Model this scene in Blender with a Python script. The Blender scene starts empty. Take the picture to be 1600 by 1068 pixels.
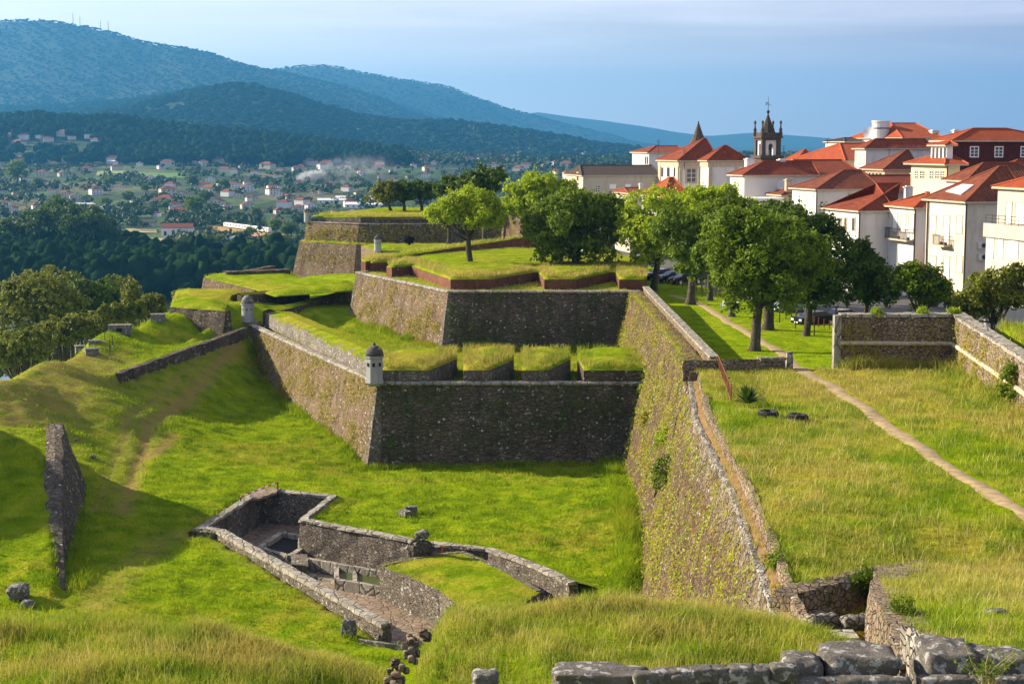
import bpy, math, random
import numpy as np
from mathutils import Vector

C = bpy.context.scene.collection
F = 2500.0; PIT = math.atan(309/2500); CAMZ = 30.0
SP, CP = math.sin(PIT), math.cos(PIT)

# ------------------------------------------------------------------ camera, sky, sun
sc = bpy.context.scene
cam = bpy.data.cameras.new('camera'); cam.sensor_width = 36; cam.lens = F/1600*36
cam.clip_start = .5; cam.clip_end = 60000
co = bpy.data.objects.new('camera', cam); C.objects.link(co)
co.location = (0, 0, CAMZ); co.rotation_euler = (math.pi/2-PIT, 0, 0); sc.camera = co
SUN_EL = math.radians(23); SUN_AZ = math.radians(22)          # azimuth: beyond the left-hand side
sdir = Vector((-math.cos(SUN_EL)*math.cos(SUN_AZ), math.cos(SUN_EL)*math.sin(SUN_AZ), math.sin(SUN_EL)))
sl = bpy.data.lights.new('sun', 'SUN'); sl.energy = 5.0; sl.angle = math.radians(.6); sl.color = (1, .84, .60)
so = bpy.data.objects.new('sun', sl); C.objects.link(so)
so.rotation_euler = (-sdir).to_track_quat('-Z', 'Y').to_euler()
world = bpy.data.worlds.new('World'); sc.world = world; world.use_nodes = True
wn = world.node_tree; wn.nodes.clear()
def N(nt, typ, **kw):
    n = nt.nodes.new(typ)
    for k, v in kw.items(): setattr(n, k, v)
    return n
wo = N(wn, 'ShaderNodeOutputWorld'); wb = N(wn, 'ShaderNodeBackground'); wb.inputs['Strength'].default_value = .05
sky = N(wn, 'ShaderNodeTexSky', sky_type='NISHITA'); sky.sun_disc = False
sky.sun_elevation = SUN_EL; sky.sun_rotation = math.atan2(sdir.x, sdir.y)
sky.air_density = 1.0; sky.dust_density = .0; sky.ozone_density = 6.0
# thin cirrus: streaky noise on the direction of the sky
tc = N(wn, 'ShaderNodeTexCoord'); sep = N(wn, 'ShaderNodeSeparateXYZ'); wn.links.new(tc.outputs['Generated'], sep.inputs[0])
mp = N(wn, 'ShaderNodeMapping'); mp.inputs['Rotation'].default_value = (0, math.radians(6), 0); mp.inputs['Scale'].default_value = (1.6, 1.6, 22)
wn.links.new(tc.outputs['Generated'], mp.inputs['Vector'])
cn = N(wn, 'ShaderNodeTexNoise'); cn.inputs['Scale'].default_value = 2.3; cn.inputs['Detail'].default_value = 7; cn.inputs['Distortion'].default_value = .5
wn.links.new(mp.outputs[0], cn.inputs['Vector'])
cr = N(wn, 'ShaderNodeMapRange'); cr.inputs['From Min'].default_value = .36; cr.inputs['From Max'].default_value = .72
wn.links.new(cn.outputs['Fac'], cr.inputs['Value'])
el = N(wn, 'ShaderNodeMapRange'); el.inputs['From Min'].default_value = .045; el.inputs['From Max'].default_value = .075
wn.links.new(sep.outputs['Z'], el.inputs['Value'])
mu = N(wn, 'ShaderNodeMath', operation='MULTIPLY'); wn.links.new(cr.outputs[0], mu.inputs[0]); wn.links.new(el.outputs[0], mu.inputs[1])
mu2 = N(wn, 'ShaderNodeMath', operation='MULTIPLY'); wn.links.new(mu.outputs[0], mu2.inputs[0]); mu2.inputs[1].default_value = .8
mx = N(wn, 'ShaderNodeMix', data_type='RGBA'); wn.links.new(mu2.outputs[0], mx.inputs['Factor'])
hzm = N(wn, 'ShaderNodeMix', data_type='RGBA'); az = N(wn, 'ShaderNodeMapRange'); az.inputs['From Min'].default_value = .34; az.inputs['From Max'].default_value = -.36
wn.links.new(sep.outputs['X'], az.inputs['Value']); wn.links.new(az.outputs[0], hzm.inputs['Factor']); hzm.inputs['A'].default_value = (4.4, 3.5, 4.4, 1); hzm.inputs['B'].default_value = (12.0, 11.6, 10.6, 1)
hz2 = N(wn, 'ShaderNodeMix', data_type='RGBA'); zr = N(wn, 'ShaderNodeMapRange'); zr.inputs['From Min'].default_value = .09; zr.inputs['From Max'].default_value = .24; zr.inputs['To Min'].default_value = .8; zr.inputs['To Max'].default_value = .08; wn.links.new(sep.outputs['Z'], zr.inputs['Value']); wn.links.new(zr.outputs[0], hz2.inputs['Factor'])
wn.links.new(sky.outputs[0], hz2.inputs['A']); wn.links.new(hzm.outputs['Result'], hz2.inputs['B']); wn.links.new(hz2.outputs['Result'], mx.inputs['A']); mx.inputs['B'].default_value = (10.6, 9.8, 10.2, 1)
wn.links.new(mx.outputs['Result'], wb.inputs['Color']); wn.links.new(wb.outputs[0], wo.inputs[0])
sc.view_settings.view_transform = 'Standard'; sc.view_settings.look = 'None'; sc.view_settings.gamma = 1
sc.view_settings.exposure = 1.46
sc.cycles.max_bounces = 6; sc.cycles.diffuse_bounces = 2; sc.cycles.glossy_bounces = 2; sc.cycles.transmission_bounces = 3
sc.cycles.volume_bounces = 0; sc.cycles.use_denoising = True

# ------------------------------------------------------------------ photograph pixel -> place
def ray(px, py):
    u = (px-800)/F; v = (534-py)/F
    return np.array([u, CP+v*SP, -SP+v*CP])
O = np.array([0, 0, CAMZ])
def PZ(px, py, z):
    d = ray(px, py); return O+d*((z-CAMZ)/d[2])
def PD(px, py, D):
    d = ray(px, py); return O+d*(D/d[1])

# ------------------------------------------------------------------ mesh helpers
def nmesh(name, V, Fc, mats, mi=None, parent=None, smooth=False, uv=None):
    """V (n,3), Fc: (m,k) array or list of tuples"""
    me = bpy.data.meshes.new(name)
    V = np.asarray(V, dtype=np.float32)
    if isinstance(Fc, np.ndarray):
        m, k = Fc.shape
        me.vertices.add(len(V)); me.vertices.foreach_set('co', V.ravel())
        me.loops.add(m*k); me.loops.foreach_set('vertex_index', Fc.astype(np.int32).ravel())
        me.polygons.add(m); me.polygons.foreach_set('loop_start', np.arange(0, m*k, k, dtype=np.int32))
        me.update(calc_edges=True)
    else:
        me.from_pydata([tuple(map(float, v)) for v in V], [], Fc)
    for mt in (mats if isinstance(mats, (list, tuple)) else [mats]): me.materials.append(mt)
    if mi is not None: me.polygons.foreach_set('material_index', np.asarray(mi, dtype=np.int32))
    if smooth: me.polygons.foreach_set('use_smooth', np.ones(len(me.polygons), dtype=bool))
    if uv is not None:
        l = me.uv_layers.new(name='uv'); l.data.foreach_set('uv', np.asarray(uv, dtype=np.float32).ravel())
    me.update()
    o = bpy.data.objects.new(name, me); C.objects.link(o)
    if parent is not None: o.parent = parent
    return o
class MB:
    def __init__(s): s.V = []; s.F = []; s.M = []; s.UV = []
    def add(s, V, Fc, m=0, uv=None):
        b = len(s.V); s.V += [tuple(map(float, v)) for v in V]
        for i, f in enumerate(Fc):
            s.F.append(tuple(b+j for j in f)); s.M.append(m)
            s.UV += list(uv[i]) if uv else [(0, 0)]*len(f)
    def hexa(s, b, t, m=0):
        """bottom loop b and top loop t, same count, counter-clockwise from above"""
        n = len(b)
        s.add(list(b)+list(t), [tuple(range(n-1, -1, -1)), tuple(range(n, 2*n))]+[(i, (i+1) % n, n+(i+1) % n, n+i) for i in range(n)], m)
    def box(s, c, a, b, h, la, lb, m=0):
        """c = centre of base, a/b unit plan vectors, h height, la/lb full lengths"""
        c = np.array(c, float); a = np.array(a, float); b = np.array(b, float)
        P = [c-a*la/2-b*lb/2, c+a*la/2-b*lb/2, c+a*la/2+b*lb/2, c-a*la/2+b*lb/2]
        s.hexa(P, [p+np.array([0, 0, h]) for p in P], m)
    def abox(s, x0, x1, y0, y1, z0, z1, m=0):
        s.hexa([(x0, y0, z0), (x1, y0, z0), (x1, y1, z0), (x0, y1, z0)], [(x0, y0, z1), (x1, y0, z1), (x1, y1, z1), (x0, y1, z1)], m)
    def tube(s, pts, rad, n=8, m=0, caps=True):
        pts = [np.array(p, float) for p in pts]; rings = []
        for i, p in enumerate(pts):
            t = pts[min(i+1, len(pts)-1)]-pts[max(i-1, 0)]; t = t/(np.linalg.norm(t)+1e-9)
            u = np.cross(t, [0, 0, 1]) if abs(t[2]) < .9 else np.cross(t, [1, 0, 0]); u = u/np.linalg.norm(u); w = np.cross(u, t)
            rings.append([p+rad[i]*(math.cos(2*math.pi*k/n)*u+math.sin(2*math.pi*k/n)*w) for k in range(n)])
        V = [v for r in rings for v in r]; Fc = []
        for i in range(len(pts)-1):
            for k in range(n):
                a = i*n+k; b = i*n+(k+1) % n; Fc.append((a, a+n, b+n, b))
        if caps: Fc += [tuple(range(n)), tuple(range(len(V)-1, len(V)-n-1, -1))]
        s.add(V, Fc, m)
    def lathe(s, c, prof, n=16, m=0, a0=0, sx=1, sy=1):
        """prof: list of (r,z)"""
        c = np.array(c, float); V = []; Fc = []
        for r, z in prof:
            for k in range(n):
                a = a0+2*math.pi*k/n; V.append(c+np.array([r*math.cos(a)*sx, r*math.sin(a)*sy, z]))
        for i in range(len(prof)-1):
            for k in range(n):
                p = i*n+k; q = i*n+(k+1) % n; Fc.append((p, q, q+n, p+n))
        Fc += [tuple(range(n-1, -1, -1)), tuple(range(len(V)-n, len(V)))]
        s.add(V, Fc, m)
    def build(s, name, mats, parent=None, smooth=False):
        return nmesh(name, s.V, s.F, mats, s.M, parent, smooth, s.UV)
def tag(o, label=None, cat=None, group=None, kind=None):
    if label: o['label'] = label
    if cat: o['category'] = cat
    if group: o['group'] = group
    if kind: o['kind'] = kind
    return o
def empty(name, loc=(0, 0, 0)):
    o = bpy.data.objects.new(name, None); C.objects.link(o); o.location = tuple(map(float, loc)); return o
def thing(name, label, cat, group=None, loc=(0, 0, 0)):
    return tag(empty(name, loc), label, cat, group)
def kids(o): return [c for c in bpy.data.objects if c.parent == o]
def copy_tree(o, parent=None, cache={}):
    c = o.copy(); C.objects.link(c)
    if parent is not None: c.parent = parent
    for ch in kids(o): copy_tree(ch, c)
    return c

# ------------------------------------------------------------------ noise in python (value noise)
rng = np.random.default_rng(7); R = random.Random(11)
_lat = rng.random((256, 256))
def vn(x, y):
    x = np.asarray(x, float); y = np.asarray(y, float)
    xi = np.floor(x).astype(int); yi = np.floor(y).astype(int); fx = x-xi; fy = y-yi
    fx = fx*fx*(3-2*fx); fy = fy*fy*(3-2*fy)
    g = lambda i, j: _lat[i % 256, j % 256]
    return (g(xi, yi)*(1-fx)*(1-fy)+g(xi+1, yi)*fx*(1-fy)+g(xi, yi+1)*(1-fx)*fy+g(xi+1, yi+1)*fx*fy)*2-1
def fbm(x, y, o=4):
    s = 0; a = 1
    for i in range(o): s = s+a*vn(x*2**i+17*i, y*2**i+31*i); a *= .5
    return s
def sstep(a, b, x):
    t = np.clip((np.asarray(x, float)-a)/(b-a), 0, 1); return t*t*(3-2*t)

# ------------------------------------------------------------------ materials
def mat(name):
    m = bpy.data.materials.new(name); m.use_nodes = True; nt = m.node_tree
    b = nt.nodes['Principled BSDF']; b.inputs['Roughness'].default_value = .85
    b.inputs['Specular IOR Level'].default_value = .2
    return m, nt, b
def pos(nt):
    return N(nt, 'ShaderNodeNewGeometry').outputs['Position']
def noise(nt, vec, scale, detail=4, rough=.55, dist=0):
    n = N(nt, 'ShaderNodeTexNoise'); n.inputs['Scale'].default_value = scale; n.inputs['Detail'].default_value = detail
    n.inputs['Roughness'].default_value = rough; n.inputs['Distortion'].default_value = dist
    if vec is not None: nt.links.new(vec, n.inputs['Vector'])
    return n.outputs['Fac']
def ramp(nt, fac, stops, interp='LINEAR'):
    r = N(nt, 'ShaderNodeValToRGB'); r.color_ramp.interpolation = interp
    e = r.color_ramp.elements
    while len(e) < len(stops): e.new(.5)
    for i, (p, c) in enumerate(stops): e[i].position = p; e[i].color = (*c, 1) if len(c) == 3 else c
    nt.links.new(fac, r.inputs[0]); return r.outputs['Color']
def mixc(nt, fac, a, b, blend='MIX'):
    m = N(nt, 'ShaderNodeMix', data_type='RGBA', blend_type=blend)
    for v, k in ((fac, 'Factor'), (a, 'A'), (b, 'B')):
        if isinstance(v, (int, float)): m.inputs[k].default_value = v
        elif isinstance(v, tuple): m.inputs[k].default_value = (*v, 1) if len(v) == 3 else v
        else: nt.links.new(v, m.inputs[k])
    return m.outputs['Result']
def rng_(nt, v, a, b, c=0, d=1):
    m = N(nt, 'ShaderNodeMapRange'); nt.links.new(v, m.inputs['Value'])
    for k, x in (('From Min', a), ('From Max', b), ('To Min', c), ('To Max', d)): m.inputs[k].default_value = x
    return m.outputs[0]
def math_(nt, op, a, b=0.):
    m = N(nt, 'ShaderNodeMath', operation=op)
    for i, v in enumerate((a, b)):
        if isinstance(v, (int, float)): m.inputs[i].default_value = v
        else: nt.links.new(v, m.inputs[i])
    return m.outputs[0]
def bump(nt, b, h, strength, dist):
    n = N(nt, 'ShaderNodeBump'); n.inputs['Strength'].default_value = strength; n.inputs['Distance'].default_value = dist
    nt.links.new(h, n.inputs['Height']); nt.links.new(n.outputs[0], b.inputs['Normal'])
def scaled(nt, vec, s, rot=(0, 0, 0)):
    m = N(nt, 'ShaderNodeMapping'); m.inputs['Scale'].default_value = s; m.inputs['Rotation'].default_value = rot
    nt.links.new(vec, m.inputs['Vector']); return m.outputs[0]

def grass_color(nt, P, dry=.5, green=(.115, .21, .003), fresh=(.25, .345, .005), dryc=(.36, .29, .045)):
    a = noise(nt, P, .07, 3); b = noise(nt, P, .6, 4); c = noise(nt, P, 4., 5, .7)
    col = mixc(nt, rng_(nt, b, .35, .65), green, fresh)
    d = math_(nt, 'ADD', math_(nt, 'MULTIPLY', a, .6), math_(nt, 'MULTIPLY', b, .4))
    col = mixc(nt, rng_(nt, d, 1-dry-.05, 1-dry+.12, 0, .8), col, dryc)
    col = mixc(nt, rng_(nt, c, .3, .7, .55, 0), col, mixc(nt, .5, col, (.03, .07, .004)))
    e = noise(nt, P, 23., 2, .6); col = mixc(nt, rng_(nt, e, .5, .75, 0, .5), col, dryc); col = mixc(nt, rng_(nt, noise(nt, P, 1.3, 3), .6, .72, 0, .45), col, (.05, .12, .012))
    return col, c
def grass_mat(name, dry=.5, rut=False, bumpd=.25, **kw):
    m, nt, b = mat(name); P = pos(nt)
    col, c = grass_color(nt, P, dry, **kw)
    if rut:
        at = N(nt, 'ShaderNodeAttribute', attribute_name='wear'); f = math_(nt, 'MULTIPLY', at.outputs['Fac'], rng_(nt, noise(nt, P, 1.1, 6, .7), .3, .6)); col = mixc(nt, f, col, (.30, .19, .085))
    nt.links.new(col, b.inputs['Base Color']); b.inputs['Roughness'].default_value = .95; b.inputs['Specular IOR Level'].default_value = 0
    n2 = math_(nt, 'ADD', noise(nt, P, 2.9, 6, .72), math_(nt, 'MULTIPLY', noise(nt, P, .9, 3), .9))
    bump(nt, b, n2, 1.0, bumpd)
    return m
def blade_mat(name, dry=.5, tr=.35, bright=1., **kw):
    m, nt, b = mat(name); P = pos(nt)
    if 'green' not in kw: kw['green'] = (.15*bright, .27*bright, .004*bright)
    if 'fresh' not in kw: kw['fresh'] = (.35*bright, .46*bright, .007*bright)
    col, c = grass_color(nt, P, dry, **kw)
    nt.links.new(col, b.inputs['Base Color']); b.inputs['Specular IOR Level'].default_value = .05
    t = N(nt, 'ShaderNodeBsdfTranslucent'); nt.links.new(col, t.inputs['Color'])
    ms = N(nt, 'ShaderNodeMixShader'); ms.inputs[0].default_value = tr
    nt.links.new(b.outputs[0], ms.inputs[1]); nt.links.new(t.outputs[0], ms.inputs[2])
    nt.links.new(ms.outputs[0], nt.nodes['Material Output'].inputs['Surface']); return m
def leaf_mat(name, ca, cb, tr=.4, scale=.9):
    m, nt, b = mat(name); P = pos(nt)
    a = noise(nt, P, scale, 3); c = noise(nt, P, 6., 2)
    col = mixc(nt, rng_(nt, a, .35, .65), ca, cb); col = mixc(nt, rng_(nt, c, .3, .7, 0, .35), col, tuple(x*1.5 for x in cb))
    nt.links.new(col, b.inputs['Base Color']); b.inputs['Roughness'].default_value = .6; b.inputs['Specular IOR Level'].default_value = .15
    t = N(nt, 'ShaderNodeBsdfTranslucent'); nt.links.new(col, t.inputs['Color'])
    ms = N(nt, 'ShaderNodeMixShader'); ms.inputs[0].default_value = tr
    nt.links.new(b.outputs[0], ms.inputs[1]); nt.links.new(t.outputs[0], ms.inputs[2])
    nt.links.new(ms.outputs[0], nt.nodes['Material Output'].inputs['Surface']); return m
def stone_mat(name, base, vary, mortar=(.05, .045, .035), scale=2.2, lichen=.5, moss=.5, mossc=(.14, .15, .02), lich=(.50, .50, .48), bd=.10, flat=1.4, topw=None):
    m, nt, b = mat(name); P = pos(nt)
    wv = N(nt, 'ShaderNodeTexNoise'); wv.inputs['Scale'].default_value = 1.6; nt.links.new(P, wv.inputs['Vector'])
    ad = N(nt, 'ShaderNodeVectorMath', operation='MULTIPLY_ADD'); nt.links.new(wv.outputs['Color'], ad.inputs[0]); ad.inputs[1].default_value = (.25, .25, .25); nt.links.new(P, ad.inputs[2])
    S = scaled(nt, ad.outputs[0], (1, 1, flat))
    v = N(nt, 'ShaderNodeTexVoronoi'); v.inputs['Scale'].default_value = scale; nt.links.new(S, v.inputs['Vector'])
    e = N(nt, 'ShaderNodeTexVoronoi', feature='DISTANCE_TO_EDGE'); e.inputs['Scale'].default_value = scale; nt.links.new(S, e.inputs['Vector'])
    sx = N(nt, 'ShaderNodeSeparateColor'); nt.links.new(v.outputs['Color'], sx.inputs[0])
    col = mixc(nt, sx.outputs[0], base, vary)
    big = noise(nt, P, .35, 4); fine = noise(nt, P, 7., 5, .7)
    col = mixc(nt, rng_(nt, big, .35, .65, 0, .45), col, tuple(x*.45 for x in base))
    L = math_(nt, 'MULTIPLY', rng_(nt, noise(nt, P, 1.7, 5, .7), .62-.1*lichen, .68-.1*lichen), rng_(nt, sx.outputs[1], .45, .6))
    col = mixc(nt, math_(nt, 'MULTIPLY', L, min(1., .9*lichen*1.3)), col, lich)
    if topw:
        sz = N(nt, 'ShaderNodeSeparateXYZ'); nt.links.new(P, sz.inputs[0]); tw_ = math_(nt, 'MULTIPLY', rng_(nt, sz.outputs[2], *topw), rng_(nt, sz.outputs[1], 116, 108))
        col = mixc(nt, math_(nt, 'MULTIPLY', tw_, rng_(nt, noise(nt, scaled(nt, P, (1, 1, .35)), 2.4, 4, .7), .45, .58)), col, (.42, .39, .34))
    M = rng_(nt, noise(nt, P, .8, 6, .7), .66-.18*moss, .74-.18*moss)
    col = mixc(nt, math_(nt, 'MULTIPLY', M, .85), col, mixc(nt, fine, mossc, tuple(x*1.6 for x in mossc)))
    col = mixc(nt, rng_(nt, fine, .3, .75, .5, 0), col, tuple(x*.35 for x in base))
    stn = noise(nt, scaled(nt, P, (1, 1, .16)), .8, 5, .65); col = mixc(nt, rng_(nt, stn, .48, .68, 0, .6), col, tuple(x*.28 for x in base))
    sv = N(nt, 'ShaderNodeTexVoronoi'); sv.inputs['Scale'].default_value = 2.6; nt.links.new(P, sv.inputs['Vector']); sk = N(nt, 'ShaderNodeSeparateColor'); nt.links.new(sv.outputs['Color'], sk.inputs[0])
    spk = math_(nt, 'MULTIPLY', rng_(nt, sv.outputs['Distance'], .30, .18), rng_(nt, sk.outputs[0], 1-.28*lichen, 1-.27*lichen)); col = mixc(nt, math_(nt, 'MULTIPLY', spk, .8), col, tuple(x*1.15 for x in lich))
    col = mixc(nt, rng_(nt, e.outputs['Distance'], .012, .05, .85, 0), col, mortar)
    nt.links.new(col, b.inputs['Base Color']); b.inputs['Roughness'].default_value = .95
    h = math_(nt, 'ADD', rng_(nt, e.outputs['Distance'], 0, .09), math_(nt, 'MULTIPLY', fine, .8))
    h = math_(nt, 'ADD', h, math_(nt, 'MULTIPLY', sx.outputs[2], .7))
    bump(nt, b, h, 1.0, bd); return m
def plain(name, c, rough=.8, metal=0, var=.12, scale=3.):
    m, nt, b = mat(name); P = pos(nt)
    n = noise(nt, P, scale, 4); col = mixc(nt, rng_(nt, n, .3, .7, 0, 1), tuple(x*(1-var) for x in c), tuple(min(1, x*(1+var)) for x in c))
    nt.links.new(col, b.inputs['Base Color']); b.inputs['Roughness'].default_value = rough; b.inputs['Metallic'].default_value = metal
    return m
def plaster(name, c, dirt=.35):
    m, nt, b = mat(name); P = pos(nt)
    n = noise(nt, scaled(nt, P, (1, 1, .25)), .9, 6, .65); g = noise(nt, P, .25, 3)
    col = mixc(nt, rng_(nt, n, .5, .8, 0, dirt), c, tuple(x*.55 for x in c))
    col = mixc(nt, rng_(nt, g, .4, .7, 0, .25), col, tuple(x*y for x, y in zip(c, (.82, .8, .75))))
    nt.links.new(col, b.inputs['Base Color']); bump(nt, b, n, .3, .02); return m
def tile_mat(name, a, c, moss=(.10, .07, .04)):
    """clay tiles; uv: u metres along the eave, v metres up the slope"""
    m, nt, b = mat(name); P = pos(nt); uv = N(nt, 'ShaderNodeUVMap').outputs[0]
    sp = N(nt, 'ShaderNodeSeparateXYZ'); nt.links.new(uv, sp.inputs[0])
    u = math_(nt, 'SINE', math_(nt, 'MULTIPLY', sp.outputs[0], 2*math.pi/.34)); vv = math_(nt, 'FRACT', math_(nt, 'MULTIPLY', sp.outputs[1], 1/.42))
    cell = N(nt, 'ShaderNodeTexWhiteNoise', noise_dimensions='2D')
    fl = N(nt, 'ShaderNodeVectorMath', operation='FLOOR'); nt.links.new(scaled(nt, uv, (1/.34, 1/.42, 1)), fl.inputs[0]); nt.links.new(fl.outputs[0], cell.inputs['Vector'])
    col = mixc(nt, cell.outputs['Value'], a, c)
    n = noise(nt, P, .5, 5, .65); col = mixc(nt, rng_(nt, n, .45, .75, 0, .75), col, moss)
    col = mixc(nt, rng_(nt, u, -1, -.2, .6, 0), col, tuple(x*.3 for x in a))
    nt.links.new(col, b.inputs['Base Color'])
    h = math_(nt, 'ADD', u, math_(nt, 'MULTIPLY', vv, -.8)); bump(nt, b, h, .8, .05); return m
def glass_mat(name, c=(.03, .035, .045), rough=.12):
    m, nt, b = mat(name); b.inputs['Base Color'].default_value = (*c, 1); b.inputs['Roughness'].default_value = rough; b.inputs['Specular IOR Level'].default_value = .6; return m

M = {}
M['lawn'] = grass_mat('lawn_grass', .44, rut=True)
M['rough'] = grass_mat('rough_grass', .50)
M['park'] = grass_mat('mown_park_grass', .36, bumpd=.08)
M['meadow'] = grass_mat('meadow_grass', .53)
M['bl_lawn'] = blade_mat('short_grass_blades', .42)
M['bl_tall'] = blade_mat('tall_grass_blades', .54, dryc=(.50, .40, .12))
M['bl_top'] = blade_mat('rampart_grass_blades', .56, dryc=(.45, .36, .10))
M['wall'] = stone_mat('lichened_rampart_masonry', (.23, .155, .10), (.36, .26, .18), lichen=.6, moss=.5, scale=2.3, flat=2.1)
M['wall_shade'] = stone_mat('shade_toned_rampart_masonry', (.13, .10, .075), (.21, .17, .13), lichen=.6, moss=.3, mossc=(.05, .07, .015), scale=1.7, flat=2.2)  # rampart stone with shade painted in as a darker tone, for shaded fronts
M['curtain'] = stone_mat('weedy_curtain_masonry', (.125, .078, .046), (.21, .138, .082), lichen=.5, moss=.75, mossc=(.20, .17, .025), scale=2.8, topw=(11.0, 13.3))
M['coping'] = stone_mat('pale_coping_stone', (.34, .31, .26), (.44, .41, .36), scale=1.1, lichen=.8, moss=.35, flat=.6, bd=.04)
M['white_stone'] = stone_mat('white_stained_stone', (.26, .23, .20), (.42, .39, .35), scale=2.6, lichen=.9, moss=.6)
M['brick'] = stone_mat('red_brick_parapet', (.20, .070, .050), (.27, .11, .075), scale=5, lichen=.25, moss=.5, flat=2.2, bd=.03, mortar=(.14, .08, .06))
M['rubble'] = stone_mat('rubble_masonry', (.30, .22, .15), (.42, .33, .24), scale=3.2, lichen=.6, moss=.5, bd=.16)
M['pit'] = stone_mat('grey_pit_masonry', (.19, .16, .13), (.31, .27, .23), scale=3.3, lichen=.8, moss=.25, flat=1.7)
M['pave'] = stone_mat('worn_paving_slabs', (.30, .22, .16), (.36, .28, .21), scale=1.6, lichen=.2, moss=.25, flat=1, bd=.03, mossc=(.30, .15, .05))
def boulder_mat(name, a, c, lich):
    m, nt, b = mat(name); P = pos(nt); n1 = noise(nt, P, 2.2, 6, .7); n2 = noise(nt, P, 14., 6, .75); n3 = noise(nt, P, 4.5, 5, .6)
    col = mixc(nt, rng_(nt, n1, .35, .65), a, c); col = mixc(nt, rng_(nt, n2, .35, .7, .6, 0), col, tuple(x*.3 for x in a))
    col = mixc(nt, rng_(nt, n3, .55, .60, 0, .85), col, mixc(nt, n2, tuple(x*.75 for x in lich), lich)); col = mixc(nt, rng_(nt, noise(nt, P, 3.3, 4), .64, .70, 0, .7), col, (.16, .13, .03))
    nt.links.new(col, b.inputs['Base Color']); b.inputs['Roughness'].default_value = .95; bump(nt, b, math_(nt, 'ADD', n2, math_(nt, 'MULTIPLY', n3, 1.5)), 1., .07); return m
M['block'] = boulder_mat('lichened_granite_block', (.13, .12, .11), (.22, .205, .19), (.46, .47, .47))
M['sentry'] = plaster('weathered_white_limewash', (.31, .32, .34), 1.0)
M['sentry_dark'] = stone_mat('dark_domed_cap', (.10, .095, .09), (.16, .15, .15), scale=3, lichen=.7, moss=.1, bd=.02)
M['hole'] = plain('dark_opening', (.01, .01, .01))
M['path'] = plain('trodden_sand_path', (.31, .235, .13), .95, var=.3, scale=2.)
M['asphalt'] = plain('grey_asphalt', (.075, .075, .08), .9, var=.2, scale=.6)
M['bark'] = stone_mat('furrowed_bark', (.10, .085, .06), (.16, .13, .10), scale=9, lichen=.3, moss=.3, flat=.25, bd=.04, mortar=(.03, .025, .02))
M['leaf_a'] = leaf_mat('bright_lime_leaves', (.17, .25, .008), (.33, .42, .014))
M['leaf_b'] = leaf_mat('mid_green_leaves', (.055, .10, .005), (.15, .22, .010))
M['leaf_c'] = leaf_mat('dark_green_leaves', (.030, .060, .008), (.085, .14, .014), .35)
M['leaf_d'] = leaf_mat('olive_leaves', (.07, .09, .010), (.18, .20, .022), .35)
M['leaf_y'] = leaf_mat('yellowish_weed_leaves', (.18, .19, .02), (.34, .28, .04), .4)
M['water'] = glass_mat('river_water', (.02, .05, .09), .08)
M['rust'] = plain('rusty_iron', (.16, .055, .03), .8)
M['iron'] = plain('dark_iron', (.03, .03, .032), .5)
M['tyre'] = plain('black_rubber_tyre', (.022, .022, .024), .75)
M['dirt'] = plain('dry_reddish_soil', (.24, .15, .065), .95, var=.3, scale=1.5)
M['forest'] = leaf_mat('far_forest_foliage', (.014, .034, .009), (.036, .066, .012), .15, .012)
M['forest_dk'] = leaf_mat('riverside_forest_foliage', (.008, .018, .006), (.015, .029, .007), .04, .05)
M['forest_far'] = plain('distant_forest', (.012, .026, .009), .95, var=.35, scale=.012); M['forest_far'].node_tree.nodes['Principled BSDF'].inputs['Specular IOR Level'].default_value = 0
M['forest_rb'] = plain('river_wood', (.011, .026, .008), .95, var=.45, scale=.06); M['forest_rb'].node_tree.nodes['Principled BSDF'].inputs['Specular IOR Level'].default_value = 0

# ================================================================== NEAR GROUND
def inpoly(x, y, poly):
    x = np.asarray(x, float); y = np.asarray(y, float); r = np.zeros(x.shape, bool); n = len(poly)
    for i in range(n):
        x1, y1 = poly[i][:2]; x2, y2 = poly[(i+1) % n][:2]
        c = ((y1 > y) != (y2 > y)) & (x < (x2-x1)*(y-y1)/((y2-y1) or 1e-9)+x1); r ^= c
    return r
def segd(x, y, pts):
    """distance to a polyline"""
    d = np.full(np.shape(x), 1e9)
    for (x1, y1), (x2, y2) in zip([p[:2] for p in pts[:-1]], [p[:2] for p in pts[1:]]):
        L = (x2-x1)**2+(y2-y1)**2; t = np.clip(((x-x1)*(x2-x1)+(y-y1)*(y2-y1))/L, 0, 1)
        d = np.minimum(d, np.hypot(x-x1-t*(x2-x1), y-y1-t*(y2-y1)))
    return d
CP_ = [(562,725,1.8),(700,728,2),(970,715,2.2),(1000,850,2),(800,800,2),(600,780,2.2),(700,850,2.2),(880,900,2.2),(1010,900,2),
 (380,590,2.8),(450,650,2.2),(500,690,2),(300,640,3.2),(330,700,2.8),(250,720,3),(200,780,3),(400,740,2.6),(300,830,2.6),(150,850,2.8),
 (200,950,2.6),(400,900,2.4),(350,1000,2.4),(550,960,2.2),(210,610,5.6),(300,575,5.4),(360,560,4.6),(240,640,4.6),(330,600,4.2),
 (200,578,7.4),(290,543,7.9),(0,600,8.5),(60,560,9.3),(130,515,10),(170,502,10.1),(240,497,9.6),(200,530,8.7),(150,560,8.2),
 (100,600,7.6),(50,640,6.9),(0,680,6),(100,650,5.6),(60,700,5),(150,620,6.8),(150,680,4.4),(255,530,7.6),(300,527,7.6),(340,503,8.8),(378,490,9.6),
 (500,450,7),(440,470,7.6),(310,466,7.8)]
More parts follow.
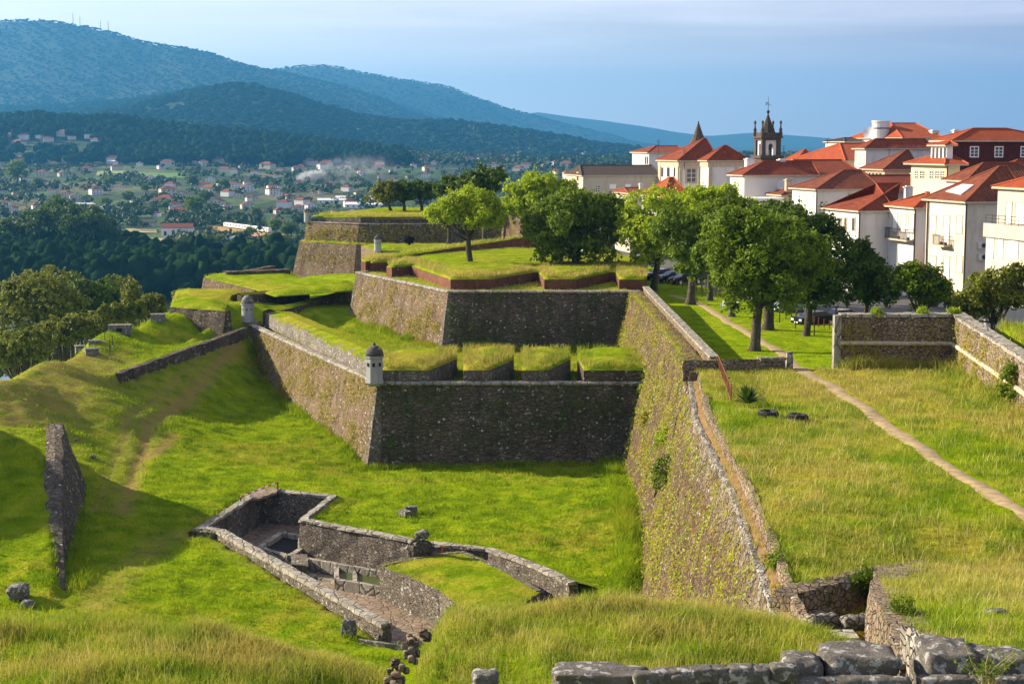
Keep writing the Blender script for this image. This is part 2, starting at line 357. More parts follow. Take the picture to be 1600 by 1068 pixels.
_c = [tuple(PZ(*p)) for p in CP_]+[(5,60,2.5),(5,85,2),(-30,70,2.6),(-60,70,4),(-60,100,5.5),(-90,100,4),(-100,70,3),(-80,140,4),(-75,172,-1),(-62,166,1),(-55,174,2),(-50,188,4.5),(-46.5,205,5),(-49,215,1),(-72,205,-9),(-64,245,-13),
 (-110,150,-8),(-110,110,1),(-100,260,-38),(-60,320,-42),(-25,330,-20),(-41,300,4),(-28,300,4),(-10,290,6),(20,200,5),(20,280,5),(45,330,5),(45,60,2.5),(45,200,3),(-110,330,-48),(-55,200,5),(-52,232,1),(-47,270,-3),(10,120,2.2),(11,174,7),(-20,190,7)]
_cp = np.array(_c)
def _phi(d2): return np.sqrt(d2+9.)
_A = _phi(((_cp[:, None, :2]-_cp[None, :, :2])**2).sum(-1)); _mu = _cp[:, 2].mean()
_w = np.linalg.solve(_A-np.eye(len(_cp))*.4, _cp[:, 2]-_mu)
def rbf(x, y):
    x = np.asarray(x, float); sh = x.shape; x = x.ravel(); y = np.asarray(y, float).ravel(); out = np.zeros(len(x))
    for i in range(0, len(x), 20000):
        out[i:i+20000] = _phi((x[i:i+20000, None]-_cp[:, 0])**2+(y[i:i+20000, None]-_cp[:, 1])**2) @ _w
    return (out+_mu).reshape(sh)
def xT(y): return np.interp(y, [40, 54, 75, 96, 112, 125, 140, 174, 190], [8.4, 9.3, 10.6, 11.2, 12.6, 13.1, 13.2, 12.9, 12.9])
def xE(y): return np.interp(y, [30, 33, 38, 57, 62], [8.3, 8.7, 9.7, 13.2, 16.9])
W1, W2 = PZ(185, 586, 7.2), PZ(385, 514, 8.5)
_wd = (W2-W1)[:2]; _wl = np.linalg.norm(_wd); _wd = _wd/_wl; _wnrm = np.array([_wd[1], -_wd[0]])      # towards the ditch
RA, RB = PZ(298, 531, 7.5), PZ(366, 493, 9.4); _rd = (RB-RA)[:2]; _rl = np.linalg.norm(_rd); _rd = _rd/_rl
STUB = [(-34.6, 121.5), (-32.0, 112), (-29.6, 103), (-27.4, 95.5)]
PIT = [tuple(PZ(px, py, 2.5)[:2]) for px, py in [(312,832),(410,769),(515,778),(468,815),(655,850),(760,861),(838,889),(890,914),(800,990),(605,990),(345,840)]]
RUT = [tuple(PZ(px, py, z)[:2]) for px, py, z in [(190,800,3),(212,735,3),(232,680,3.6),(262,640,4.4),(310,610,4.4),(370,565,5)]]
def mound(x, y):
    px = 800+2500*x/np.maximum(y, 5)
    rim = np.interp(px, [-400, 0, 250, 340, 450, 600, 628, 650, 700, 900, 1100, 1240, 1285, 1330], [41, 40, 40.2, 39.5, 37.9, 37.2, 33, 37.2, 39.1, 39.9, 39.4, 38.6, 38.2, 37])
    zt = np.interp(px, [-400, 0, 250, 450, 600, 628, 650, 700, 900, 1100, 1280], [17.55, 17.55, 17.5, 17.3, 17.0, 16.0, 17.4, 18.0, 18.15, 18.15, 17.9])
    over = np.maximum(y-rim, 0)
    z = zt+.15*fbm(x*.35, y*.35)+.10*vn(x*1.1, y*1.1)-(over**1.5)*.18
    z = np.where(y < 33, z+(33-y)*.04, z)
    return z, rim
def zg(x, y):
    x = np.asarray(x, float); y = np.asarray(y, float)
    z = rbf(x, y)
    # counterscarp step
    t = (x-W1[0])*_wd[0]+(y-W1[1])*_wd[1]; n = (x-W1[0])*_wnrm[0]+(y-W1[1])*_wnrm[1]
    zl_ = 7.3+(8.6-7.3)*np.clip(t/_wl, 0, 1); wm = np.exp(-(n/np.interp(t/_wl, [0, .7, 1], [5, 5, 2.6]))**2)*sstep(-4, 1, t)*(1-sstep(_wl+.5, _wl+2.5, t))
    z = z*(1-wm)+(zl_-1.2*sstep(-.3, .3, n)-np.maximum(n-.3, 0)*np.interp(t/_wl, [0, .6, 1], [.12, .2, .8]))*wm
    td = (x-RA[0])*_rd[0]+(y-RA[1])*_rd[1]; nd = (x-RA[0])*_rd[1]-(y-RA[1])*_rd[0]
    rz_ = RA[2]+(RB[2]-RA[2])*np.clip(td/_rl, 0, 1.1)
    z = np.where((td > -3) & (td < _rl+.6), np.maximum(z, rz_-np.abs(nd)*np.where(nd > 0, .55, .35)-np.maximum(-td, 0)*.5), z)
    # left bank with its retaining wall stub
    xs = np.interp(y, [95.5, 103, 112, 121.5], [-27.4, -29.6, -32, -34.6])
    led = np.interp(y, [88, 95.5, 121.5], [2.7, 3.3, 8.3])+.15*fbm(x*.2, y*.2)-np.maximum(0, -x-50)*.05
    led = led+6.5*sstep(-39.5, -46, x)*np.exp(-((y-113)/12.)**2)  # unseen rise past the left edge, shaped to shade this bank
    m = sstep(0, .5, xs-x)*(1-sstep(121.5, 129, y))*sstep(86, 92, y)
    z = z*(1-m)+np.maximum(z, led)*m
    z = z-.22*np.exp(-(segd(x, y, RUT)/.5)**2)-.12*np.exp(-(segd(x+1.9, y, RUT)/.4)**2)
    xr = np.interp(y, [60, 128, 138, 147, 168, 190, 215], [-60, -52, -48, -45.4, -43.8, -43, -43]); over = np.maximum(0, xr-x); z = z-over*.75*(1-np.exp(-over/2.))
    z = z-.9*np.exp(-(np.maximum(0, np.abs(x+3)-9)/5.)**2-((y-141)/7.)**2)
    amp = sstep(60, 80, y)
    z = z+amp*(.10*fbm(x*.25, y*.25)+.08*fbm(x*.9, y*.9, 3)+.035*fbm(x*2.1, y*2.1, 2))
    z = np.where((inpoly(x, y, PIT) | (segd(x, y, PIT[:9]) < .7)) & (y > 80), -.2, z)
    # foreground bank
    zm, rim = mound(x, y)
    z = np.where((y < 75) & (x < 12), np.maximum(z, zm), z)
    # gully and right-hand bank
    z = np.where((x > 8.3) & (y < 61) & (x < xE(y)) & ((y < 52) | (x > xT(y)-.1)), 12.7+.1*fbm(x, y), z)
    rb = 13.35+(62-y)*.19+.12*fbm(x*.4, y*.4)+np.maximum(0, x-18)*.05*sstep(59, 52, y)
    z = np.where((x >= xE(y)) & (y < 63.5), rb, z)
    return z
def on_ground(px, py, d0=60, d1=230):
    d = ray(px, py); ts = np.arange(d0, d1, .4); p = O[:, None]+d[:, None]*(ts/d[1]); z = zg(p[0], p[1]); k = np.nonzero(p[2] < z)[0]
    j = k[0] if len(k) else len(ts)-1; return np.array([p[0, j], p[1, j], z[j]])
def grid(name, xs, ys, zf, mt, keep=None):
    X, Y = np.meshgrid(xs, ys); Z = zf(X, Y); nx, ny = len(xs), len(ys)
    i = np.arange(nx*ny).reshape(ny, nx); Fc = np.stack([i[:-1, :-1], i[:-1, 1:], i[1:, 1:], i[1:, :-1]], -1).reshape(-1, 4)
    V = np.stack([X, Y, Z], -1).reshape(-1, 3)
    if keep is not None:
        c = V[Fc].mean(1); Fc = Fc[keep(c[:, 0], c[:, 1])]
        u, inv = np.unique(Fc, return_inverse=True); V = V[u]; Fc = inv.reshape(-1, 4)
    return nmesh(name, V, Fc, mt, smooth=True)
g1 = grid('ground', np.arange(-112, 46, .42), np.concatenate([np.arange(14, 60, .42), np.arange(60, 332, .5)]), zg, M['lawn'])
tag(g1, kind='structure')
def wear(x, y):
    w = .9*np.exp(-(segd(x, y, RUT)/.9)**2)+.6*np.exp(-(segd(x+1.9, y, RUT)/.6)**2)+.8*np.exp(-(segd(x, y, [tuple(PZ(px, py, 9)[:2]) for px, py in [(-40, 640), (20, 600), (70, 585), (125, 550)]])/6.5)**2)
    w = w+.55*np.exp(-(segd(x, y, [tuple(PZ(px, py, 2.6)[:2]) for px, py in [(150, 950), (190, 900), (250, 840), (300, 832)]])/1.3)**2)+.8*np.exp(-(segd(x, y, [PIT[10], PIT[9]])/1.0)**2)*.6
    w = w+.9*np.exp(-(segd(x, y, [tuple(PZ(px, py, 3)[:2]) for px, py in [(235, 715), (262, 700), (270, 690)]])/.7)**2)
    return np.clip(w, 0, 1)
_co = np.empty(len(g1.data.vertices)*3, np.float32); g1.data.vertices.foreach_get('co', _co); _co = _co.reshape(-1, 3)
_at = g1.data.attributes.new('wear', 'FLOAT', 'POINT'); _at.data.foreach_set('value', wear(_co[:, 0], _co[:, 1]).astype(np.float32))

# terrace and park behind the curtain wall
GATE_Y = 115.
def z2(x, y):
    x = np.asarray(x, float); y = np.asarray(y, float)
    park = np.interp(y, [112, 116, 150, 180, 300], [13.9, 13.4, 13.0, 12.6, 12.2])
    near = 14+.15*fbm(x*.12, y*.12)+.05*fbm(x*.8, y*.8, 3)
    near = near-.68*sstep(69, 62, y)*sstep(10, 16.5, x)
    z = np.where(y < GATE_Y, near, park+.04*fbm(x*.3, y*.3, 2))
    z = np.where((y > GATE_Y-1) & (x < 14.6), 14.05-.1*(x-12.5), z)          # berm behind the coping
    # the slope by the railing
    emb = sstep(31.2, 33.0, x-(y-94)*.085)*(1-sstep(112, 114.5, y))
    z = z+emb*3.4*sstep(60, 92, y)
    return z
def xg(y0, y1, st):
    return np.arange(y0, y1, st)
us = np.linspace(0, 1, 230)**1.7*135
ys2 = np.concatenate([np.arange(54.5, 120, .5), np.arange(120, 430, 1.2)])
U, Y2 = np.meshgrid(us, ys2); X2 = U+xT(Y2)+np.where(Y2 < 113, .62, -.2); RX = 14.5
def rimy(x): return np.interp(x, [9, 9.9, 16.9, 20], [54.8, 55.6, 62.1, 62.1])
Y2 = np.where(Y2 < 66, np.maximum(Y2, rimy(X2)), Y2)
ii = np.arange(U.size).reshape(U.shape); F2 = np.stack([ii[:-1, :-1], ii[:-1, 1:], ii[1:, 1:], ii[1:, :-1]], -1).reshape(-1, 4)
V2 = np.stack([X2, Y2, z2(X2, Y2)], -1).reshape(-1, 3); cy = V2[F2].mean(1)
F2a = F2[cy[:, 1] < GATE_Y]; F2b = F2[cy[:, 1] >= GATE_Y]
tag(nmesh('meadow', V2, F2a, M['meadow'], smooth=True), kind='structure')
tag(nmesh('park_lawn', V2, F2b, M['park'], smooth=True), kind='structure')
# footpath, draped as a strip of its own
PATH = [PZ(px, py, 13) for px, py in [(1050, 456), (1085, 466), (1112, 482), (1140, 503), (1180, 530), (1222, 557)]]+[PZ(px, py, 14) for px, py in [(1258, 582), (1300, 606), (1360, 644), (1420, 688), (1490, 736), (1560, 778), (1640, 822), (1750, 890)]]
def catmull(P, n=12):
    P = [np.array(p, float) for p in P]; Q = [2*P[0]-P[1]]+P+[2*P[-1]-P[-2]]; out = []
    for i in range(1, len(Q)-2):
        for k in range(n):
            t = k/n; a, b, c, d = Q[i-1:i+3]
            out.append(.5*((2*b)+(-a+c)*t+(2*a-5*b+4*c-d)*t*t+(-a+3*b-3*c+d)*t**3))
    out.append(P[-1]); return out
def ribbon(name, P, w, zf, mt, lift=.03, seed=0, m=5):
    P = catmull(P, 16); V = []; Fc = []
    for i, p in enumerate(P):
        t = (P[min(i+1, len(P)-1)]-P[max(i-1, 0)])[:2]; t = t/np.linalg.norm(t); n = np.array([-t[1], t[0]])
        wl = w*(.5+.16*float(vn(i*.35+seed, 3.3))); wr = w*(.5+.16*float(vn(i*.35+seed, 9.3)))
        for k in range(m):
            s = -wl+(wl+wr)*k/(m-1); q = p[:2]+n*s; V.append((q[0], q[1], float(zf(q[0], q[1]))+lift*(1 if 0 < k < m-1 else -1.5)))
    for i in range(len(P)-1):
        for k in range(m-1): a = i*m+k; Fc.append((a, a+1, a+m+1, a+m))
    return tag(nmesh(name, V, Fc, mt, smooth=True), kind='structure')
ribbon('footpath', PATH, 1.35, z2, M['path'], .05)
# street by the park
st = [PZ(px, py, 12.4) for px, py in [(1000, 408), (1060, 438), (1130, 452), (1200, 470), (1300, 500)]]
def street_keep(x, y): return (x > np.interp(y, [112, 135, 150, 175, 200, 240, 300], [40, 33.5, 31, 27, 23, 19, 15])) & (y > 114.5)
fs = F2[street_keep(cy[:, 0], cy[:, 1])]
V3 = V2.copy(); V3[:, 2] += .035; u_, inv_ = np.unique(fs, return_inverse=True)
tag(nmesh('street', V3[u_], inv_.reshape(-1, 4), M['asphalt'], smooth=True), kind='structure')

# ================================================================== RAMPARTS
def mitre(path, d, side=1):
    """offset an (x,y) polyline by d to its left"""
    P = [np.array(p[:2], float) for p in path]; out = []
    for i, p in enumerate(P):
        ns = []
        if i > 0: t = P[i]-P[i-1]; t /= np.linalg.norm(t); ns.append(np.array([-t[1], t[0]]))
        if i < len(P)-1: t = P[i+1]-P[i]; t /= np.linalg.norm(t); ns.append(np.array([-t[1], t[0]]))
        if len(ns) == 2: n = ns[0]+ns[1]; n = n/np.dot(n, ns[0]) if np.dot(n, ns[0]) > .2 else n
        else: n = ns[0]
        out.append(p+n*d*side)
    return out
def sub_path(path, st):
    """stations with linear z offset, returned as (i, t) pairs"""
    S = []
    for i in range(len(path)-1):
        L = math.dist(path[i][:2], path[i+1][:2]); n = max(1, int(L/st))
        S += [(i, k/n) for k in range(n)]
    S.append((len(path)-2, 1.0)); return S
def rampart(mb, path, prof, st=1.5, m=0, jit=.05, vs=1.2, dz=None, closed=True):
    """prof: closed loop of (offset outwards, z); dz: z added at each path point"""
    pr = []
    for i in range(len(prof)):
        a = prof[i]; b = prof[(i+1) % len(prof)]
        if not closed and i == len(prof)-1: pr.append(a); break
        n = max(1, int(math.dist(a, b)/vs)); pr += [(a[0]+(b[0]-a[0])*k/n, a[1]+(b[1]-a[1])*k/n) for k in range(n)]
    offs = [mitre(path, o) for o, z in pr]; S = sub_path(path, st); V = []; k = len(pr)
    dz = dz or [0]*len(path)
    for i, t in S:
        d = dz[i]*(1-t)+dz[i+1]*t
        for j in range(k):
            p = offs[j][i]*(1-t)+offs[j][i+1]*t
            V.append((p[0]+R.uniform(-jit, jit), p[1]+R.uniform(-jit, jit), pr[j][1]+d+R.uniform(-jit, jit)*.6))
    Fc = []; kk = k if closed else k-1
    for a in range(len(S)-1):
        for j in range(kk): q = (j+1) % k; Fc.append((a*k+j, a*k+q, (a+1)*k+q, (a+1)*k+j))
    if closed: Fc += [tuple(range(k-1, -1, -1)), tuple((len(S)-1)*k+j for j in range(k))]
    mb.add(V, Fc, m)
def prism(mb, poly, zb, zt, m_side=0, m_top=None, jit=0.):
    zt = zt if isinstance(zt, (list, tuple)) else [zt]*len(poly)
    P = [(p[0], p[1], zb) for p in poly]; T = [(p[0], p[1], z) for p, z in zip(poly, zt)]
    a = sum(P[i][0]*P[(i+1) % len(P)][1]-P[(i+1) % len(P)][0]*P[i][1] for i in range(len(P)))
    if a < 0: P.reverse(); T.reverse()
    n = len(P); mb.add(P+T, [(i, (i+1) % n, n+(i+1) % n, n+i) for i in range(n)]+[tuple(range(n-1, -1, -1))], m_side)
    mb.add(T, [tuple(range(n))], m_side if m_top is None else m_top)
def cap(name, poly, z, mt, parent=None, dome=.25, res=.5, lip=.12, zf=None):
    """grassy top: a soft-edged cushion over the polygon"""
    p = np.array([q[:2] for q in poly]); x0, y0 = p.min(0)-.5; x1, y1 = p.max(0)+.5
    xs = np.arange(x0, x1+res, res); ys = np.arange(y0, y1+res, res)
    X, Y = np.meshgrid(xs, ys); pl = list(map(tuple, p))+[tuple(p[0])]
    # snap the grid onto the outline so its edge follows the masonry
    d = segd(X, Y, pl); ins = inpoly(X, Y, pl[:-1])
    near = (~ins) & (d < res*1.5)
    bx = np.zeros_like(X); by = np.zeros_like(Y); bd = np.full(X.shape, 1e9)
    for (ax, ay), (cx, cy_) in zip(pl[:-1], pl[1:]):
        L = (cx-ax)**2+(cy_-ay)**2+1e-9; t = np.clip(((X-ax)*(cx-ax)+(Y-ay)*(cy_-ay))/L, 0, 1); qx = ax+t*(cx-ax); qy = ay+t*(cy_-ay)
        dd = np.hypot(X-qx, Y-qy); k = dd < bd; bd[k] = dd[k]; bx[k] = qx[k]; by[k] = qy[k]
    X = np.where(near, bx, X); Y = np.where(near, by, Y)
    base = zf(X, Y) if zf is not None else z
    Z = base+np.where(ins, dome*sstep(0, 2.2, d)+.07*fbm(X*.9, Y*.9, 3)*sstep(0, 1, d)+lip, lip*.2)
    i = np.arange(X.size).reshape(X.shape); Fc = np.stack([i[:-1, :-1], i[:-1, 1:], i[1:, 1:], i[1:, :-1]], -1).reshape(-1, 4)
    ok = (ins | near).ravel(); anyin = ins.ravel()
    Fc = Fc[ok[Fc].all(1) & anyin[Fc].any(1)]
    V = np.stack([X, Y, Z], -1).reshape(-1, 3); u, inv = np.unique(Fc, return_inverse=True)
    return nmesh(name, V[u], inv.reshape(-1, 4), mt, parent=parent, smooth=True)
BL = {}          # grass blades to grow later: (poly, z function or height, density, h, w, key)
def sown(key, poly, z, dens, h, w): BL.setdefault(key, []).append((poly, z, dens, h, w))

# ---- curtain wall on the right
cw = thing('curtain_wall', 'long sunlit curtain wall covered in yellow weeds, running away from the foreground beside the meadow', 'rampart wall')
ST_ = [45, 54, 64, 75, 86, 96, 104, 112]; near_path = [(float(xT(y)), y) for y in ST_][::1]
far_path = [(float(xT(y)), y) for y in [112, 118, 125, 132, 140, 150, 162, 175.5]]
mb = MB(); rampart(mb, near_path, [(3.5, 1.0), (.05, 13.2), (-2.2, 13.2), (-2.2, 1.0)], 1.4, jit=.12)
rampart(mb, far_path, [(3.5, 1.0), (.0, 14.0), (-1.2, 14.02), (-1.2, 1.0)], 1.4, jit=.12); mb.build('battered_face', M['curtain'], cw)
mb = MB(); rampart(mb, near_path, [(.12, 13.15), (.15, 13.3), (.05, 13.38), (-.18, 13.38), (-.18, 13.15)], .8, jit=.06); mb.build('cordon', M['white_stone'], cw)
mb = MB(); rampart(mb, near_path, [(-.5, 13.1), (-.6, 13.98), (-.85, 14.02), (-.85, 13.1)], .7, jit=.07, vs=.4); mb.build('parapet', M['rubble'], cw)
mb = MB(); rampart(mb, near_path, [(-.15, 13.1), (-.15, 13.36), (-.6, 13.42), (-.6, 13.1)], 1., jit=.04); mb.build('ledge', M['dirt'], cw)
# ---- coping beside the park
cpw = thing('coping_wall', 'low park wall with pale coping beside the shaded lawn, on top of the curtain wall', 'low wall')
CPA, CPB = (14.7, 115.2), (14.5, 173)
mb = MB(); rampart(mb, [CPA, CPB], [(.25, 12.3), (.25, 14.55), (-.25, 14.55), (-.25, 12.3)], 1.2, jit=.03); mb.build('masonry', M['rubble'], cpw)
mb = MB(); rampart(mb, [CPA, CPB], [(.34, 14.55), (.34, 14.7), (-.34, 14.7), (-.34, 14.55)], 1.2, jit=.015); mb.build('coping', M['coping'], cpw)

# ---- lower bastion
A = tuple(PZ(590, 599, 8.5)[:2]); B = (14.2, A[1]); Cc = tuple(PZ(389, 507, 8.5)[:2]); CE = (-21.5, 229.)
lb = thing('lower_bastion', 'lower arrow shaped bastion with a shaded front wall, in the middle of the ditch', 'bastion')
mb = MB(); rampart(mb, [B, A], [(0, 8.4), (-1.2, 8.4), (-1.2, 1), (1.3, 1)], 1.3, jit=.03)
o = mb.build('front_wall', M['wall_shade'], lb)
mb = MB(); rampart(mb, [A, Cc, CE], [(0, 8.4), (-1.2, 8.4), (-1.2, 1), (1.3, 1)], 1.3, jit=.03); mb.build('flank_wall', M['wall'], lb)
mb = MB(); rampart(mb, [B, A, Cc, CE], [(.16, 8.4), (.2, 8.55), (.05, 8.68), (-.5, 8.68), (-.5, 8.4)], 1., jit=.03); mb.build('coping', M['coping'], lb)
mb = MB(); rampart(mb, [(A[0]-.6, A[1]+1.6), (Cc[0]+1.2, Cc[1]-.6)], [(-.9, 8.3), (-.95, 9.9), (-1.35, 9.95), (-1.35, 8.3)], .9, jit=.08, vs=.5); mb.build('parapet', M['white_stone'], lb)
mb = MB(); rampart(mb, [(A[0]-.6, A[1]+1.6), (Cc[0]+1.2, Cc[1]-.6)], [(-.9, 9.88), (-2.2, 10.15), (-4.2, 9.9), (-5., 7.9), (-1.4, 7.9)], .9, jit=.06); mb.build('parapet_bank', M['rough'], lb)
mb = MB(); rampart(mb, [(Cc[0]+1.5, Cc[1]), (CE[0]+1.2, CE[1])], [(-.2, 8.2), (-.2, 10.1), (-1.2, 10.25), (-2.0, 10.1), (-2.05, 7.2)], 1.2, jit=.06); mb.build('rear_parapet', M['wall_shade'], lb)
mb = MB(); rampart(mb, [(Cc[0]+1.5, Cc[1]), (CE[0]+1.2, CE[1])], [(-.1, 10.12), (-1.1, 10.42), (-2.1, 10.12)], .8, jit=.06, closed=False); mb.build('parapet_turf', M['rough'], lb)
def zl(x, y):
    return 7.75+.12*fbm(np.asarray(x)*.3, np.asarray(y)*.3)+.6*sstep(160, 176, np.asarray(y, float))*0
LBP = [(A[0]+.6, A[1]+.5), (12.6, A[1]+.5), (12.6, 178), (-2, 180), (-12, 204), (-20, 229), (Cc[0]+1.2, Cc[1]-1)]
cap('terreplein', LBP, 0, M['rough'], lb, dome=0, lip=0, res=.6, zf=zl)
MER = [[(598,577),(671,577),(714,559),(714,548),(596,552)], [(724,577),(764,577),(803,560),(803,547),(723,547)], [(815.5,577),(856,577),(891.5,560),(891,547),(815,547)], [(912,577),(1010,577),(1010,548),(902,548),(902,559)]]
for i, mm in enumerate(MER):
    P = [tuple(PZ(px, py, 9.75)[:2]) for px, py in mm]
    mb = MB(); prism(mb, P, 7.6, [9.62]*len(P)); o = mb.build('merlon', M['wall_shade'] if i == 3 else M['pit'], lb)
    c = cap('turf', P, 9.62, M['rough'], o, dome=.55, res=.4, lip=.2)
    sown('top', P, 9.95, 60, .45, .045)
sown('low', LBP, zl, 26, .34, .05)
sown('top', [(A[0]+.4, A[1]+3), (A[0]+3.6, A[1]+3.6), (Cc[0]+5.4, Cc[1]-.6), (Cc[0]+2.4, Cc[1]-1)], 9.75, 8, .18, .04)

# ---- upper bastion
E = tuple(PZ(700, 456, 14)[:2]); Fp = (14.0, E[1]); G = tuple(PZ(557, 426, 14)[:2]); H_ = (3.5, 233.)
ub = thing('upper_bastion', 'upper bastion with brick embrasures and a lone tree growing on its grassy top', 'bastion')
mb = MB(); rampart(mb, [Fp, E], [(0, 13.9), (-1.2, 13.9), (-1.2, 6.5), (1.3, 6.5)], 1.3, jit=.03); mb.build('front_wall', M['wall_shade'], ub)
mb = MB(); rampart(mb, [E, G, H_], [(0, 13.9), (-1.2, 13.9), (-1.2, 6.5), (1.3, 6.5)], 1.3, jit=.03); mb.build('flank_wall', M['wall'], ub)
mb = MB(); rampart(mb, [Fp, E, G, H_], [(.16, 13.9), (.2, 14.05), (.05, 14.15), (-.5, 14.15), (-.5, 13.9)], 1., jit=.02); mb.build('coping', M['coping'], ub)
UBP = [(E[0]+.5, E[1]+.5), (12.7, E[1]+.5), (13.2, 200), (9, 232), H_, (G[0]+.6, G[1]+.3)]
def zu(x, y): return 14.0+.06*fbm(np.asarray(x)*.4, np.asarray(y)*.4)
cap('terreplein', UBP, 0, M['rough'], ub, dome=0, lip=0, res=.7, zf=zu); sown('ub', UBP, zu, 10, .25, .05)
def pz15(l): return [tuple(PZ(px, py, 15.1)[:2]) for px, py in l]
INT = pz15([(660,412),(700,424),(832,425),(841,425),(951,425),(962,425),(1011,425),(1011,405),(900,396),(798,388),(643,400),(640,404)])
MUB = [pz15([(704,436.5),(765,436.5),(832,426),(825,423),(700,422),(652,410),(643,416)]), pz15([(850.5,436.5),(900,436.5),(951.5,426),(951,423),(842,423),(841.5,426)]),
       pz15([(967.5,436.5),(1011,436.5),(1011,423),(962,423),(962,426)]), pz15([(603.6,416.5),(612,418.5),(643,415.5),(655,409),(640,406),(618,408)]), pz15([(564,408),(580.5,411),(610.5,409.5),(625,406),(618,402),(585,402)])]
mb = MB(); prism(mb, INT, 13.5, 15.0); o = mb.build('gun_platform', M['brick'], ub); cap('turf', INT, 15.02, M['rough'], o, dome=.35, res=.6, lip=.15); sown('dry', INT, 15.3, 30, .28, .05)
for P in MUB:
    mb = MB(); prism(mb, P, 13.6, 15.05); o = mb.build('merlon', M['brick'], ub)
    cap('turf', P, 15.05, M['rough'], o, dome=.55, res=.4, lip=.2); sown('dry', P, 15.4, 55, .5, .05)
PAR = [tuple(PZ(643, 400, 15.1)[:2]), tuple(PZ(798, 388, 15.1)[:2]), (2.5, 232.4), (G[0]+1.0, G[1]+1.4), tuple(PZ(600, 404, 15.1)[:2])]
mb = MB(); prism(mb, PAR, 13.6, [15.5, 16.5, 16.5, 15.3, 15.2]); o = mb.build('parapet', M['brick'], ub)
_pp = np.array([(p[0], p[1], 1) for p in PAR]); _co, *_ = np.linalg.lstsq(_pp, np.array([15.5, 16.5, 16.5, 15.3, 15.2]), rcond=None)
zpar = lambda x, y: _co[0]*x+_co[1]*y+_co[2]
cap('turf', PAR, 0, M['rough'], o, dome=.35, res=.5, lip=.1, zf=zpar); sown('dry', PAR, lambda x, y: zpar(x, y)+.25, 34, .4, .05)
P = [tuple(PZ(804, 386, 15.1)[:2]), tuple(PZ(830, 385, 15.1)[:2]), (6, 236), (3.6, 236)]
mb = MB(); prism(mb, P, 13.5, 16.5); o = mb.build('parapet', M['brick'], ub); cap('turf', P, 16.5, M['rough'], o, dome=.2)
# light wall behind it
mb = MB(); rampart(mb, [(7.5, 240), (-1.5, 262)], [(.5, 12), (0, 18.6), (-1, 18.6), (-1, 12)], 1.5, jit=.05)
tag(mb.build('inner_wall', M['curtain']), 'sunlit tan inner wall between the lone tree and the leafy trees', 'rampart wall')

# ---- far bastion
fb = thing('far_bastion', 'farthest two tiered bastion with a group of umbrella shaped trees on its top', 'bastion')
K = tuple(PZ(561, 350, 15)[:2]); I_ = tuple(PZ(480, 347.5, 15)[:2]); I_ = (I_[0], K[1]+8.5); I_ = ((480-800)/2500*I_[1], I_[1]); Lp = (6., K[1]-1)
mb = MB(); rampart(mb, [Lp, K], [(0, 15), (.6, 11.1), (-1.5, 11.1), (-1.5, 15)], 1.6, jit=.04); mb.build('shaded_wall', M['wall_shade'], fb)
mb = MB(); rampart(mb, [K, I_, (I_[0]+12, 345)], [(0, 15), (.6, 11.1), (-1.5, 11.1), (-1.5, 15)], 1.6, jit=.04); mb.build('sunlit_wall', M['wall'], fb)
mb = MB(); rampart(mb, [(-22, K[1]-.8), K, I_, (I_[0]+12, 345)], [(1.2, 11.2), (2.8, 3.), (-1.5, 3.), (-1.5, 11.2)], 1.6, jit=.04); mb.build('lower_tier', M['wall'], fb)
mb = MB(); rampart(mb, [(-22, K[1]-.8), K, I_, (I_[0]+12, 345)], [(1.25, 11.2), (.8, 11.5), (.4, 11.7), (-.2, 11.2)], 1.2, jit=.12); mb.build('turf_ledge', M['rough'], fb)
mb = MB(); rampart(mb, [Lp, K, I_, (I_[0]+12, 345)], [(.15, 14.95), (.18, 15.12), (-.6, 15.15), (-.6, 14.95)], 1.6, jit=.03); mb.build('coping', M['coping'], fb)
FBP = [(Lp[0], Lp[1]+.8), (K[0]+.3, K[1]+.8), (I_[0]+.8, I_[1]+.3), (I_[0]+12.5, 344), (6, 345)]
mb = MB(); prism(mb, [FBP[0], (-9, Lp[1]+.8), (-9.3, Lp[1]+4), (6, Lp[1]+4)], 14.5, 16.2); prism(mb, [(-11.5, Lp[1]+4), (-11, K[1]+.7), FBP[1], FBP[2], (I_[0]+4, I_[1]+4), (K[0]+3, K[1]+6)], 14.5, [16.3, 16.3, 16.3, 15.7, 15.7, 16.3]); o = mb.build('parapet', M['wall_shade'], fb)
cap('turf', FBP, 15.9, M['rough'], fb, dome=.5, res=.9, lip=.3); sown('dry', [FBP[0], FBP[1], FBP[2], (I_[0]+5, I_[1]+6), (K[0]+3, K[1]+8), (6, Lp[1]+8)], 16.5, 14, .5, .07)
# lower court before it, with the small sentry box
crt = thing('outer_court', 'grassy ledge holding the small distant sentry box below the far bastion', 'rampart wall')
P = [tuple(PZ(660, 396, 10.8)[:2]), tuple(PZ(590, 394, 10.8)[:2]), (K[0]+.5, K[1]-2), (5, K[1]-2), (5, 270)]
mb = MB(); prism(mb, P, 4, 11.0); mb.build('retaining_wall', M['wall'], crt); cap('turf', P, 11.0, M['rough'], crt, dome=.5)
sown('dry', P, 11.3, 9, .45, .07)

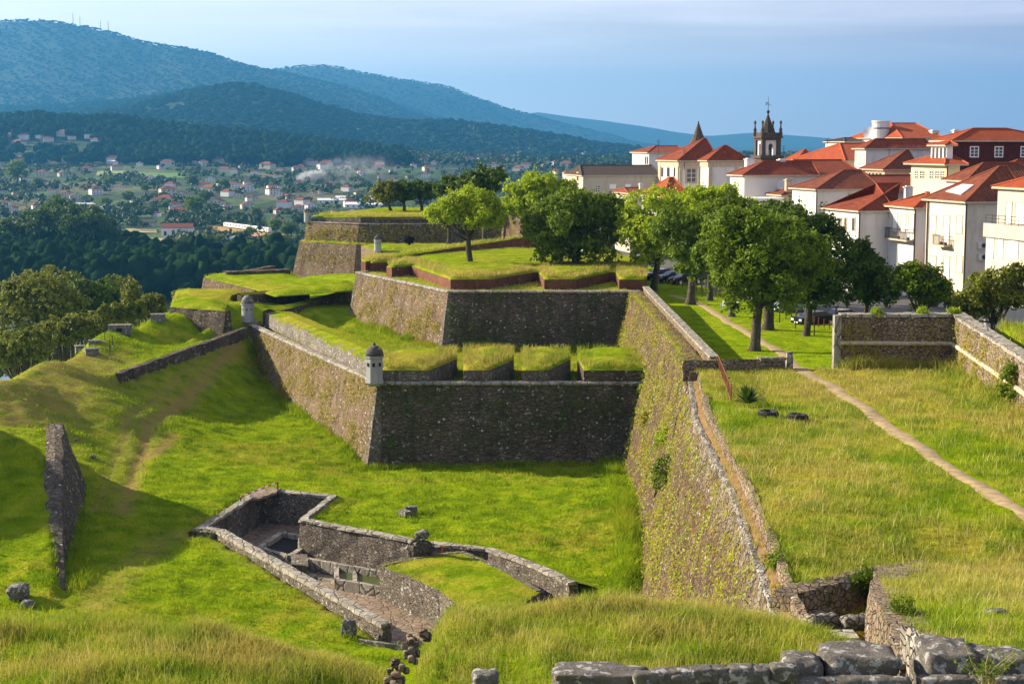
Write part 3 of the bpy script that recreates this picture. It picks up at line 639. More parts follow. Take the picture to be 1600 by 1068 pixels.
def quoin(parent, p, q, r, zt, zb, bt):
    P, Q, R_ = [np.array(v[:2], float) for v in (p, q, r)]; a = Q+(P-Q)/np.linalg.norm(P-Q)*.32; c = Q+(R_-Q)/np.linalg.norm(R_-Q)*.38
    mb = MB(); rampart(mb, [tuple(a), tuple(Q), tuple(c)], [(.03, zt), (-.4, zt), (-.4, zb), (bt+.03, zb)], .8, jit=.03); mb.build('quoin', M['pit'], parent)
quoin(lb, B, A, Cc, 8.38, 1.2, 1.27); quoin(lb, A, Cc, CE, 8.38, 1.2, 1.27); quoin(ub, Fp, E, G, 13.88, 6.7, 1.27); quoin(ub, E, G, H_, 13.88, 6.7, 1.27)
# ---- outworks on the left
ow = thing('near_redan', 'small dark fronted redan left of the domed sentry box, beside the old ditch slope', 'outwork')
Q = [tuple(PZ(px, py, 10.6)[:2]) for px, py in [(352, 485), (266, 479)]]; Qb = (Q[1][0]-4, 214)
mb = MB(); rampart(mb, [Q[0], Q[1], Qb], [(0, 10.5), (-1, 10.5), (-1, 5), (1.2, 5)], 1.2, jit=.1); mb.build('wall', M['wall_shade'], ow)
P = [Q[1], Q[0], (-35, 197), (-34.5, 212), Qb]
cap('turf', P, 10.5, M['rough'], ow, dome=.4); sown('top', P, 10.7, 12, .2, .05)
ow2 = thing('far_redan', 'sunlit redan with a pointed grassy corner above the river trees', 'outwork')
S1 = tuple(PZ(318, 432, 11.4)[:2]); S0 = tuple(PZ(398, 452, 11.4)[:2])
mb = MB(); rampart(mb, [S0, S1, (S1[0]+6, S1[1]+22)], [(0, 11.3), (-1, 11.3), (-1, 5), (1.3, 5)], 1.2, jit=.08); mb.build('wall', M['curtain'], ow2)
P = [S1, S0]+[tuple(PZ(px, py, 11.4)[:2]) for px, py in [(430, 463), (560, 453), (560, 441), (470, 436), (455, 424), (350, 426)]]
cap('turf', P, 11.3, M['lawn'], ow2, dome=.35); sown('top', P, 11.5, 12, .2, .05)
mb = MB(); rampart(mb, [tuple(PZ(px, py, 11.9)[:2]) for px, py in [(452, 424), (352, 428)]], [(.4, 10.5), (.4, 12.2), (-.4, 12.3), (-.4, 10.5)], 1, jit=.05); mb.build('parapet', M['wall_shade'], ow2)
ow3 = thing('covered_way_wall', 'long thin dark wall behind the domed sentry box', 'low wall')
mb = MB(); rampart(mb, [tuple(PZ(px, py, 11.1)[:2]) for px, py in [(481, 454), (430, 459), (374, 464)]], [(.4, 8), (.35, 11.3), (-.5, 11.4), (-.6, 8)], 1, jit=.07); mb.build('masonry', M['wall_shade'], ow3)
mb = MB(); rampart(mb, [tuple(PZ(px, py, 11.1)[:2]) for px, py in [(481, 454), (430, 459), (374, 464)]], [(.45, 11.3), (-.1, 11.6), (-1.6, 11.2), (-2.2, 10.2)], .8, jit=.05, closed=False); mb.build('turf', M['rough'], ow3)
# retaining wall along the counterscarp
mb = MB(); n = 26; V = []
pth = [tuple((W1+(W2-W1)*i/n)[:2]) for i in range(n+1)][::-1]
zz = [7.3+1.3*(1-i/n) for i in range(n+1)]
rampart(mb, pth, [(.25, -2.0), (.22, .12), (-.35, .16), (-.4, -2.)], .9, jit=.09, dz=zz)
tag(mb.build('counterscarp_wall', M['wall_shade']), 'low dark retaining wall crossing the slope up to the domed sentry box', 'low wall')
# wall stub at the far left
sw = thing('wall_stub', 'tall narrow stump of masonry ending the grassy bank at the left edge', 'ruined wall')
mb = MB(); pth = STUB[::-1]; zz = [2.6, 4.2, 6.6, 8.3]
k = len(pth); V = []
prof = lambda h: [(0.05, 1.5), (.0, h+.1), (-1.1, h+.2), (-1.4, 1.5)]
S = sub_path(pth, 1.0)
for wside in (0,):
    offs = {}
    Vv = []; n = 9
    for i, t in S:
        h = zz[i]*(1-t)+zz[i+1]*t+.35; lean = .9*(h-2)/6
        loop = []
        fo = 2.3*max(.03, (h-3.4)/5.2)
        for j in range(5): loop.append((fo*(1-j/4), 1.5+(h-1.5)*j/4))
        loop += [(-.6, h+.1), (-1.2, h-.1), (-1.3, 1.5)]
        for off, z in loop:
            a = mitre(pth, -off); p = a[i]*(1-t)+a[i+1]*t; Vv.append((p[0]+R.uniform(-.1, .1), p[1]+R.uniform(-.1, .1), z+R.uniform(-.06, .06)))
    k = 8; Fc = []
    for a in range(len(S)-1):
        for j in range(k): q = (j+1) % k; Fc.append((a*k+j, (a+1)*k+j, (a+1)*k+q, a*k+q))
    Fc += [tuple(range(k)), tuple((len(S)-1)*k+j for j in range(k-1, -1, -1))]; mb.add(Vv, Fc)
mb.build('masonry', M['wall_shade'], sw)
mb = MB(); mb.abox(-36.4, -35.1, 120.6, 122.6, 3, 7.1); mb.build('buttress', M['block'], sw)

# ================================================================== THE SUNKEN FOUNTAIN
pit = thing('sunken_fountain', 'sunken masonry fountain court with a dark basin, cut into the lawn below the bastion', 'fountain')
def pz(z, l): return [tuple(PZ(px, py, z)[:2]) for px, py in l]
mb = MB(); rampart(mb, PIT[:8], [(-.02, -.3), (0, 2.55), (.62, 2.62), (.66, -.3)], .8, jit=.05, vs=.5); mb.build('retaining_wall', M['pit'], pit)
mb = MB(); rampart(mb, PIT[:8], [(-.1, 2.5), (-.08, 2.68), (.5, 2.72), (.55, 2.5)], .7, jit=.05); mb.build('coping', M['coping'], pit)
inn = mitre(PIT[:8], .55); out_ = mitre(PIT[:8], 2.0); V = []; Fc = []
for (i, t) in sub_path(PIT[:8], .5):
    p = inn[i]*(1-t)+inn[i+1]*t; q = out_[i]*(1-t)+out_[i+1]*t
    for f in (0, .35, 1): w_ = p*(1-f)+q*f; V.append((w_[0], w_[1], (2.6 if f == 0 else float(zg(w_[0], w_[1]))*(1-.0)+.03 if f == 1 else max(2.45, .0))))
for i in range(len(V)//3-1):
    for j in (0, 1): Fc.append((i*3+j, i*3+j+1, i*3+j+4, i*3+j+3))
nmesh('turf_edge', V, Fc, M['rough'], parent=pit, smooth=True)
fw = [PIT[9], PIT[10], (PIT[10][0]-1.6, PIT[10][1]+.7), (PIT[0][0]-.3, PIT[0][1])]
mb = MB(); rampart(mb, fw[:3], [(-.3, -.3), (-.28, 2.95), (.32, 2.95), (.36, -.3)], .8, jit=.05, vs=.5); mb.build('front_wall', M['pit'], pit)
mb = MB(); rampart(mb, fw[:3], [(-.36, 2.9), (-.3, 3.12), (.34, 3.12), (.4, 2.9)], .8, jit=.05); mb.build('front_coping', M['coping'], pit)
mb = MB(); prism(mb, [(p[0], p[1]) for p in PIT], -.6, .05); mb.build('paving', M['pave'], pit)
mb = MB()
bas = pz(.5, [(404,855),(440,832),(470,836),(470,857),(452,868)])
for i in range(5): a, b = bas[i], bas[(i+1) % 5]; rampart(mb, [a, b], [(.22, 0), (.22, .55), (-.22, .55), (-.22, 0)], .8, jit=.03)
mb.build('basin_kerb', M['coping'], pit)
mb = MB(); prism(mb, bas, .06, .2); mb.build('basin_water', M['hole'], pit)
tr = pz(.7, [(525,884),(598,893),(598,917),(527,905)])
mb = MB()
for i in range(4): a, b = tr[i], tr[(i+1) % 4]; rampart(mb, [a, b], [(.16, 0), (.16, .75), (-.16, .75), (-.16, 0)], .8, jit=.03)
rampart(mb, [tuple((np.array(tr[0])*.6+np.array(tr[1])*.4)), tuple((np.array(tr[3])*.6+np.array(tr[2])*.4))], [(.12, 0), (.12, .7), (-.12, .7), (-.12, 0)], .8)
rampart(mb, pz(.9, [(478, 872), (598, 893)]), [(.2, 0), (.2, .95), (-.2, .95), (-.2, 0)], 1.0, jit=.05)
rampart(mb, pz(.2, [(470, 893), (598, 926)]), [(.22, 0), (.22, .22), (-.22, .22), (-.22, 0)], 1.0, jit=.04)
mb.build('trough', M['coping'], pit)
mb = MB(); prism(mb, tr, .05, .5); mb.build('mossy_water', plain('mossy_trough_water', (.06, .075, .02), .3), pit)
mb = MB(); prism(mb, pz(.9, [(455, 866), (480, 866), (482, 885), (455, 882)]), 0, .95); mb.build('basin_pier', M['pit'], pit)
pf = pz(2.3, [(595,884),(644,873),(697,865),(726,863),(790,890),(846,924),(760,985),(686,922)])
mb = MB(); prism(mb, pf, -.3, 2.3); rampart(mb, [pf[7], pf[0]], [(.1, -.2), (.02, 2.34), (-.5, 2.34), (-.5, -.2)], .7, jit=.04, vs=.4)
for i in (0, 1, 2, 3, 4): rampart(mb, [pf[i], pf[i+1]], [(0.04, 1.8), (.04, 2.4), (-.4, 2.42), (-.4, 1.8)], .8, jit=.04)
o = mb.build('platform', M['pit'], pit); cap('turf', pf, 2.33, M['rough'], o, dome=.12, lip=.03, res=.35)
sown('pitg', pf, 2.38, 60, .16, .03)
# carved stone ornament
sx, sy, sz = PZ(657, 868, 2.3)
orn = thing('carved_stone_ornament', 'scrolled stone ornament crowned by a rough boulder on the fountain platform', 'stone ornament', loc=(sx, sy, sz))
def rock(mb, c, r, seed, sc=(1, 1, .7), n=10, m=0, yaw=0, sq=1.0):
    """rough stone: a cube-sphere pulled towards a box as sq falls"""
    n = max(4, n-2); p = 2/sq; V = []; Fc = []; g = np.linspace(-1, 1, n+1)
    for ax in range(3):
        for sg in (-1, 1):
            b0 = len(V)
            for i in range(n+1):
                for j in range(n+1):
                    q = [0, 0, 0]; q[ax] = sg; q[(ax+1) % 3] = g[i]; q[(ax+2) % 3] = g[j]; V.append(q)
            for i in range(n):
                for j in range(n):
                    a = b0+i*(n+1)+j; f = (a, a+n+1, a+n+2, a+1); Fc.append(f if sg > 0 else f[::-1])
    V = np.array(V, float); V /= ((np.abs(V)**p).sum(1)**(1/p))[:, None]
    nz = fbm(V[:, 0]*1.6+V[:, 2]*.7+seed*3.1, V[:, 1]*1.6+V[:, 2]*1.9+seed, 3); nz2 = vn(V[:, 0]*6+seed, V[:, 1]*6+V[:, 2]*5)
    V = V*(1+(.10 if sq < .7 else .15)*nz+.025*nz2)[:, None]*r*np.array(sc)
    V = np.stack([c[0]+V[:, 0]*math.cos(yaw)-V[:, 1]*math.sin(yaw), c[1]+V[:, 0]*math.sin(yaw)+V[:, 1]*math.cos(yaw), c[2]+V[:, 2]], 1)
    K = {}; idx = []; out = []
    for v in V:
        k = tuple(np.round(v, 4))
        if k not in K: K[k] = len(out); out.append(v)
        idx.append(K[k])
    mb.add(out, [tuple(idx[i] for i in f) for f in Fc], m)
mb = MB(); mb.abox(-.45, .75, -.3, .4, 0, .75); rock(mb, (.15, .05, .75), .55, 5, (1.1, .8, .7), 8); mb.build('pedestal', M['pit'], orn, True)
mb = MB(); mb.tube([(-.75, -.2, 0), (-.72, -.2, .35), (-.95, -.2, .6), (-.75, -.2, .95), (-.35, -.2, 1.15), (0, -.2, 1.2)], [.16, .13, .17, .14, .15, .1], 8); mb.build('scroll', M['white_stone'], orn, True)
mb = MB(); rock(mb, (.12, 0, 1.5), .42, 9, (1.15, .9, .72), 9, sq=.8); mb.build('boulder', M['block'], orn, True)
mb = MB(); mb.abox(-.06, .06, -.06, .06, 0, .45)
p = PZ(691, 862, 2.3); o = mb.build('brick_post', plain('orange_brick', (.42, .15, .06)), None); o.location = tuple(p); tag(o, 'small orange brick post beside the carved ornament', 'post')
# barrier and slab
a = PZ(376, 776, 3.0); b = PZ(434, 753, 3.6)
m_, nt_, b_ = mat('red_white_tape'); sp_ = N(nt_, 'ShaderNodeSeparateXYZ'); nt_.links.new(pos(nt_), sp_.inputs[0])
fr_ = math_(nt_, 'FRACT', math_(nt_, 'MULTIPLY', sp_.outputs[0], 2.2)); nt_.links.new(ramp(nt_, fr_, [(0, (.65, .06, .03)), (.5, (.75, .74, .7))], 'CONSTANT'), b_.inputs['Base Color'])
bar = thing('striped_barrier', 'red and white striped barrier pole leaning over the fountain wall corner', 'barrier', loc=tuple(a))
mb = MB(); mb.tube([(0, 0, 0), tuple(b-a)], [.06, .06], 8); mb.build('pole', m_, bar)
mb = MB(); d = b-a; mb.tube([tuple(d), (d[0], d[1], d[2]-1.2)], [.05, .05], 6); mb.build('stand', M['iron'], bar); mb = MB(); mb.tube([(0, 0, 0), (0, 0, -.5)], [.06, .06], 6); mb.build('stand', M['iron'], bar)
mb = MB(); prism(mb, pz(2.9, [(393, 777), (415, 762), (440, 761), (432, 768), (405, 778)]), 2.72, 2.9)
tag(mb.build('stone_slab', M['pave']), 'flat stone slab bridging the back corner of the fountain court', 'slab')
def loose(px, py, z, r, seed, label, sc=(1, .8, .6), mt='block', name='stone', cat='stone', group=None, sq=.75, sink=.25, yaw=0):
    p = on_ground(px, py); z = p[2]; mb = MB(); rock(mb, (0, 0, 0), r, seed, sc, 7, yaw=yaw, sq=sq); o = mb.build(name, M[mt], None, False)
    o.location = (p[0], p[1], p[2]+r*sc[2]*(1-sink)); return tag(o, label, cat, group)
t = thing('stone_bench', 'pair of flat stone slabs lying on the lawn above the fountain', 'stone slabs', loc=tuple(PZ(636, 804, 2.2)))
mb = MB(); mb.box((-.15, -.2, 0), (.8, .6, 0), (-.6, .8, 0), .4, .55, 1.0); mb.build('lower_slab', M['block'], t)
mb = MB(); mb.box((.3, .5, 0), (1, .1, 0), (-.1, 1, 0), .55, .9, .4); mb.build('upper_slab', M['block'], t)
loose(29, 938, 3.5, .62, 3, 'angular grey boulder on the shaded left bank', (1, .9, .8), sq=.6)
loose(45, 950, 3.4, .42, 4, 'rounded grey stone beside the angular boulder, left bank')
loose(145, 716, 3.6, .3, 6, 'small pale stone on the sunny slope, left of the rutted track')
loose(322, 986, 2.6, .3, 8, 'small stone in the bare soil at the near lawn edge')
loose(120, 690, 4.2, .2, 12, 'tiny stone near the top of the wall stump')
t = loose(545, 995, 2.5, .55, 14, 'leaning slab of rock by the end of the fountain wall', (.8, .5, 1.1), sq=.6)
mb = MB(); rampart(mb, pz(2.2, [(560, 1000), (640, 1012)]), [(.12, 1.5), (.12, 2.3), (-.12, 2.3), (-.12, 1.5)], .8, jit=.04); tag(mb.build('stone_kerb', M['block']), 'thin line of kerb stones at the exit of the fountain court', 'kerb')

# ================================================================== SENTRY BOXES
def sentry(loc, w, h, label, n=8, dome='onion', wins=True, name='sentry_box'):
    t = thing(name, label, 'sentry box', 'stone sentry boxes on the rampart corners', loc)
    r = w/2; mb = MB(); mb.lathe((0, 0, 0), [(r*.6, -.45), (r*.9, -.25), (r*1.08, -.12), (r*1.08, .05), (r, .06), (r*.97, h*.60), (r*1.1, h*.61), (r*1.14, h*.66), (r*1.0, h*.665)], n, a0=math.pi/8)
    mb.build('body', M['sentry'], t)
    mb = MB()
    pr = [(r*1.06, h*.66), (r*1.02, h*.74), (r*.86, h*.82), (r*.5, h*.89), (r*.18, h*.92)] if dome == 'onion' else [(r*1.02, h*.66), (r*1.0, h*.76), (r*.8, h*.88), (r*.45, h*.96), (r*.1, h*.99)]
    mb.lathe((0, 0, 0), pr, 16); mb.build('dome', M['sentry_dark'] if dome == 'onion' else M['block'], t, True)
    if dome != 'round':
        mb = MB(); mb.lathe((0, 0, 0), [(r*.2, h*.915), (r*.14, h*.935), (r*.22, h*.955), (r*.1, h*.975), (r*.12, h*.985), (.02, h*1.0)], 10); mb.build('finial', M['sentry_dark'], t, True)
    if wins:
        for k in (-1, 0, 1):
            a = -math.pi/2+k*math.pi/4-.0; mb = MB(); c = np.array([math.cos(a), math.sin(a), 0]); s = np.array([-math.sin(a), math.cos(a), 0])
            mb.box(c*r*.90+np.array([0, 0, h*.40]), s, c, h*.09, r*.26, r*.14); mb.build('loophole', M['hole'], t)
    return t
sentry((A[0]-.25, A[1]-.25, 8.75), 1.62, 3.55, 'white sentry box with a dark onion dome on the near corner of the lower bastion')
sentry((Cc[0]-.1, Cc[1]-.1, 9.0), 1.5, 3.1, 'round topped grey sentry box on the far left corner of the lower bastion', dome='round', n=16)
p = PZ(590, 391, 11.2); sentry((p[0], p[1]+.4, 11.2), 1.3, 2.9, 'small distant sentry box on the ledge below the far bastion', n=12)
sentry((I_[0], I_[1], 15.2), 1.15, 2.6, 'tiny sentry box on the left corner of the farthest bastion', wins=False)

# ================================================================== TREES
def leaves(centers, normals, size, mt, name, parent, aspect=.62, droop=0.):
    n = len(centers); rr = np.random.default_rng(n)
    nn = normals+rr.normal(0, .75, (n, 3)); nn /= np.linalg.norm(nn, axis=1)[:, None]
    u = np.cross(nn, rr.normal(0, 1, (n, 3))); u /= np.linalg.norm(u, axis=1)[:, None]; v = np.cross(nn, u)
    s = size*rr.uniform(.6, 1.35, (n, 1)); u = u*s*.5; v = v*s*.5*aspect
    V = np.stack([centers-u, centers-v*.9+u*.1, centers+u, centers+v], 1).reshape(-1, 3)
    return nmesh(name, V, np.arange(4*n).reshape(n, 4), mt, parent=parent)
def crown_points(ells, n, seed, sub=.34, clump=7, spread=.3):
    rr = np.random.default_rng(seed); Cn = []; Nm = []
    vol = np.array([e[3]*e[5] for e in ells]); vol = vol/vol.sum()
    for e, f in zip(ells, vol):
        c = np.array(e[:3]); r = np.array(e[3:6]); m = max(1, int(n*f/clump))
        K = max(10, int(26*(.34/sub)**2)); d = rr.normal(0, 1, (K, 3)); d /= np.linalg.norm(d, axis=1)[:, None]
        d[:, 2] = np.where(d[:, 2] < -.45, -d[:, 2], d[:, 2])
        bc = c+d*r*rr.uniform(.55, .86, (K, 1)); br = np.mean(r)*sub*rr.uniform(.45, 1.25, K)
        k = rr.integers(0, K, m); dd = rr.normal(0, 1, (m, 3))+d[k]*.9; dd /= np.linalg.norm(dd, axis=1)[:, None]
        pc = bc[k]+dd*br[k, None]*rr.uniform(.75, 1.1, (m, 1))*np.array([1, 1, .8])
        core = rr.random(m) < .18; cd = rr.normal(0, 1, (m, 3)); cd /= np.linalg.norm(cd, axis=1)[:, None]
        pc = np.where(core[:, None], c+cd*r*rr.uniform(.1, .7, (m, 1)), pc)
        rag = rr.random((m, 1)) < .07; pc = np.where(rag, c+(pc-c)*rr.uniform(1.05, 1.28, (m, 1)), pc); P = np.repeat(pc, clump, 0)+rr.normal(0, spread*.5, (m*clump, 3)); Cn.append(P); Nm.append(np.repeat(dd, clump, 0)+np.array([0, 0, .3]))
    return np.concatenate(Cn), np.concatenate(Nm)
def trunk_mesh(base, top, r, ells, name, parent, mt, seed, limbs=7, lean=0.):
    rr = random.Random(seed); mb = MB(); b = np.array(base, float); t = np.array(top, float)
    fork = b+(t-b)*.55
    mid = b+(fork-b)*.5+np.array([rr.uniform(-.1, .1), 0, 0])*r*4
    mb.tube([b-[0, 0, .5], b+[0, 0, .05], b+(fork-b)*.12, mid, fork, t], [r*1.7, r*1.45, r*1.1, r, r*.9, r*.35], 10)
    for i in range(limbs):
        e = ells[i % len(ells)]; a = 2*math.pi*i/limbs+rr.uniform(-.4, .4)
        en = np.array(e[:3])+np.array([math.cos(a)*e[3]*.7, math.sin(a)*e[4]*.7, rr.uniform(-.1, .5)*e[5]])
        s = b+(fork-b)*rr.uniform(.75, 1.0); m1 = s*.55+en*.45+np.array([0, 0, -.12*np.linalg.norm(en-s)])
        mb.tube([s, m1, en], [r*.55, r*.35, r*.08], 6)
        for q in range(2):
            e2 = en+np.array([rr.uniform(-1, 1)*e[3]*.4, rr.uniform(-1, 1)*e[3]*.4, rr.uniform(0, .5)*e[5]]); mb.tube([m1, (m1+e2)/2+[0, 0, .1], e2], [r*.28, r*.16, r*.04], 5)
    return mb.build(name, mt, parent, True)
def tree(label, base_px, D, zb, crown_px, mt, r=.3, n=9000, size=.30, name='broadleaf_tree', group=None, seed=1, sub=.34, limbs=7, cat='tree', clump=7, depth=.85, spread=.3):
    """crown_px: list of (cx, cy, rx, ry) in photograph pixels, stood at the tree's own distance"""
    bp = PD(base_px, 400, D); b = np.array([bp[0], D, zb]); k = D/2500.; ells = []
    for i, c in enumerate(crown_px):
        p = PD(c[0], c[1], D+(c[4] if len(c) > 4 else 0)); ells.append((p[0], p[1], p[2], c[2]*k, c[2]*k*depth, c[3]*k))
    t = thing(name, label, cat, group, b); top = np.array([ells[0][0], ells[0][1], ells[0][2]+ells[0][5]*.3])
    ells = [(e[0]-b[0], e[1]-b[1], e[2]-b[2], *e[3:]) for e in ells]
    trunk_mesh((0, 0, 0), top-b, r, ells, 'trunk', t, M['bark'], seed, limbs)
    P, Nn = crown_points(ells, n, seed, sub, clump, spread); leaves(P, Nn, size, mt, 'crown', t); return t
def gD(px, py, z): return float(PZ(px, py, z)[1])
park_g = 'trees along the park footpath'
d = gD(1182, 548, 13.2)
tree('largest park tree with a pale trunk, beside the path nearest the gate', 1182, d, 13.2, [(1195, 405, 80, 84), (1148, 400, 42, 50, 1), (1245, 425, 62, 72, 2), (1195, 462, 66, 42), (1150, 355, 40, 28)], M['leaf_b'], .38, 34000, .30, seed=3, group=park_g, limbs=9)
tree('dark park tree standing just behind the largest one, on its right', 1262, d+11, 13, [(1280, 412, 56, 86, 0), (1240, 375, 52, 52), (1298, 455, 42, 44), (1255, 460, 40, 38)], M['leaf_c'], .3, 24000, .32, seed=4, group=park_g)
d = gD(1080, 472, 12.9)
tree('park tree with a straight dark trunk beside the coping wall', 1080, d, 12.9, [(1085, 388, 56, 54), (1055, 360, 38, 36), (1120, 365, 42, 52), (1090, 420, 40, 28)], M['leaf_b'], .42, 21000, .34, seed=5, group=park_g)
d = gD(1022, 452, 12.7)
tree('bright lime tree at the far end of the park lawn', 1022, d, 12.7, [(1035, 350, 64, 60), (1000, 372, 36, 48), (1080, 328, 50, 34), (1020, 400, 36, 30)], M['leaf_a'], .38, 23000, .38, seed=6, group=park_g)
d = gD(1145, 496, 12.8)
tree('park tree in front of the white bench, right of the path', 1145, d, 12.8, [(1140, 378, 50, 56), (1150, 428, 42, 46), (1115, 405, 34, 42)], M['leaf_b'], .3, 17000, .34, seed=7, group=park_g)
tree('park tree whose crown spreads below the white conservatory', 1110, 178, 12.6, [(1115, 318, 48, 28), (1165, 335, 30, 25)], M['leaf_a'], .3, 8000, .38, seed=8, group=park_g)
tree('park tree with a short thick trunk behind the largest one', 1202, gD(1202, 516, 13), 13, [(1215, 350, 48, 36), (1230, 345, 40, 30, 3)], M['leaf_c'], .45, 9000, .32, seed=18, group=park_g)
ubg = 'trees between the upper bastion and the street'
tree('large round tree right behind the brick embrasures of the upper bastion', 900, 196, 14.5, [(900, 362, 82, 56), (952, 348, 46, 48, 2), (852, 368, 40, 44), (905, 325, 52, 28), (895, 395, 60, 28)], M['leaf_b'], .5, 34000, .40, seed=9, group=ubg, limbs=9)
tree('yellow green tree left of the large round tree', 840, 232, 14, [(838, 310, 52, 34), (872, 318, 38, 32), (815, 325, 30, 30), (885, 300, 26, 18)], M['leaf_a'], .4, 18000, .46, seed=10, group=ubg)
tree('dark round tree behind the lone bastion tree', 757, 262, 14, [(757, 284, 40, 24), (740, 292, 26, 20)], M['leaf_c'], .4, 9000, .48, seed=11, group=ubg)
tree('low dark crown between the dark round tree and the umbrella shaped trees', 702, 266, 14, [(702, 292, 24, 15)], M['leaf_c'], .3, 4500, .46, seed=12, group=ubg)
tree('lone flat crowned tree standing on the upper bastion', 735, gD(735, 415, 15.05), 15.05, [(728, 336, 56, 30), (698, 334, 32, 24), (762, 338, 34, 28), (738, 314, 38, 20)], M['leaf_a'], .36, 15000, .34, seed=13, limbs=8)
umb = 'umbrella shaped trees on the farthest bastion'
for px, cx, w, s, lb_ in ((614, 600, 28, 21, 'leftmost umbrella shaped tree on the farthest bastion, leaning left'), (632, 630, 30, 22, 'middle umbrella shaped tree on the farthest bastion, with forked trunks'), (660, 655, 28, 23, 'rightmost umbrella shaped tree on the farthest bastion')):
    tree(lb_, px, 318+s/5, 16.1, [(cx, 302 if s > 21 else 307, w, 15), (cx+6, 296, w*.7, 13)], M['leaf_d'] if s == 21 else M['leaf_c'], .32, 5200, .5, seed=s, group=umb, name='umbrella_tree')
st_g = 'trees between the street and the white houses'
tree('dark ragged tree left of the small courtyard tree, before the white house', 1355, 142, 13, [(1358, 440, 34, 50), (1345, 400, 18, 28), (1375, 455, 25, 38)], M['leaf_c'], .2, 11000, .30, seed=31, group=st_g)
tree('round tree in front of the tall white house, with sunlit left side', 1440, 136, 13, [(1438, 452, 36, 44), (1420, 440, 24, 30), (1465, 462, 22, 26)], M['leaf_b'], .2, 10000, .32, seed=32, group=st_g)
tree('loose leafy tree before the cream concrete house at the right edge', 1556, 128, 13.2, [(1552, 465, 44, 46), (1520, 480, 28, 30), (1590, 455, 30, 42)], M['leaf_d'], .2, 11000, .32, seed=33, group=st_g)
# ball shaped dark bush on the ledge
tree('small ball shaped dark tree on a thin stalk, before the far bastion wall', 640, 292, 11.2, [(640, 376, 7.5, 7)], M['hole'], .1, 1500, .3, name='clipped_tree', seed=34, limbs=0)
# riverside trees behind the slope at the left
rv = 'big trees below the ridge at the left'
for i, (px, D, z, cr, n, lb_) in enumerate([(60, 245, -22, [(55, 470, 62, 46), (30, 500, 50, 60), (90, 490, 45, 55)], 15000, 'broad tree at the far left edge, below the ridge'),
    (70, 262, -26, [(75, 450, 50, 32), (100, 470, 50, 45)], 9000, 'tall tree crown rising behind the leftmost broad tree'), (150, 255, -24, [(140, 465, 52, 42), (165, 500, 45, 55), (120, 500, 50, 50)], 14000, 'wide dark tree in the middle of the left clump'),
    (40, 215, -12, [(40, 545, 45, 26), (10, 560, 30, 24)], 6000, 'low bushy tree just behind the grassy crest at the far left'), (95, 222, -12, [(92, 528, 42, 26), (120, 515, 28, 22)], 6000, 'low bushy tree behind the brown part of the ridge'), (140, 232, -14, [(145, 512, 36, 26)], 5000, 'low dark tree behind the stone housings'), (110, 285, -30, [(110, 480, 60, 40), (30, 470, 55, 36)], 9000, 'dark tree at the back of the left clump, against the river forest'),
    (200, 268, -24, [(185, 470, 38, 40), (210, 500, 40, 40)], 9000, 'round tree at the right end of the left clump'), (15, 230, -20, [(20, 570, 45, 38), (50, 585, 30, 30)], 7000, 'low sunny tree crown at the left edge above the grassy ridge')]):
    tree(lb_, px, D, z, cr, M['leaf_d'] if i != 2 else M['leaf_c'], .5, n, .5, seed=40+i, group=rv)
cy_g = 'narrow young trees behind the ridge'
for i, (px, top, w) in enumerate([(165, 478, 12), (184, 470, 10), (200, 465, 11), (217, 468, 10), (232, 457, 12), (250, 460, 11), (205, 440, 16)]):
    tree(['first','second','third','fourth','fifth','sixth','tallest'][i]+(' narrow young tree from the left behind the ridge' if i < 6 else ' narrow young tree rising behind the others near the ridge'), px, 222+i*2+(10 if i == 6 else 0), -1, [(px, (top+512)/2, w, (512-top)/2)], M['leaf_d'], .12, 2600, .36, seed=60+i, group=cy_g, name='young_tree', limbs=3)
tree('bushy tree beside the corner of the near redan', 292, 250, 2, [(290, 468, 18, 14), (280, 462, 10, 8)], M['leaf_d'], .2, 3000, .4, seed=70)

# ================================================================== TOWN
M['white'] = plaster('white_lime_plaster', (.60, .59, .60), .8)
M['cream'] = plaster('stained_cream_plaster', (.54, .50, .43), .95)
M['grime'] = plaster('streaked_concrete', (.46, .42, .36), .9)
M['maroon'] = tile_mat('maroon_wall_tiles', (.085, .022, .020), (.11, .03, .026), (.07, .02, .018))
M['yellowp'] = plaster('pale_yellow_plaster', (.66, .56, .36), .3)
M['granite'] = plain('granite_trim', (.42, .35, .26), .9, var=.2)
M['roof_o'] = tile_mat('orange_clay_tiles', (.30, .052, .016), (.37, .080, .022), (.20, .048, .025))
M['roof_r'] = tile_mat('red_clay_tiles', (.19, .034, .016), (.27, .062, .024), (.10, .03, .02))
M['roof_b'] = tile_mat('brown_clay_tiles', (.16, .040, .022), (.24, .07, .032), (.08, .036, .024))
M['roof_k'] = tile_mat('blackened_tiles', (.045, .035, .032), (.07, .05, .045), (.03, .025, .02))
M['roof_v'] = tile_mat('muted_valley_tiles', (.15, .042, .026), (.19, .06, .035), (.10, .035, .025))
M['wall_v'] = plaster('valley_house_plaster', (.66, .66, .66), .2)
M['shutter'] = plain('white_shutter', (.80, .80, .80), .6, var=.05)
M['glass'] = glass_mat('window_glass')
M['pipe'] = plain('dark_drainpipe', (.05, .04, .035), .6)
M['metal'] = plain('pale_metal', (.55, .56, .58), .4)
def xyrot(a): return np.array([math.cos(a), math.sin(a), 0.]), np.array([-math.sin(a), math.cos(a), 0.])
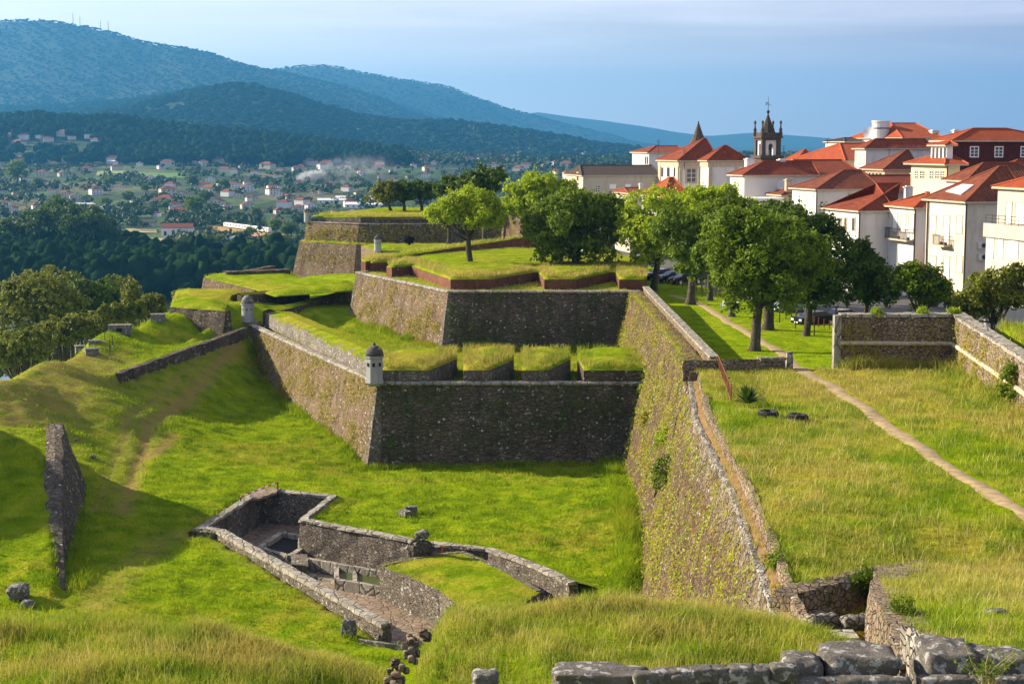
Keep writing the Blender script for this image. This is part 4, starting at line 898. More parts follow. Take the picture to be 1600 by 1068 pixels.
class House:
    def __init__(s, name, label, xc, ye, D, xl, xr, wall, zb=11.5, yaw=11, group='houses of the old town', cat='house', Lr=None, Ll=None, wallL=None, dir_=None):
        s.a, s.b = xyrot(math.radians(yaw)); s.C = PD(xc, ye, D); s.ze = s.C[2]; s.zb = zb; s.root = thing(name, label, cat, group, (s.C[0], s.C[1], zb))
        s.o = np.array([s.C[0], s.C[1], zb]); s.Lr = Lr or s.len_(xr, s.a); s.Ll = Ll or s.len_(xl, s.b)
        mb = MB(); c = s.C[:2]; P = [c, c+s.a[:2]*s.Lr, c+s.a[:2]*s.Lr+s.b[:2]*s.Ll, c+s.b[:2]*s.Ll]
        P = [p-s.o[:2] for p in P]; h = s.ze-zb
        z = lambda p, q: (p[0], p[1], q)
        for i, m in ((0, 0), (1, 0), (2, 0), (3, 1 if wallL else 0)):
            p, q = P[i], P[(i+1) % 4]; L = float(np.linalg.norm(q-p)); mb.add([z(p, 0), z(q, 0), z(q, h), z(p, h)], [(0, 1, 2, 3)], m, [[(0, 0), (L, 0), (L, h), (0, h)]])
        s.P = P; s.wall = mb.build('wall', [M[wall]]+([M[wallL]] if wallL else []), s.root)
    def len_(s, px, d):
        """length along d from the corner until it meets the given photograph column"""
        k = (px-800)/F; c = s.C-O; A_ = d[0]-k*d[1]*CP; B_ = k*(c[1]*CP-c[2]*SP)-c[0]     # x = k*(y cosp - z sinp)
        return float(B_/A_)
    def hip(s, apex=None, right=None, mat='roof_r', ov=.45, yapex=None, gable_right=False, h=None):
        """apex: (px, py) of the left end of the ridge; right: px of the right end"""
        mid = s.C+s.b*s.Ll/2; n = -s.b; d = ray(*apex); t = np.dot(mid-O, n)/np.dot(d, n); p = O+d*t
        sx = float(np.dot(p-s.C, s.a)); zr = p[2]-s.zb
        if right is None: rx = max(s.Lr-sx, sx+.3)
        else: d2 = ray(right, apex[1]); q = O+d2*(np.dot(mid-O, n)/np.dot(d2, n)); rx = float(np.dot(q-s.C, s.a))
        rx = min(max(rx, sx+.2), s.Lr+ov); ze = s.ze-s.zb-.05; o2 = s.C-s.o; o2[2] = 0
        W = lambda u, v, z: o2+s.a*u+s.b*v+np.array([0, 0, z])
        A0, A1, A2, A3 = W(-ov, -ov, ze), W(s.Lr+ov, -ov, ze), W(s.Lr+ov, s.Ll+ov, ze), W(-ov, s.Ll+ov, ze); R0, R1 = W(sx, s.Ll/2, zr), W(rx, s.Ll/2, zr)
        mb = MB(); k = np.array([0, 0, .18])
        sl = math.hypot(s.Ll/2+ov, zr-ze); slx = math.hypot(sx+ov, zr-ze); T = s.Lr+2*ov
        mb.add([A0+k, A1+k, R1+k, R0+k], [(0, 1, 2, 3)], 0, [[(0, 0), (T, 0), (rx+ov, sl), (sx+ov, sl)]])
        mb.add([A2+k, A3+k, R0+k, R1+k], [(0, 1, 2, 3)], 0, [[(0, 0), (T, 0), (T-sx-ov, sl), (T-rx-ov, sl)]])
        mb.add([A3+k, A0+k, R0+k], [(0, 1, 2)], 0, [[(0, 0), (s.Ll+2*ov, 0), (s.Ll/2+ov, slx)]])
        mb.add([A1+k, A2+k, R1+k], [(0, 1, 2)], 0, [[(0, 0), (s.Ll+2*ov, 0), (s.Ll/2+ov, slx)]])
        mb.add([A0, A1, A2, A3, A0+k, A1+k, A2+k, A3+k], [(3, 2, 1, 0), (0, 1, 5, 4), (1, 2, 6, 5), (2, 3, 7, 6), (3, 0, 4, 7)], 1)
        s.roof = mb.build('roof', [M[mat], M['granite']], s.root)
        # rounded ridge and hip tiles
        mb = MB()
        for p, q in ((R0, R1), (A0, R0), (A3, R0), (A1, R1)): mb.tube([p+k*1.1, q+k*1.1], [.12, .12], 6)
        s.ridge = mb.build('ridge_tiles', M[mat], s.roof)
        return s
    def plane(s, face):
        return (s.C, -s.b) if face == 'F' else (s.C, -s.a)
    def hit(s, px, py, face, off=0.):
        c, n = s.plane(face); d = ray(px, py); t = np.dot(c+n*off-O, n)/np.dot(d, n); return O+d*t
    def window(s, x0, y0, x1, y1, face='L', fill='glass', trim='granite', tw=.16, bars=True, sill=True):
        c, n = s.plane(face); t = s.a if face == 'F' else s.b; xm, ym = (x0+x1)/2, (y0+y1)/2
        a = s.hit(x0, ym, face); b = s.hit(x1, ym, face); ua, ub = sorted((float(np.dot(a-s.C, t)), float(np.dot(b-s.C, t))))
        zt = s.hit(xm, y0, face)[2]-s.zb; zb = s.hit(xm, y1, face)[2]-s.zb; o2 = s.C-s.o; o2[2] = 0
        W = lambda u, z, d: o2+t*u+n*d+np.array([0, 0, z])
        mb = MB()
        def bar(u0, u1, z0, z1, d0, d1, m=0, mb_=None):
            P = [W(u0, z0, d0), W(u1, z0, d0), W(u1, z0, d1), W(u0, z0, d1)]; T = [W(u0, z1, d0), W(u1, z1, d0), W(u1, z1, d1), W(u0, z1, d1)]
            (mb_ or mb).hexa(P, T, m)
        for q in ((ua-tw, ua, zb-tw, zt+tw), (ub, ub+tw, zb-tw, zt+tw), (ua, ub, zt, zt+tw), (ua, ub, zb-tw, zb)): bar(*q, -.02, .06)
        w = mb.build('window', M[trim], s.root)
        mp_ = MB(); bar(ua, ub, zb, zt, -.02, .012, 0, mp_); mp_.build('pane' if fill == 'glass' else 'shutter', M[fill], w)
        if bars and fill == 'glass':
            mq = MB(); um = (ua+ub)/2; bar(um-.04, um+.04, zb, zt, .012, .04, 0, mq)
            for k in (1, 2): zz = zb+(zt-zb)*k/3; bar(ua, um-.04, zz-.03, zz+.03, .012, .035, 0, mq); bar(um+.04, ub, zz-.03, zz+.03, .012, .035, 0, mq)
            mq.build('glazing_bars', M['shutter'], w)
        return w
    def chimney(s, x0, y0, x1, y1, dv, mat='white', capm='roof_r'):
        """standing on the roof, dv metres behind the front wall"""
        n = -s.b; c = s.C+s.b*dv; q = lambda x, y: O+ray(x, y)*(np.dot(c-O, n)/np.dot(ray(x, y), n))
        a, b = q(x0, y1), q(x1, y1); zt = q(x0, y0)[2]; w = float(np.linalg.norm((b-a)[:2])); m = (a+b)/2-s.o; zb = a[2]-s.zb-1.2
        mb = MB(); mb.box((m[0], m[1], zb), s.a, s.b, zt-s.zb-zb-.25, w, w*.8); o = mb.build('chimney', M[mat], s.roof)
        mb = MB(); mb.box((m[0], m[1], zt-s.zb-.25), s.a, s.b, .12, w+.25, w*.8+.25); mb.box((m[0], m[1], zt-s.zb-.13), s.a, s.b, .13, w*.8, w*.6); mb.build('chimney_cap', M[mat], o)
    def skylight(s, x0, y0, x1, y1, face='L'):
        """a glazed panel lying on the left slope"""
        pass
    def pipe(s, px, face='C', m='pipe', r=.09):
        c = s.C-s.o; mb = MB(); p = np.array([c[0], c[1], 0])+(-s.a-s.b)*.12 if face == 'C' else None
        if p is None: q = s.hit(px, 400, face)-s.o; p = np.array([q[0], q[1], 0])+(-s.a if face == 'L' else -s.b)*.12
        mb.tube([p, p+[0, 0, s.ze-s.zb-.1]], [r, r], 6); mb.build('drainpipe', M[m], s.root)
def quad_on_roof(h, pts, name, mt, lift=.12, t=.1):
    """small panel lying on the roof, its corners found on the roof's real faces"""
    rf = h.roof.data; mw = h.o; polys = [p for p in rf.polygons if p.material_index == 0]; best = []
    for (px, py) in pts:
        d = ray(px, py); hit = None
        for p in polys:
            v = [np.array(rf.vertices[i].co)+mw for i in p.vertices]; n = np.cross(v[1]-v[0], v[2]-v[0]); n /= np.linalg.norm(n); dn = np.dot(d, n)
            if dn >= 0: continue
            tt = np.dot(v[0]-O, n)/dn; q = O+d*tt; ok = all(np.dot(np.cross(v[(i+1) % len(v)]-v[i], q-v[i]), n) > -1e-3 for i in range(len(v)))
            if ok and (hit is None or tt < hit[0]): hit = (tt, q, n)
        if hit: best.append(hit)
    if len(best) < 4: print('panel missed', name, pts); return
    n = best[0][2]; P = [b[1]-mw for b in best]; mb = MB(); mb.hexa([p+n*.02 for p in P][::-1], [p+n*lift for p in P][::-1], 0)
    mb.build(name, mt, h.root)

# nearest tall white house
h1 = House('tall_house', 'tall white town house with a balcony, rooflight and three columns of shuttered windows', 1511, 317, 165, 1448, 1600, 'cream', zb=12.3, yaw=12, Ll=None)
h1.hip((1561, 263), mat='roof_b', right=1640)
for x0, x1 in ((1453.5, 1462), (1474.5, 1483), (1495, 1503.5)):
    tall = x0 == 1474.5
    h1.window(x0, 338, x1, 381 if tall else 363, fill='shutter', sill=False); h1.window(x0, 401, x1, 436 if tall else 424, fill='shutter', sill=False)
h1.window(1453.5, 458, 1462, 490, fill='glass'); h1.window(1475, 455, 1484, 497, fill='glass'); h1.window(1495, 460, 1503, 497, fill='glass')
h1.pipe(0); h1.pipe(1449, 'L')
def balcony(h, x0, x1, yt, yb, depth=.9, face='L'):
    c, n = h.plane(face); t = h.b if face == 'L' else h.a; a = h.hit(x0, yb, face); b = h.hit(x1, yb, face); ua, ub = sorted((float(np.dot(a-h.C, t)), float(np.dot(b-h.C, t))))
    z0 = h.hit((x0+x1)/2, yb, face)[2]-h.zb; z1 = h.hit((x0+x1)/2, yt, face)[2]-h.zb; o2 = h.C-h.o; o2[2] = 0
    W = lambda u, z, d: o2+t*u+n*d+np.array([0, 0, z])
    mb = MB(); mb.hexa([W(ua, z0-.18, 0), W(ub, z0-.18, 0), W(ub, z0-.18, depth), W(ua, z0-.18, depth)], [W(ua, z0, 0), W(ub, z0, 0), W(ub, z0, depth), W(ua, z0, depth)])
    o = mb.build('balcony', M['granite'], h.root); mb = MB()
    k = int((ub-ua)/.16)
    for i in range(k+1): u = ua+(ub-ua)*i/k; mb.tube([W(u, z0, depth-.05), W(u, z1, depth-.05)], [.018, .018], 4)
    for u in (ua, ub):
        for q in range(5): mb.tube([W(u, z0, depth*q/5), W(u, z1, depth*q/5)], [.018, .018], 4)
        mb.tube([W(u, z1, 0), W(u, z1, depth)], [.03, .03], 4)
    mb.tube([W(ua, z1, depth-.05), W(ub, z1, depth-.05)], [.03, .03], 4); mb.build('railing', M['iron'], o)
    mb = MB()
    for u in (ua+.4, (ua+ub)/2): mb.box(W(u, z0, depth*.6), t, n, .3, .35, .25)
    mb.build('flower_trough', M['pipe'], o)
balcony(h1, 1468, 1487, 368, 382)
quad_on_roof(h1, [(1478, 300), (1502, 305), (1522, 290), (1504, 289)], 'rooflight', M['metal'])
# right edge concrete building
h2 = House('concrete_house', 'cream concrete building with stained balconies at the right edge', 1640, 298, 141, 1567, 1700, 'cream', zb=12.5, yaw=12, Ll=9, cat='house', wallL='grime'); 
h2.C = h2.C; h2.hip((1650, 268), mat='roof_o')
for x0, x1 in ((1572, 1580), (1587, 1600)): h2.window(x0, 317, x1, 352, fill='shutter')
h2b = House('terrace_wing', 'lower wing of the concrete building with a stained parapet and shuttered windows', 1625, 360, 134, 1540, 1700, 'cream', zb=12.6, yaw=12, Ll=9, wallL='cream')
mb = MB(); o2 = h2b.C-h2b.o; o2[2] = 0
c_ = o2+h2b.b*h2b.Ll/2+h2b.a*(-.12); mb.box((c_[0], c_[1], h2b.ze-h2b.zb-1.0), h2b.a, h2b.b, 1.2, .3, h2b.Ll+.2); mb.build('parapet', M['grime'], h2b.root)
mb = MB(); c_ = o2+h2b.b*h2b.Ll/2+h2b.a*h2b.Lr/2; mb.box((c_[0], c_[1], h2b.ze-h2b.zb-.2), h2b.a, h2b.b, .3, h2b.Lr, h2b.Ll); mb.build('roof', M['granite'], h2b.root)
for x0, x1 in ((1543.5, 1552.5), (1557.5, 1567), (1573, 1591)): h2b.window(x0, 373, x1, 402, fill='shutter', trim='metal', tw=.08)
for x0, x1 in ((1557, 1566), (1573, 1591)): h2b.window(x0, 440, x1, 470, fill='glass', trim='metal', tw=.08)
mb = MB()
for k in range(3):
    z = h2b.ze-h2b.zb+.35+k*.3; a = o2+h2b.a*(-.1); b = a+h2b.b*h2b.Ll; mb.tube([a+[0, 0, z], b+[0, 0, z]], [.025, .025], 4)
for k in range(9): a = o2+h2b.a*(-.1)+h2b.b*h2b.Ll*k/8; mb.tube([a+[0, 0, h2b.ze-h2b.zb], a+[0, 0, h2b.ze-h2b.zb+.95]], [.025, .025], 4)
mb.build('railing', M['iron'], h2b.root)
# air conditioners on the white side wall
for i, y in enumerate((388, 406)):
    q = h1.hit(1533, y, 'F'); t = thing('air_conditioner', ['upper','lower'][i]+' air conditioning unit on the side wall of the tall white house', 'air conditioner', 'air conditioning units', q)
    mb = MB(); mb.box(-h1.b*.2, h1.a, h1.b, .65, .9, .35); mb.build('casing', M['metal'], t); mb = MB(); c = -h1.b*.38+np.array([.1, 0, .32]); mb.tube([c, c-h1.b*.03], [.25, .25], 14); mb.build('fan', M['pipe'], t)
# small annex with awning
h3 = House('annex', 'low annex with a red tiled roof and coloured awning, left of the tall white house', 1480, 405, 178, 1391, 1500, 'yellowp', zb=12.3, yaw=12, Ll=None); h3.hip((1462, 358), mat='roof_o', right=1500)
q = h3.hit(1425, 404, 'L'); aw = [('awning', (.75, .55, .05)), ('awning', (.6, .08, .04)), ('awning', (.7, .3, .05))]
for i, (nm, c) in enumerate(aw):
    mb = MB(); a = h3.C-h3.o; base = a+h3.b*(1.2+i*2.0); base[2] = h3.ze-h3.zb-.4; mb.hexa([base, base-h3.a*1.0-[0, 0, .7], base-h3.a*1.0-[0, 0, .7]+h3.b*1.9, base+h3.b*1.9], [p+np.array([0, 0, .05]) for p in (base, base-h3.a*1.0-[0, 0, .7], base-h3.a*1.0-[0, 0, .7]+h3.b*1.9, base+h3.b*1.9)]); mb.build('awning', plain(f'awning_cloth_{i}', c), h3.root)
def dish(p, r, label, d=(-.5, -.8, .3)):
    t = thing('satellite_dish', label, 'satellite dish', loc=p); mb = MB(); d = Vector(d).normalized(); qd = d.to_track_quat('Z', 'Y')
    V = []; n = 14
    for k, (rr_, z) in enumerate([(.02, 0), (.5, .05), (1, .2)]):
        for j in range(n): v = qd @ Vector((rr_*r*math.cos(2*math.pi*j/n), rr_*r*math.sin(2*math.pi*j/n), z*r)); V.append(tuple(v))
    mb.add(V, [(k*n+j, k*n+(j+1) % n, (k+1)*n+(j+1) % n, (k+1)*n+j) for k in range(2) for j in range(n)]); mb.build('reflector', M['metal'], t, True)
    mb = MB(); mb.tube([(0, 0, 0), tuple(d*r*.9)], [.02, .02], 5); mb.tube([(0, 0, 0), (0, 0, -.8)], [.03, .03], 5); mb.build('arm', M['metal'], t); return t
dish(h3.hit(1434, 398, 'L', .6), .6, 'round satellite dish at the corner of the low annex roof')
h4 = House('town_house', 'narrow white house with tall shuttered windows, behind the low annex', 1431, 326, 182, 1388, 1462, 'white', yaw=12); h4.hip((1452, 303), mat='roof_o', right=1475)
for x0, x1 in ((1395, 1402), (1408, 1415), (1420, 1427.5)): h4.window(x0, 335, x1, 362, fill='shutter'); 
balcony(h4, 1393, 1428, 357, 373); h4.pipe(0)
h5 = House('town_house', 'white house with a plain stained side wall, right of the park trees', 1344, 331, 188, 1290, 1391, 'white', yaw=14); h5.hip((1407, 289), mat='roof_r', right=1480)
for x0, x1 in ((1311, 1314), (1320, 1323), (1332, 1336)): h5.window(x0, 341, x1, 360, fill='glass', bars=False)
h5.chimney(1414, 290, 1424, 312, 4.5); h5.pipe(0)
h6 = House('town_house', 'long white house with a brown roof and two ridges, behind the dark park trees', 1277, 297, 214, 1238, 1372, 'white', yaw=14); h6.hip((1318, 268), mat='roof_b', right=1345)
for x0, x1 in ((1244, 1249), (1254, 1259), (1265, 1270)): h6.window(x0, 304, x1, 325, fill='shutter')
h6.window(1326, 304, 1342, 314, 'F', fill='glass'); h6.pipe(0)
h6b = House('rear_house', 'low roofed wing joined behind the long white house, with one square chimney', 1335, 300, 220, 1320, 1490, 'white', yaw=14, Ll=11); h6b.hip((1352, 276), mat='roof_r', right=1478); h6b.chimney(1425, 269, 1436, 289, 4)
h7 = House('white_house', 'white house with two slim chimneys, in front of the church tower', 1163, 275, 232, 1141, 1275, 'white', yaw=14); h7.hip((1193, 254), mat='roof_r', right=1330)
h7.chimney(1165, 247, 1177, 262, 9); h7.chimney(1216, 248, 1226, 270, 3)
for x0, x1 in ((1150, 1153), (1154.5, 1157.5)): h7.window(x0, 283, x1, 296, fill='shutter')
h7b = House('white_house', 'dark tiled terrace roof right of the two slim chimneys', 1232, 274, 236, 1225, 1345, 'white', yaw=14, Ll=12); h7b.hip((1240, 252), mat='roof_r', right=1315)
cs = House('conservatory', 'white framed glass conservatory at the foot of the white house below the church', 1172, 312, 222, 1164, 1222, 'shutter', zb=11.5, yaw=14, cat='conservatory', Ll=3)
for k in range(6): cs.window(1176+k*7.4, 315, 1181.5+k*7.4, 327, 'F', fill='glass', trim='shutter', tw=.05, bars=False)
mb = MB(); c_ = cs.C-cs.o+cs.a*cs.Lr/2+cs.b*cs.Ll/2; mb.box((c_[0], c_[1], cs.ze-cs.zb), cs.a, cs.b, .25, cs.Lr+.5, cs.Ll+.5); mb.build('roof', M['shutter'], cs.root)
h18 = House('small_house', 'tiny roofed house with a grey chimney between the conservatory and the long white house', 1224, 306, 226, 1214, 1260, 'yellowp', yaw=14, Ll=5); h18.hip((1232, 296), mat='roof_b', right=1262); h18.chimney(1227, 279, 1235, 303, 1, mat='granite')
dish(h7.hit(1222, 289, 'F', .5), .8, 'white satellite dish on the pale side wall below the slim chimneys')
h8 = House('big_house', 'house with the largest plain orange roof, left of the white block', 1323, 252, 262, 1241, 1390, 'yellowp', yaw=14); h8.hip((1312, 226), mat='roof_o', right=1350)
h9 = House('white_block', 'tall white block with a thin dark red roof, below the top orange roof', 1353, 233, 248, 1336, 1455, 'white', yaw=14); h9.hip((1368, 219), mat='roof_r', right=1445)
for x0, x1 in ((1339, 1343), (1345, 1350)): h9.window(x0, 242, x1, 256, fill='shutter')
h10 = House('town_house', 'house with a steep brown hip and rooflight, in front of the white block', 1382, 266, 234, 1348, 1432, 'yellowp', yaw=14); h10.hip((1415, 237), mat='roof_b', right=1460)
for k in range(5): h10.window(1352+k*5.6, 270, 1355+k*5.6, 277, fill='glass', bars=False)
h11 = House('maroon_house', 'large dark maroon tiled house with small white windows and a glazed veranda', 1490, 221, 208, 1458, 1660, 'maroon', yaw=12); h11.hip((1520, 203), mat='roof_o', right=1572)
for x0, x1 in ((1516.5, 1528), (1555, 1566), (1595.5, 1606)): h11.window(x0, 230, x1, 244.5, 'F', fill='glass', trim='shutter', tw=.12)
h11.chimney(1489, 202, 1497, 212, 8, mat='metal')
vr = House('veranda', 'glazed white framed veranda on the lit side of the maroon house', 1480, 228, 205, 1455, 1489, 'shutter', zb=17, yaw=12, cat='veranda'); vr.hip((1484, 222), mat='roof_o', right=1490)
for k in range(4): vr.window(1457+k*6, 231, 1461+k*6, 247, fill='glass', trim='shutter', tw=.05, bars=False)
h12b = House('yellow_house', 'yellow fronted house with grey windows and a bright lower roof, below the glazed veranda', 1481, 258, 203, 1424, 1500, 'yellowp', yaw=12); h12b.hip((1478, 240), mat='roof_o', right=1492, ov=.8)
for x0, x1 in ((1430, 1434), (1438, 1444), (1453, 1458), (1462, 1467), (1470, 1475)): h12b.window(x0, 268, x1, 278, fill='glass', trim='granite', tw=.1)
h12b.pipe(0)
h12 = House('top_house', 'uppermost house with an orange roof, a water tank and rooflights, on the town skyline', 1412, 216, 292, 1331, 1470, 'white', yaw=14, zb=11); h12.hip((1392, 194), mat='roof_o', right=1436)
h12.chimney(1454, 203, 1465, 213, 3, mat='white')
p = PD(1376, 203, 300); t = thing('water_tank', 'grey cylindrical water tank on the skyline beside the top orange roof', 'water tank', loc=p)
mb = MB(); mb.lathe((0, 0, 0), [(1.6, -3), (1.6, 1.4), (1.7, 1.42), (1.7, 1.65), (1.6, 1.7)], 20); mb.build('tank', M['metal'], t); mb = MB(); mb.lathe((0, 0, 0), [(1.63, .2), (1.66, .3), (1.63, .4)], 20); mb.build('band', M['pipe'], t)
dish(PD(1358, 208, 288), 1.1, 'large satellite dish at the left end of the top orange roof'); 
h13 = House('rear_house', 'house with a brown roof wedged between the maroon house and the tall white house', 1512, 284, 192, 1478, 1640, 'white', yaw=12); h13.hip((1536, 257), mat='roof_b', right=1590)
h13b = House('rear_house', 'house roof peeking behind the brown wedged roof, under the maroon wall', 1570, 268, 200, 1550, 1660, 'white', yaw=12); h13b.hip((1590, 252), mat='roof_r', right=1650)
h14 = House('manor_house', 'large white and stone manor house left of the church tower', 1061, 252, 282, 1029, 1120, 'white', yaw=14, zb=9, wallL='white'); h14.hip((1100, 218), mat='roof_r', right=1103)
for x0, x1 in ((1033.5, 1036.5), (1042.5, 1046.5), (1053, 1056)): h14.window(x0, 262, x1, 276, fill='glass', trim='granite', bars=False)
h14.window(1073.5, 264, 1086.5, 284, 'F', fill='glass', tw=.3)
h14w = House('manor_wing', 'projecting white wing of the manor house with stone corner pilasters', 1107, 252, 274, 1095, 1168, 'white', yaw=14, zb=9); h14w.hip((1131, 229), mat='roof_r', right=1135)
def pilaster(h, x0, x1, y0, face='F'):
    c, n = h.plane(face); t = h.a if face == 'F' else h.b; a = h.hit(x0, 260, face)-h.o; b = h.hit(x1, 260, face)-h.o; m = (a+b)/2; w = float(np.linalg.norm((b-a)[:2]))
    mb = MB(); mb.box((m[0]+n[0]*.05, m[1]+n[1]*.05, 0), t, n, h.ze-h.zb, w, .22); mb.build('pilaster', M['granite'], h.root)
for a_ in ((1061.5, 1066), (1093, 1097)): pilaster(h14, *a_, 250)
for a_ in ((1107, 1112), (1149, 1153)): pilaster(h14w, *a_, 250)
for a_ in ((1056.5, 1060.5), (1029.5, 1033)): pilaster(h14, *a_, 250, 'L')
for h in (h14, h14w):
    mb = MB(); c_ = h.C-h.o+h.a*h.Lr/2+h.b*h.Ll/2; mb.box((c_[0], c_[1], h.ze-h.zb-.95), h.a, h.b, .85, h.Lr+.25, h.Ll+.25); mb.build('cornice', M['granite'], h.root)
h15 = House('long_shed', 'long dark roofed shed with streaked walls behind the leafy trees', 911, 275, 290, 899, 1032, 'grime', yaw=12, zb=9, cat='shed', Ll=13); h15.hip((906, 260), mat='roof_k', right=1040, ov=.3)
for x0, x1 in ((953, 962), (977, 985)): h15.window(x0, 288, x1, 294.5, 'F', fill='shutter', trim='shutter', tw=.05)
h15.window(931, 290, 937, 300, 'F', fill='glass', trim='metal', tw=.08); h15.window(901.5, 270, 904, 282, fill='glass', bars=False)
h16 = House('rear_villa', 'pinkish villa with a low dark red roof, behind the long shed', 1014, 239, 325, 1006, 1070, 'white', yaw=12, zb=9, Ll=12); h16.hip((1024, 229.5), mat='roof_r', right=1062)
for k in range(2): h16.window(1008+k*3, 245, 1009.6+k*3, 256, fill='glass', trim='roof_r', tw=.06, bars=False)
h17 = House('garden_house', 'house with a bright orange roof half hidden by the lime tree, before the manor house', 1040, 309, 248, 1003, 1075, 'white', yaw=14, zb=9, Ll=None); h17.hip((1046, 279), mat='roof_o', right=1052)
h17b = House('garden_house', 'small dark red roof with a white chimney pot, before the long shed', 985, 303, 262, 938, 1010, 'grime', yaw=14, zb=9, Ll=8); h17b.hip((975, 295), mat='roof_r', right=1003); h17b.chimney(999, 286, 1004, 297, 1)
hA = House('small_house', 'small orange hipped roof just right of the church tower', 1246, 252, 330, 1226, 1275, 'white', yaw=14, zb=9); hA.hip((1257, 235), mat='roof_o', right=1259)
hB = House('gabled_house', 'pale gabled house between the big orange roof and the top house', 1322, 222, 305, 1306, 1345, 'cream', yaw=14, zb=9, Ll=9); hB.hip((1318, 217), mat='roof_k', right=1335)

# church tower
ct = PD(1199, 240, 292); ct = np.array([ct[0], ct[1], 9.0]); tw = thing('church_tower', 'stone church bell tower with a pointed spire and corner pinnacles', 'church tower', loc=ct)
k = 292/2500.; a_, b_ = xyrot(math.radians(14)); zz = lambda py: PD(1199, py, 292)[2]-9.0
W = 3.5
mb = MB(); mb.box((0, 0, 0), a_, b_, zz(247), W*1.12, W*1.12); mb.box((0, 0, zz(247)), a_, b_, .5, W*1.3, W*1.3)
gran = plain('dark_weathered_granite', (.075, .060, .048), .95, var=.35); mb.build('shaft', gran, tw)
zb_, zt_ = zz(247)+.5, zz(219)
gran = plain('dark_weathered_granite', (.075, .060, .048), .95, var=.35)
for sx_ in (-1, 1):
    for sy_ in (-1, 1): mb = MB(); c = a_*sx_*(W/2-.28)+b_*sy_*(W/2-.28); mb.box((c[0], c[1], zb_), a_, b_, zt_-zb_, .7, .7); mb.build('corner_pier', gran, tw)
for face in range(4):
    n = [-b_, a_, b_, -a_][face]; t = [a_, b_, -a_, -b_][face]; pane = W-1.4; mb = MB(); wd = pane; ow_ = wd*.42; hh = zt_-zb_
    o_ = n*(W/2-.25)
    Pn = lambda u, z, d=0: o_+t*u+n*d+np.array([0, 0, zb_+z])
    arch = [(-ow_/2-0, 0.0)]+[(-ow_/2*math.cos(math.pi*i/8)*1.0, hh*.62+ow_/2*math.sin(math.pi*i/8)) for i in range(9)]+[(ow_/2, 0.0)]
    outer = [(-wd/2, 0.)]+[(-wd/2, hh*.3+hh*.7*i/4) for i in range(4)]+[(0, hh)]+[(wd/2, hh-hh*.7*i/4) for i in range(4)]+[(wd/2, 0.)]
    outer = outer[:len(arch)]; outer = [(-wd/2, 0), (-wd/2, hh*.62), (-wd/2, hh*.8), (-wd/2, hh), (-wd*.2, hh), (0, hh), (wd*.2, hh), (wd/2, hh), (wd/2, hh*.8), (wd/2, hh*.62), (wd/2, 0)]
    V = []; 
    for (u, z), (p, q) in zip(arch, outer):
        V += [Pn(u, z), Pn(p, q), Pn(u, z, -.35), Pn(p, q, -.35)]
    Fc = []
    for i in range(10): b0 = i*4; Fc += [(b0, b0+4, b0+5, b0+1), (b0+2, b0+3, b0+7, b0+6), (b0, b0+2, b0+6, b0+4)]
    mb.add(V, Fc); mb.build('belfry_wall', M['white'], tw)
mb = MB(); c = np.array([0, 0, zb_+1.2]); mb.lathe((0, 0, zb_+1.0), [(.62, 0), (.5, .15), (.38, .7), (.25, 1.0), (.05, 1.1)], 14); o = mb.build('bell', M['iron'], tw, True); mb = MB(); mb.tube([(0, 0, zb_+2.0), (0, 0, zb_+2.5)], [.08, .08], 5); mb.tube([tuple(-a_*1.2+[0, 0, zb_+2.5]), tuple(a_*1.2+[0, 0, zb_+2.5])], [.1, .1], 5); mb.build('headstock', M['bark'], o)
mb = MB(); mb.box((0, 0, zt_), a_, b_, .35, W*1.05, W*1.05); mb.box((0, 0, zt_+.35), a_, b_, .3, W*1.22, W*1.22); mb.box((0, 0, zt_+.65), a_, b_, .7, W*.98, W*.98); mb.build('cornice', gran, tw)
mb = MB(); zs = zt_+1.3; hs = zz(178)-zs; mb.lathe((0, 0, zs), [(W*.40, 0), (W*.36, .3), (W*.30, hs*.25), (W*.2, hs*.5), (W*.1, hs*.78), (.1, hs)], 8, a0=math.radians(14)+math.pi/8); mb.build('spire', plain('dark_slate_spire', (.05, .040, .032), .9, var=.3), tw)
mb = MB(); zv = zs+hs; mb.lathe((0, 0, zv), [(.06, 0), (.28, .25), (.3, .45), (.06, .7)], 8); mb.tube([(0, 0, zv+.6), (0, 0, zv+3.1)], [.05, .03], 5); mb.tube([(-.5, 0, zv+1.6), (.5, 0, zv+1.6)], [.04, .04], 5); mb.tube([(-.5, 0, zv+1.6), (-.35, 0, zv+1.95), (.1, 0, zv+1.9)], [.05, .12, .05], 5); mb.build('weather_vane', M['iron'], tw)
for sx_ in (-1, 1):
    for sy_ in (-1, 1):
        c = a_*sx_*W*.5+b_*sy_*W*.5; mb = MB(); mb.lathe((c[0], c[1], zt_+.65), [(.34, 0), (.3, .5), (.4, .55), (.25, .9), (.3, 1.3), (.14, 1.6), (.12, 2.2), (.24, 2.45), (.2, 2.7), (.03, 2.9)], 8); mb.build('pinnacle', gran, tw)
p = PD(1091, 218, 330); t = thing('small_spire', 'small dark conical spire peeking behind the manor house roof', 'spire', loc=p)
mb = MB(); mb.lathe((0, 0, -6), [(1.9, 0), (1.9, 4.8), (1.75, 5.2), (.9, 7.2), (.15, 9.3), (.05, 9.4)], 12); mb.build('cone', gran, t); mb = MB(); mb.lathe((0, 0, 3.3), [(.05, 0), (.18, .2), (.04, .45)], 8); mb.build('finial', gran, t)
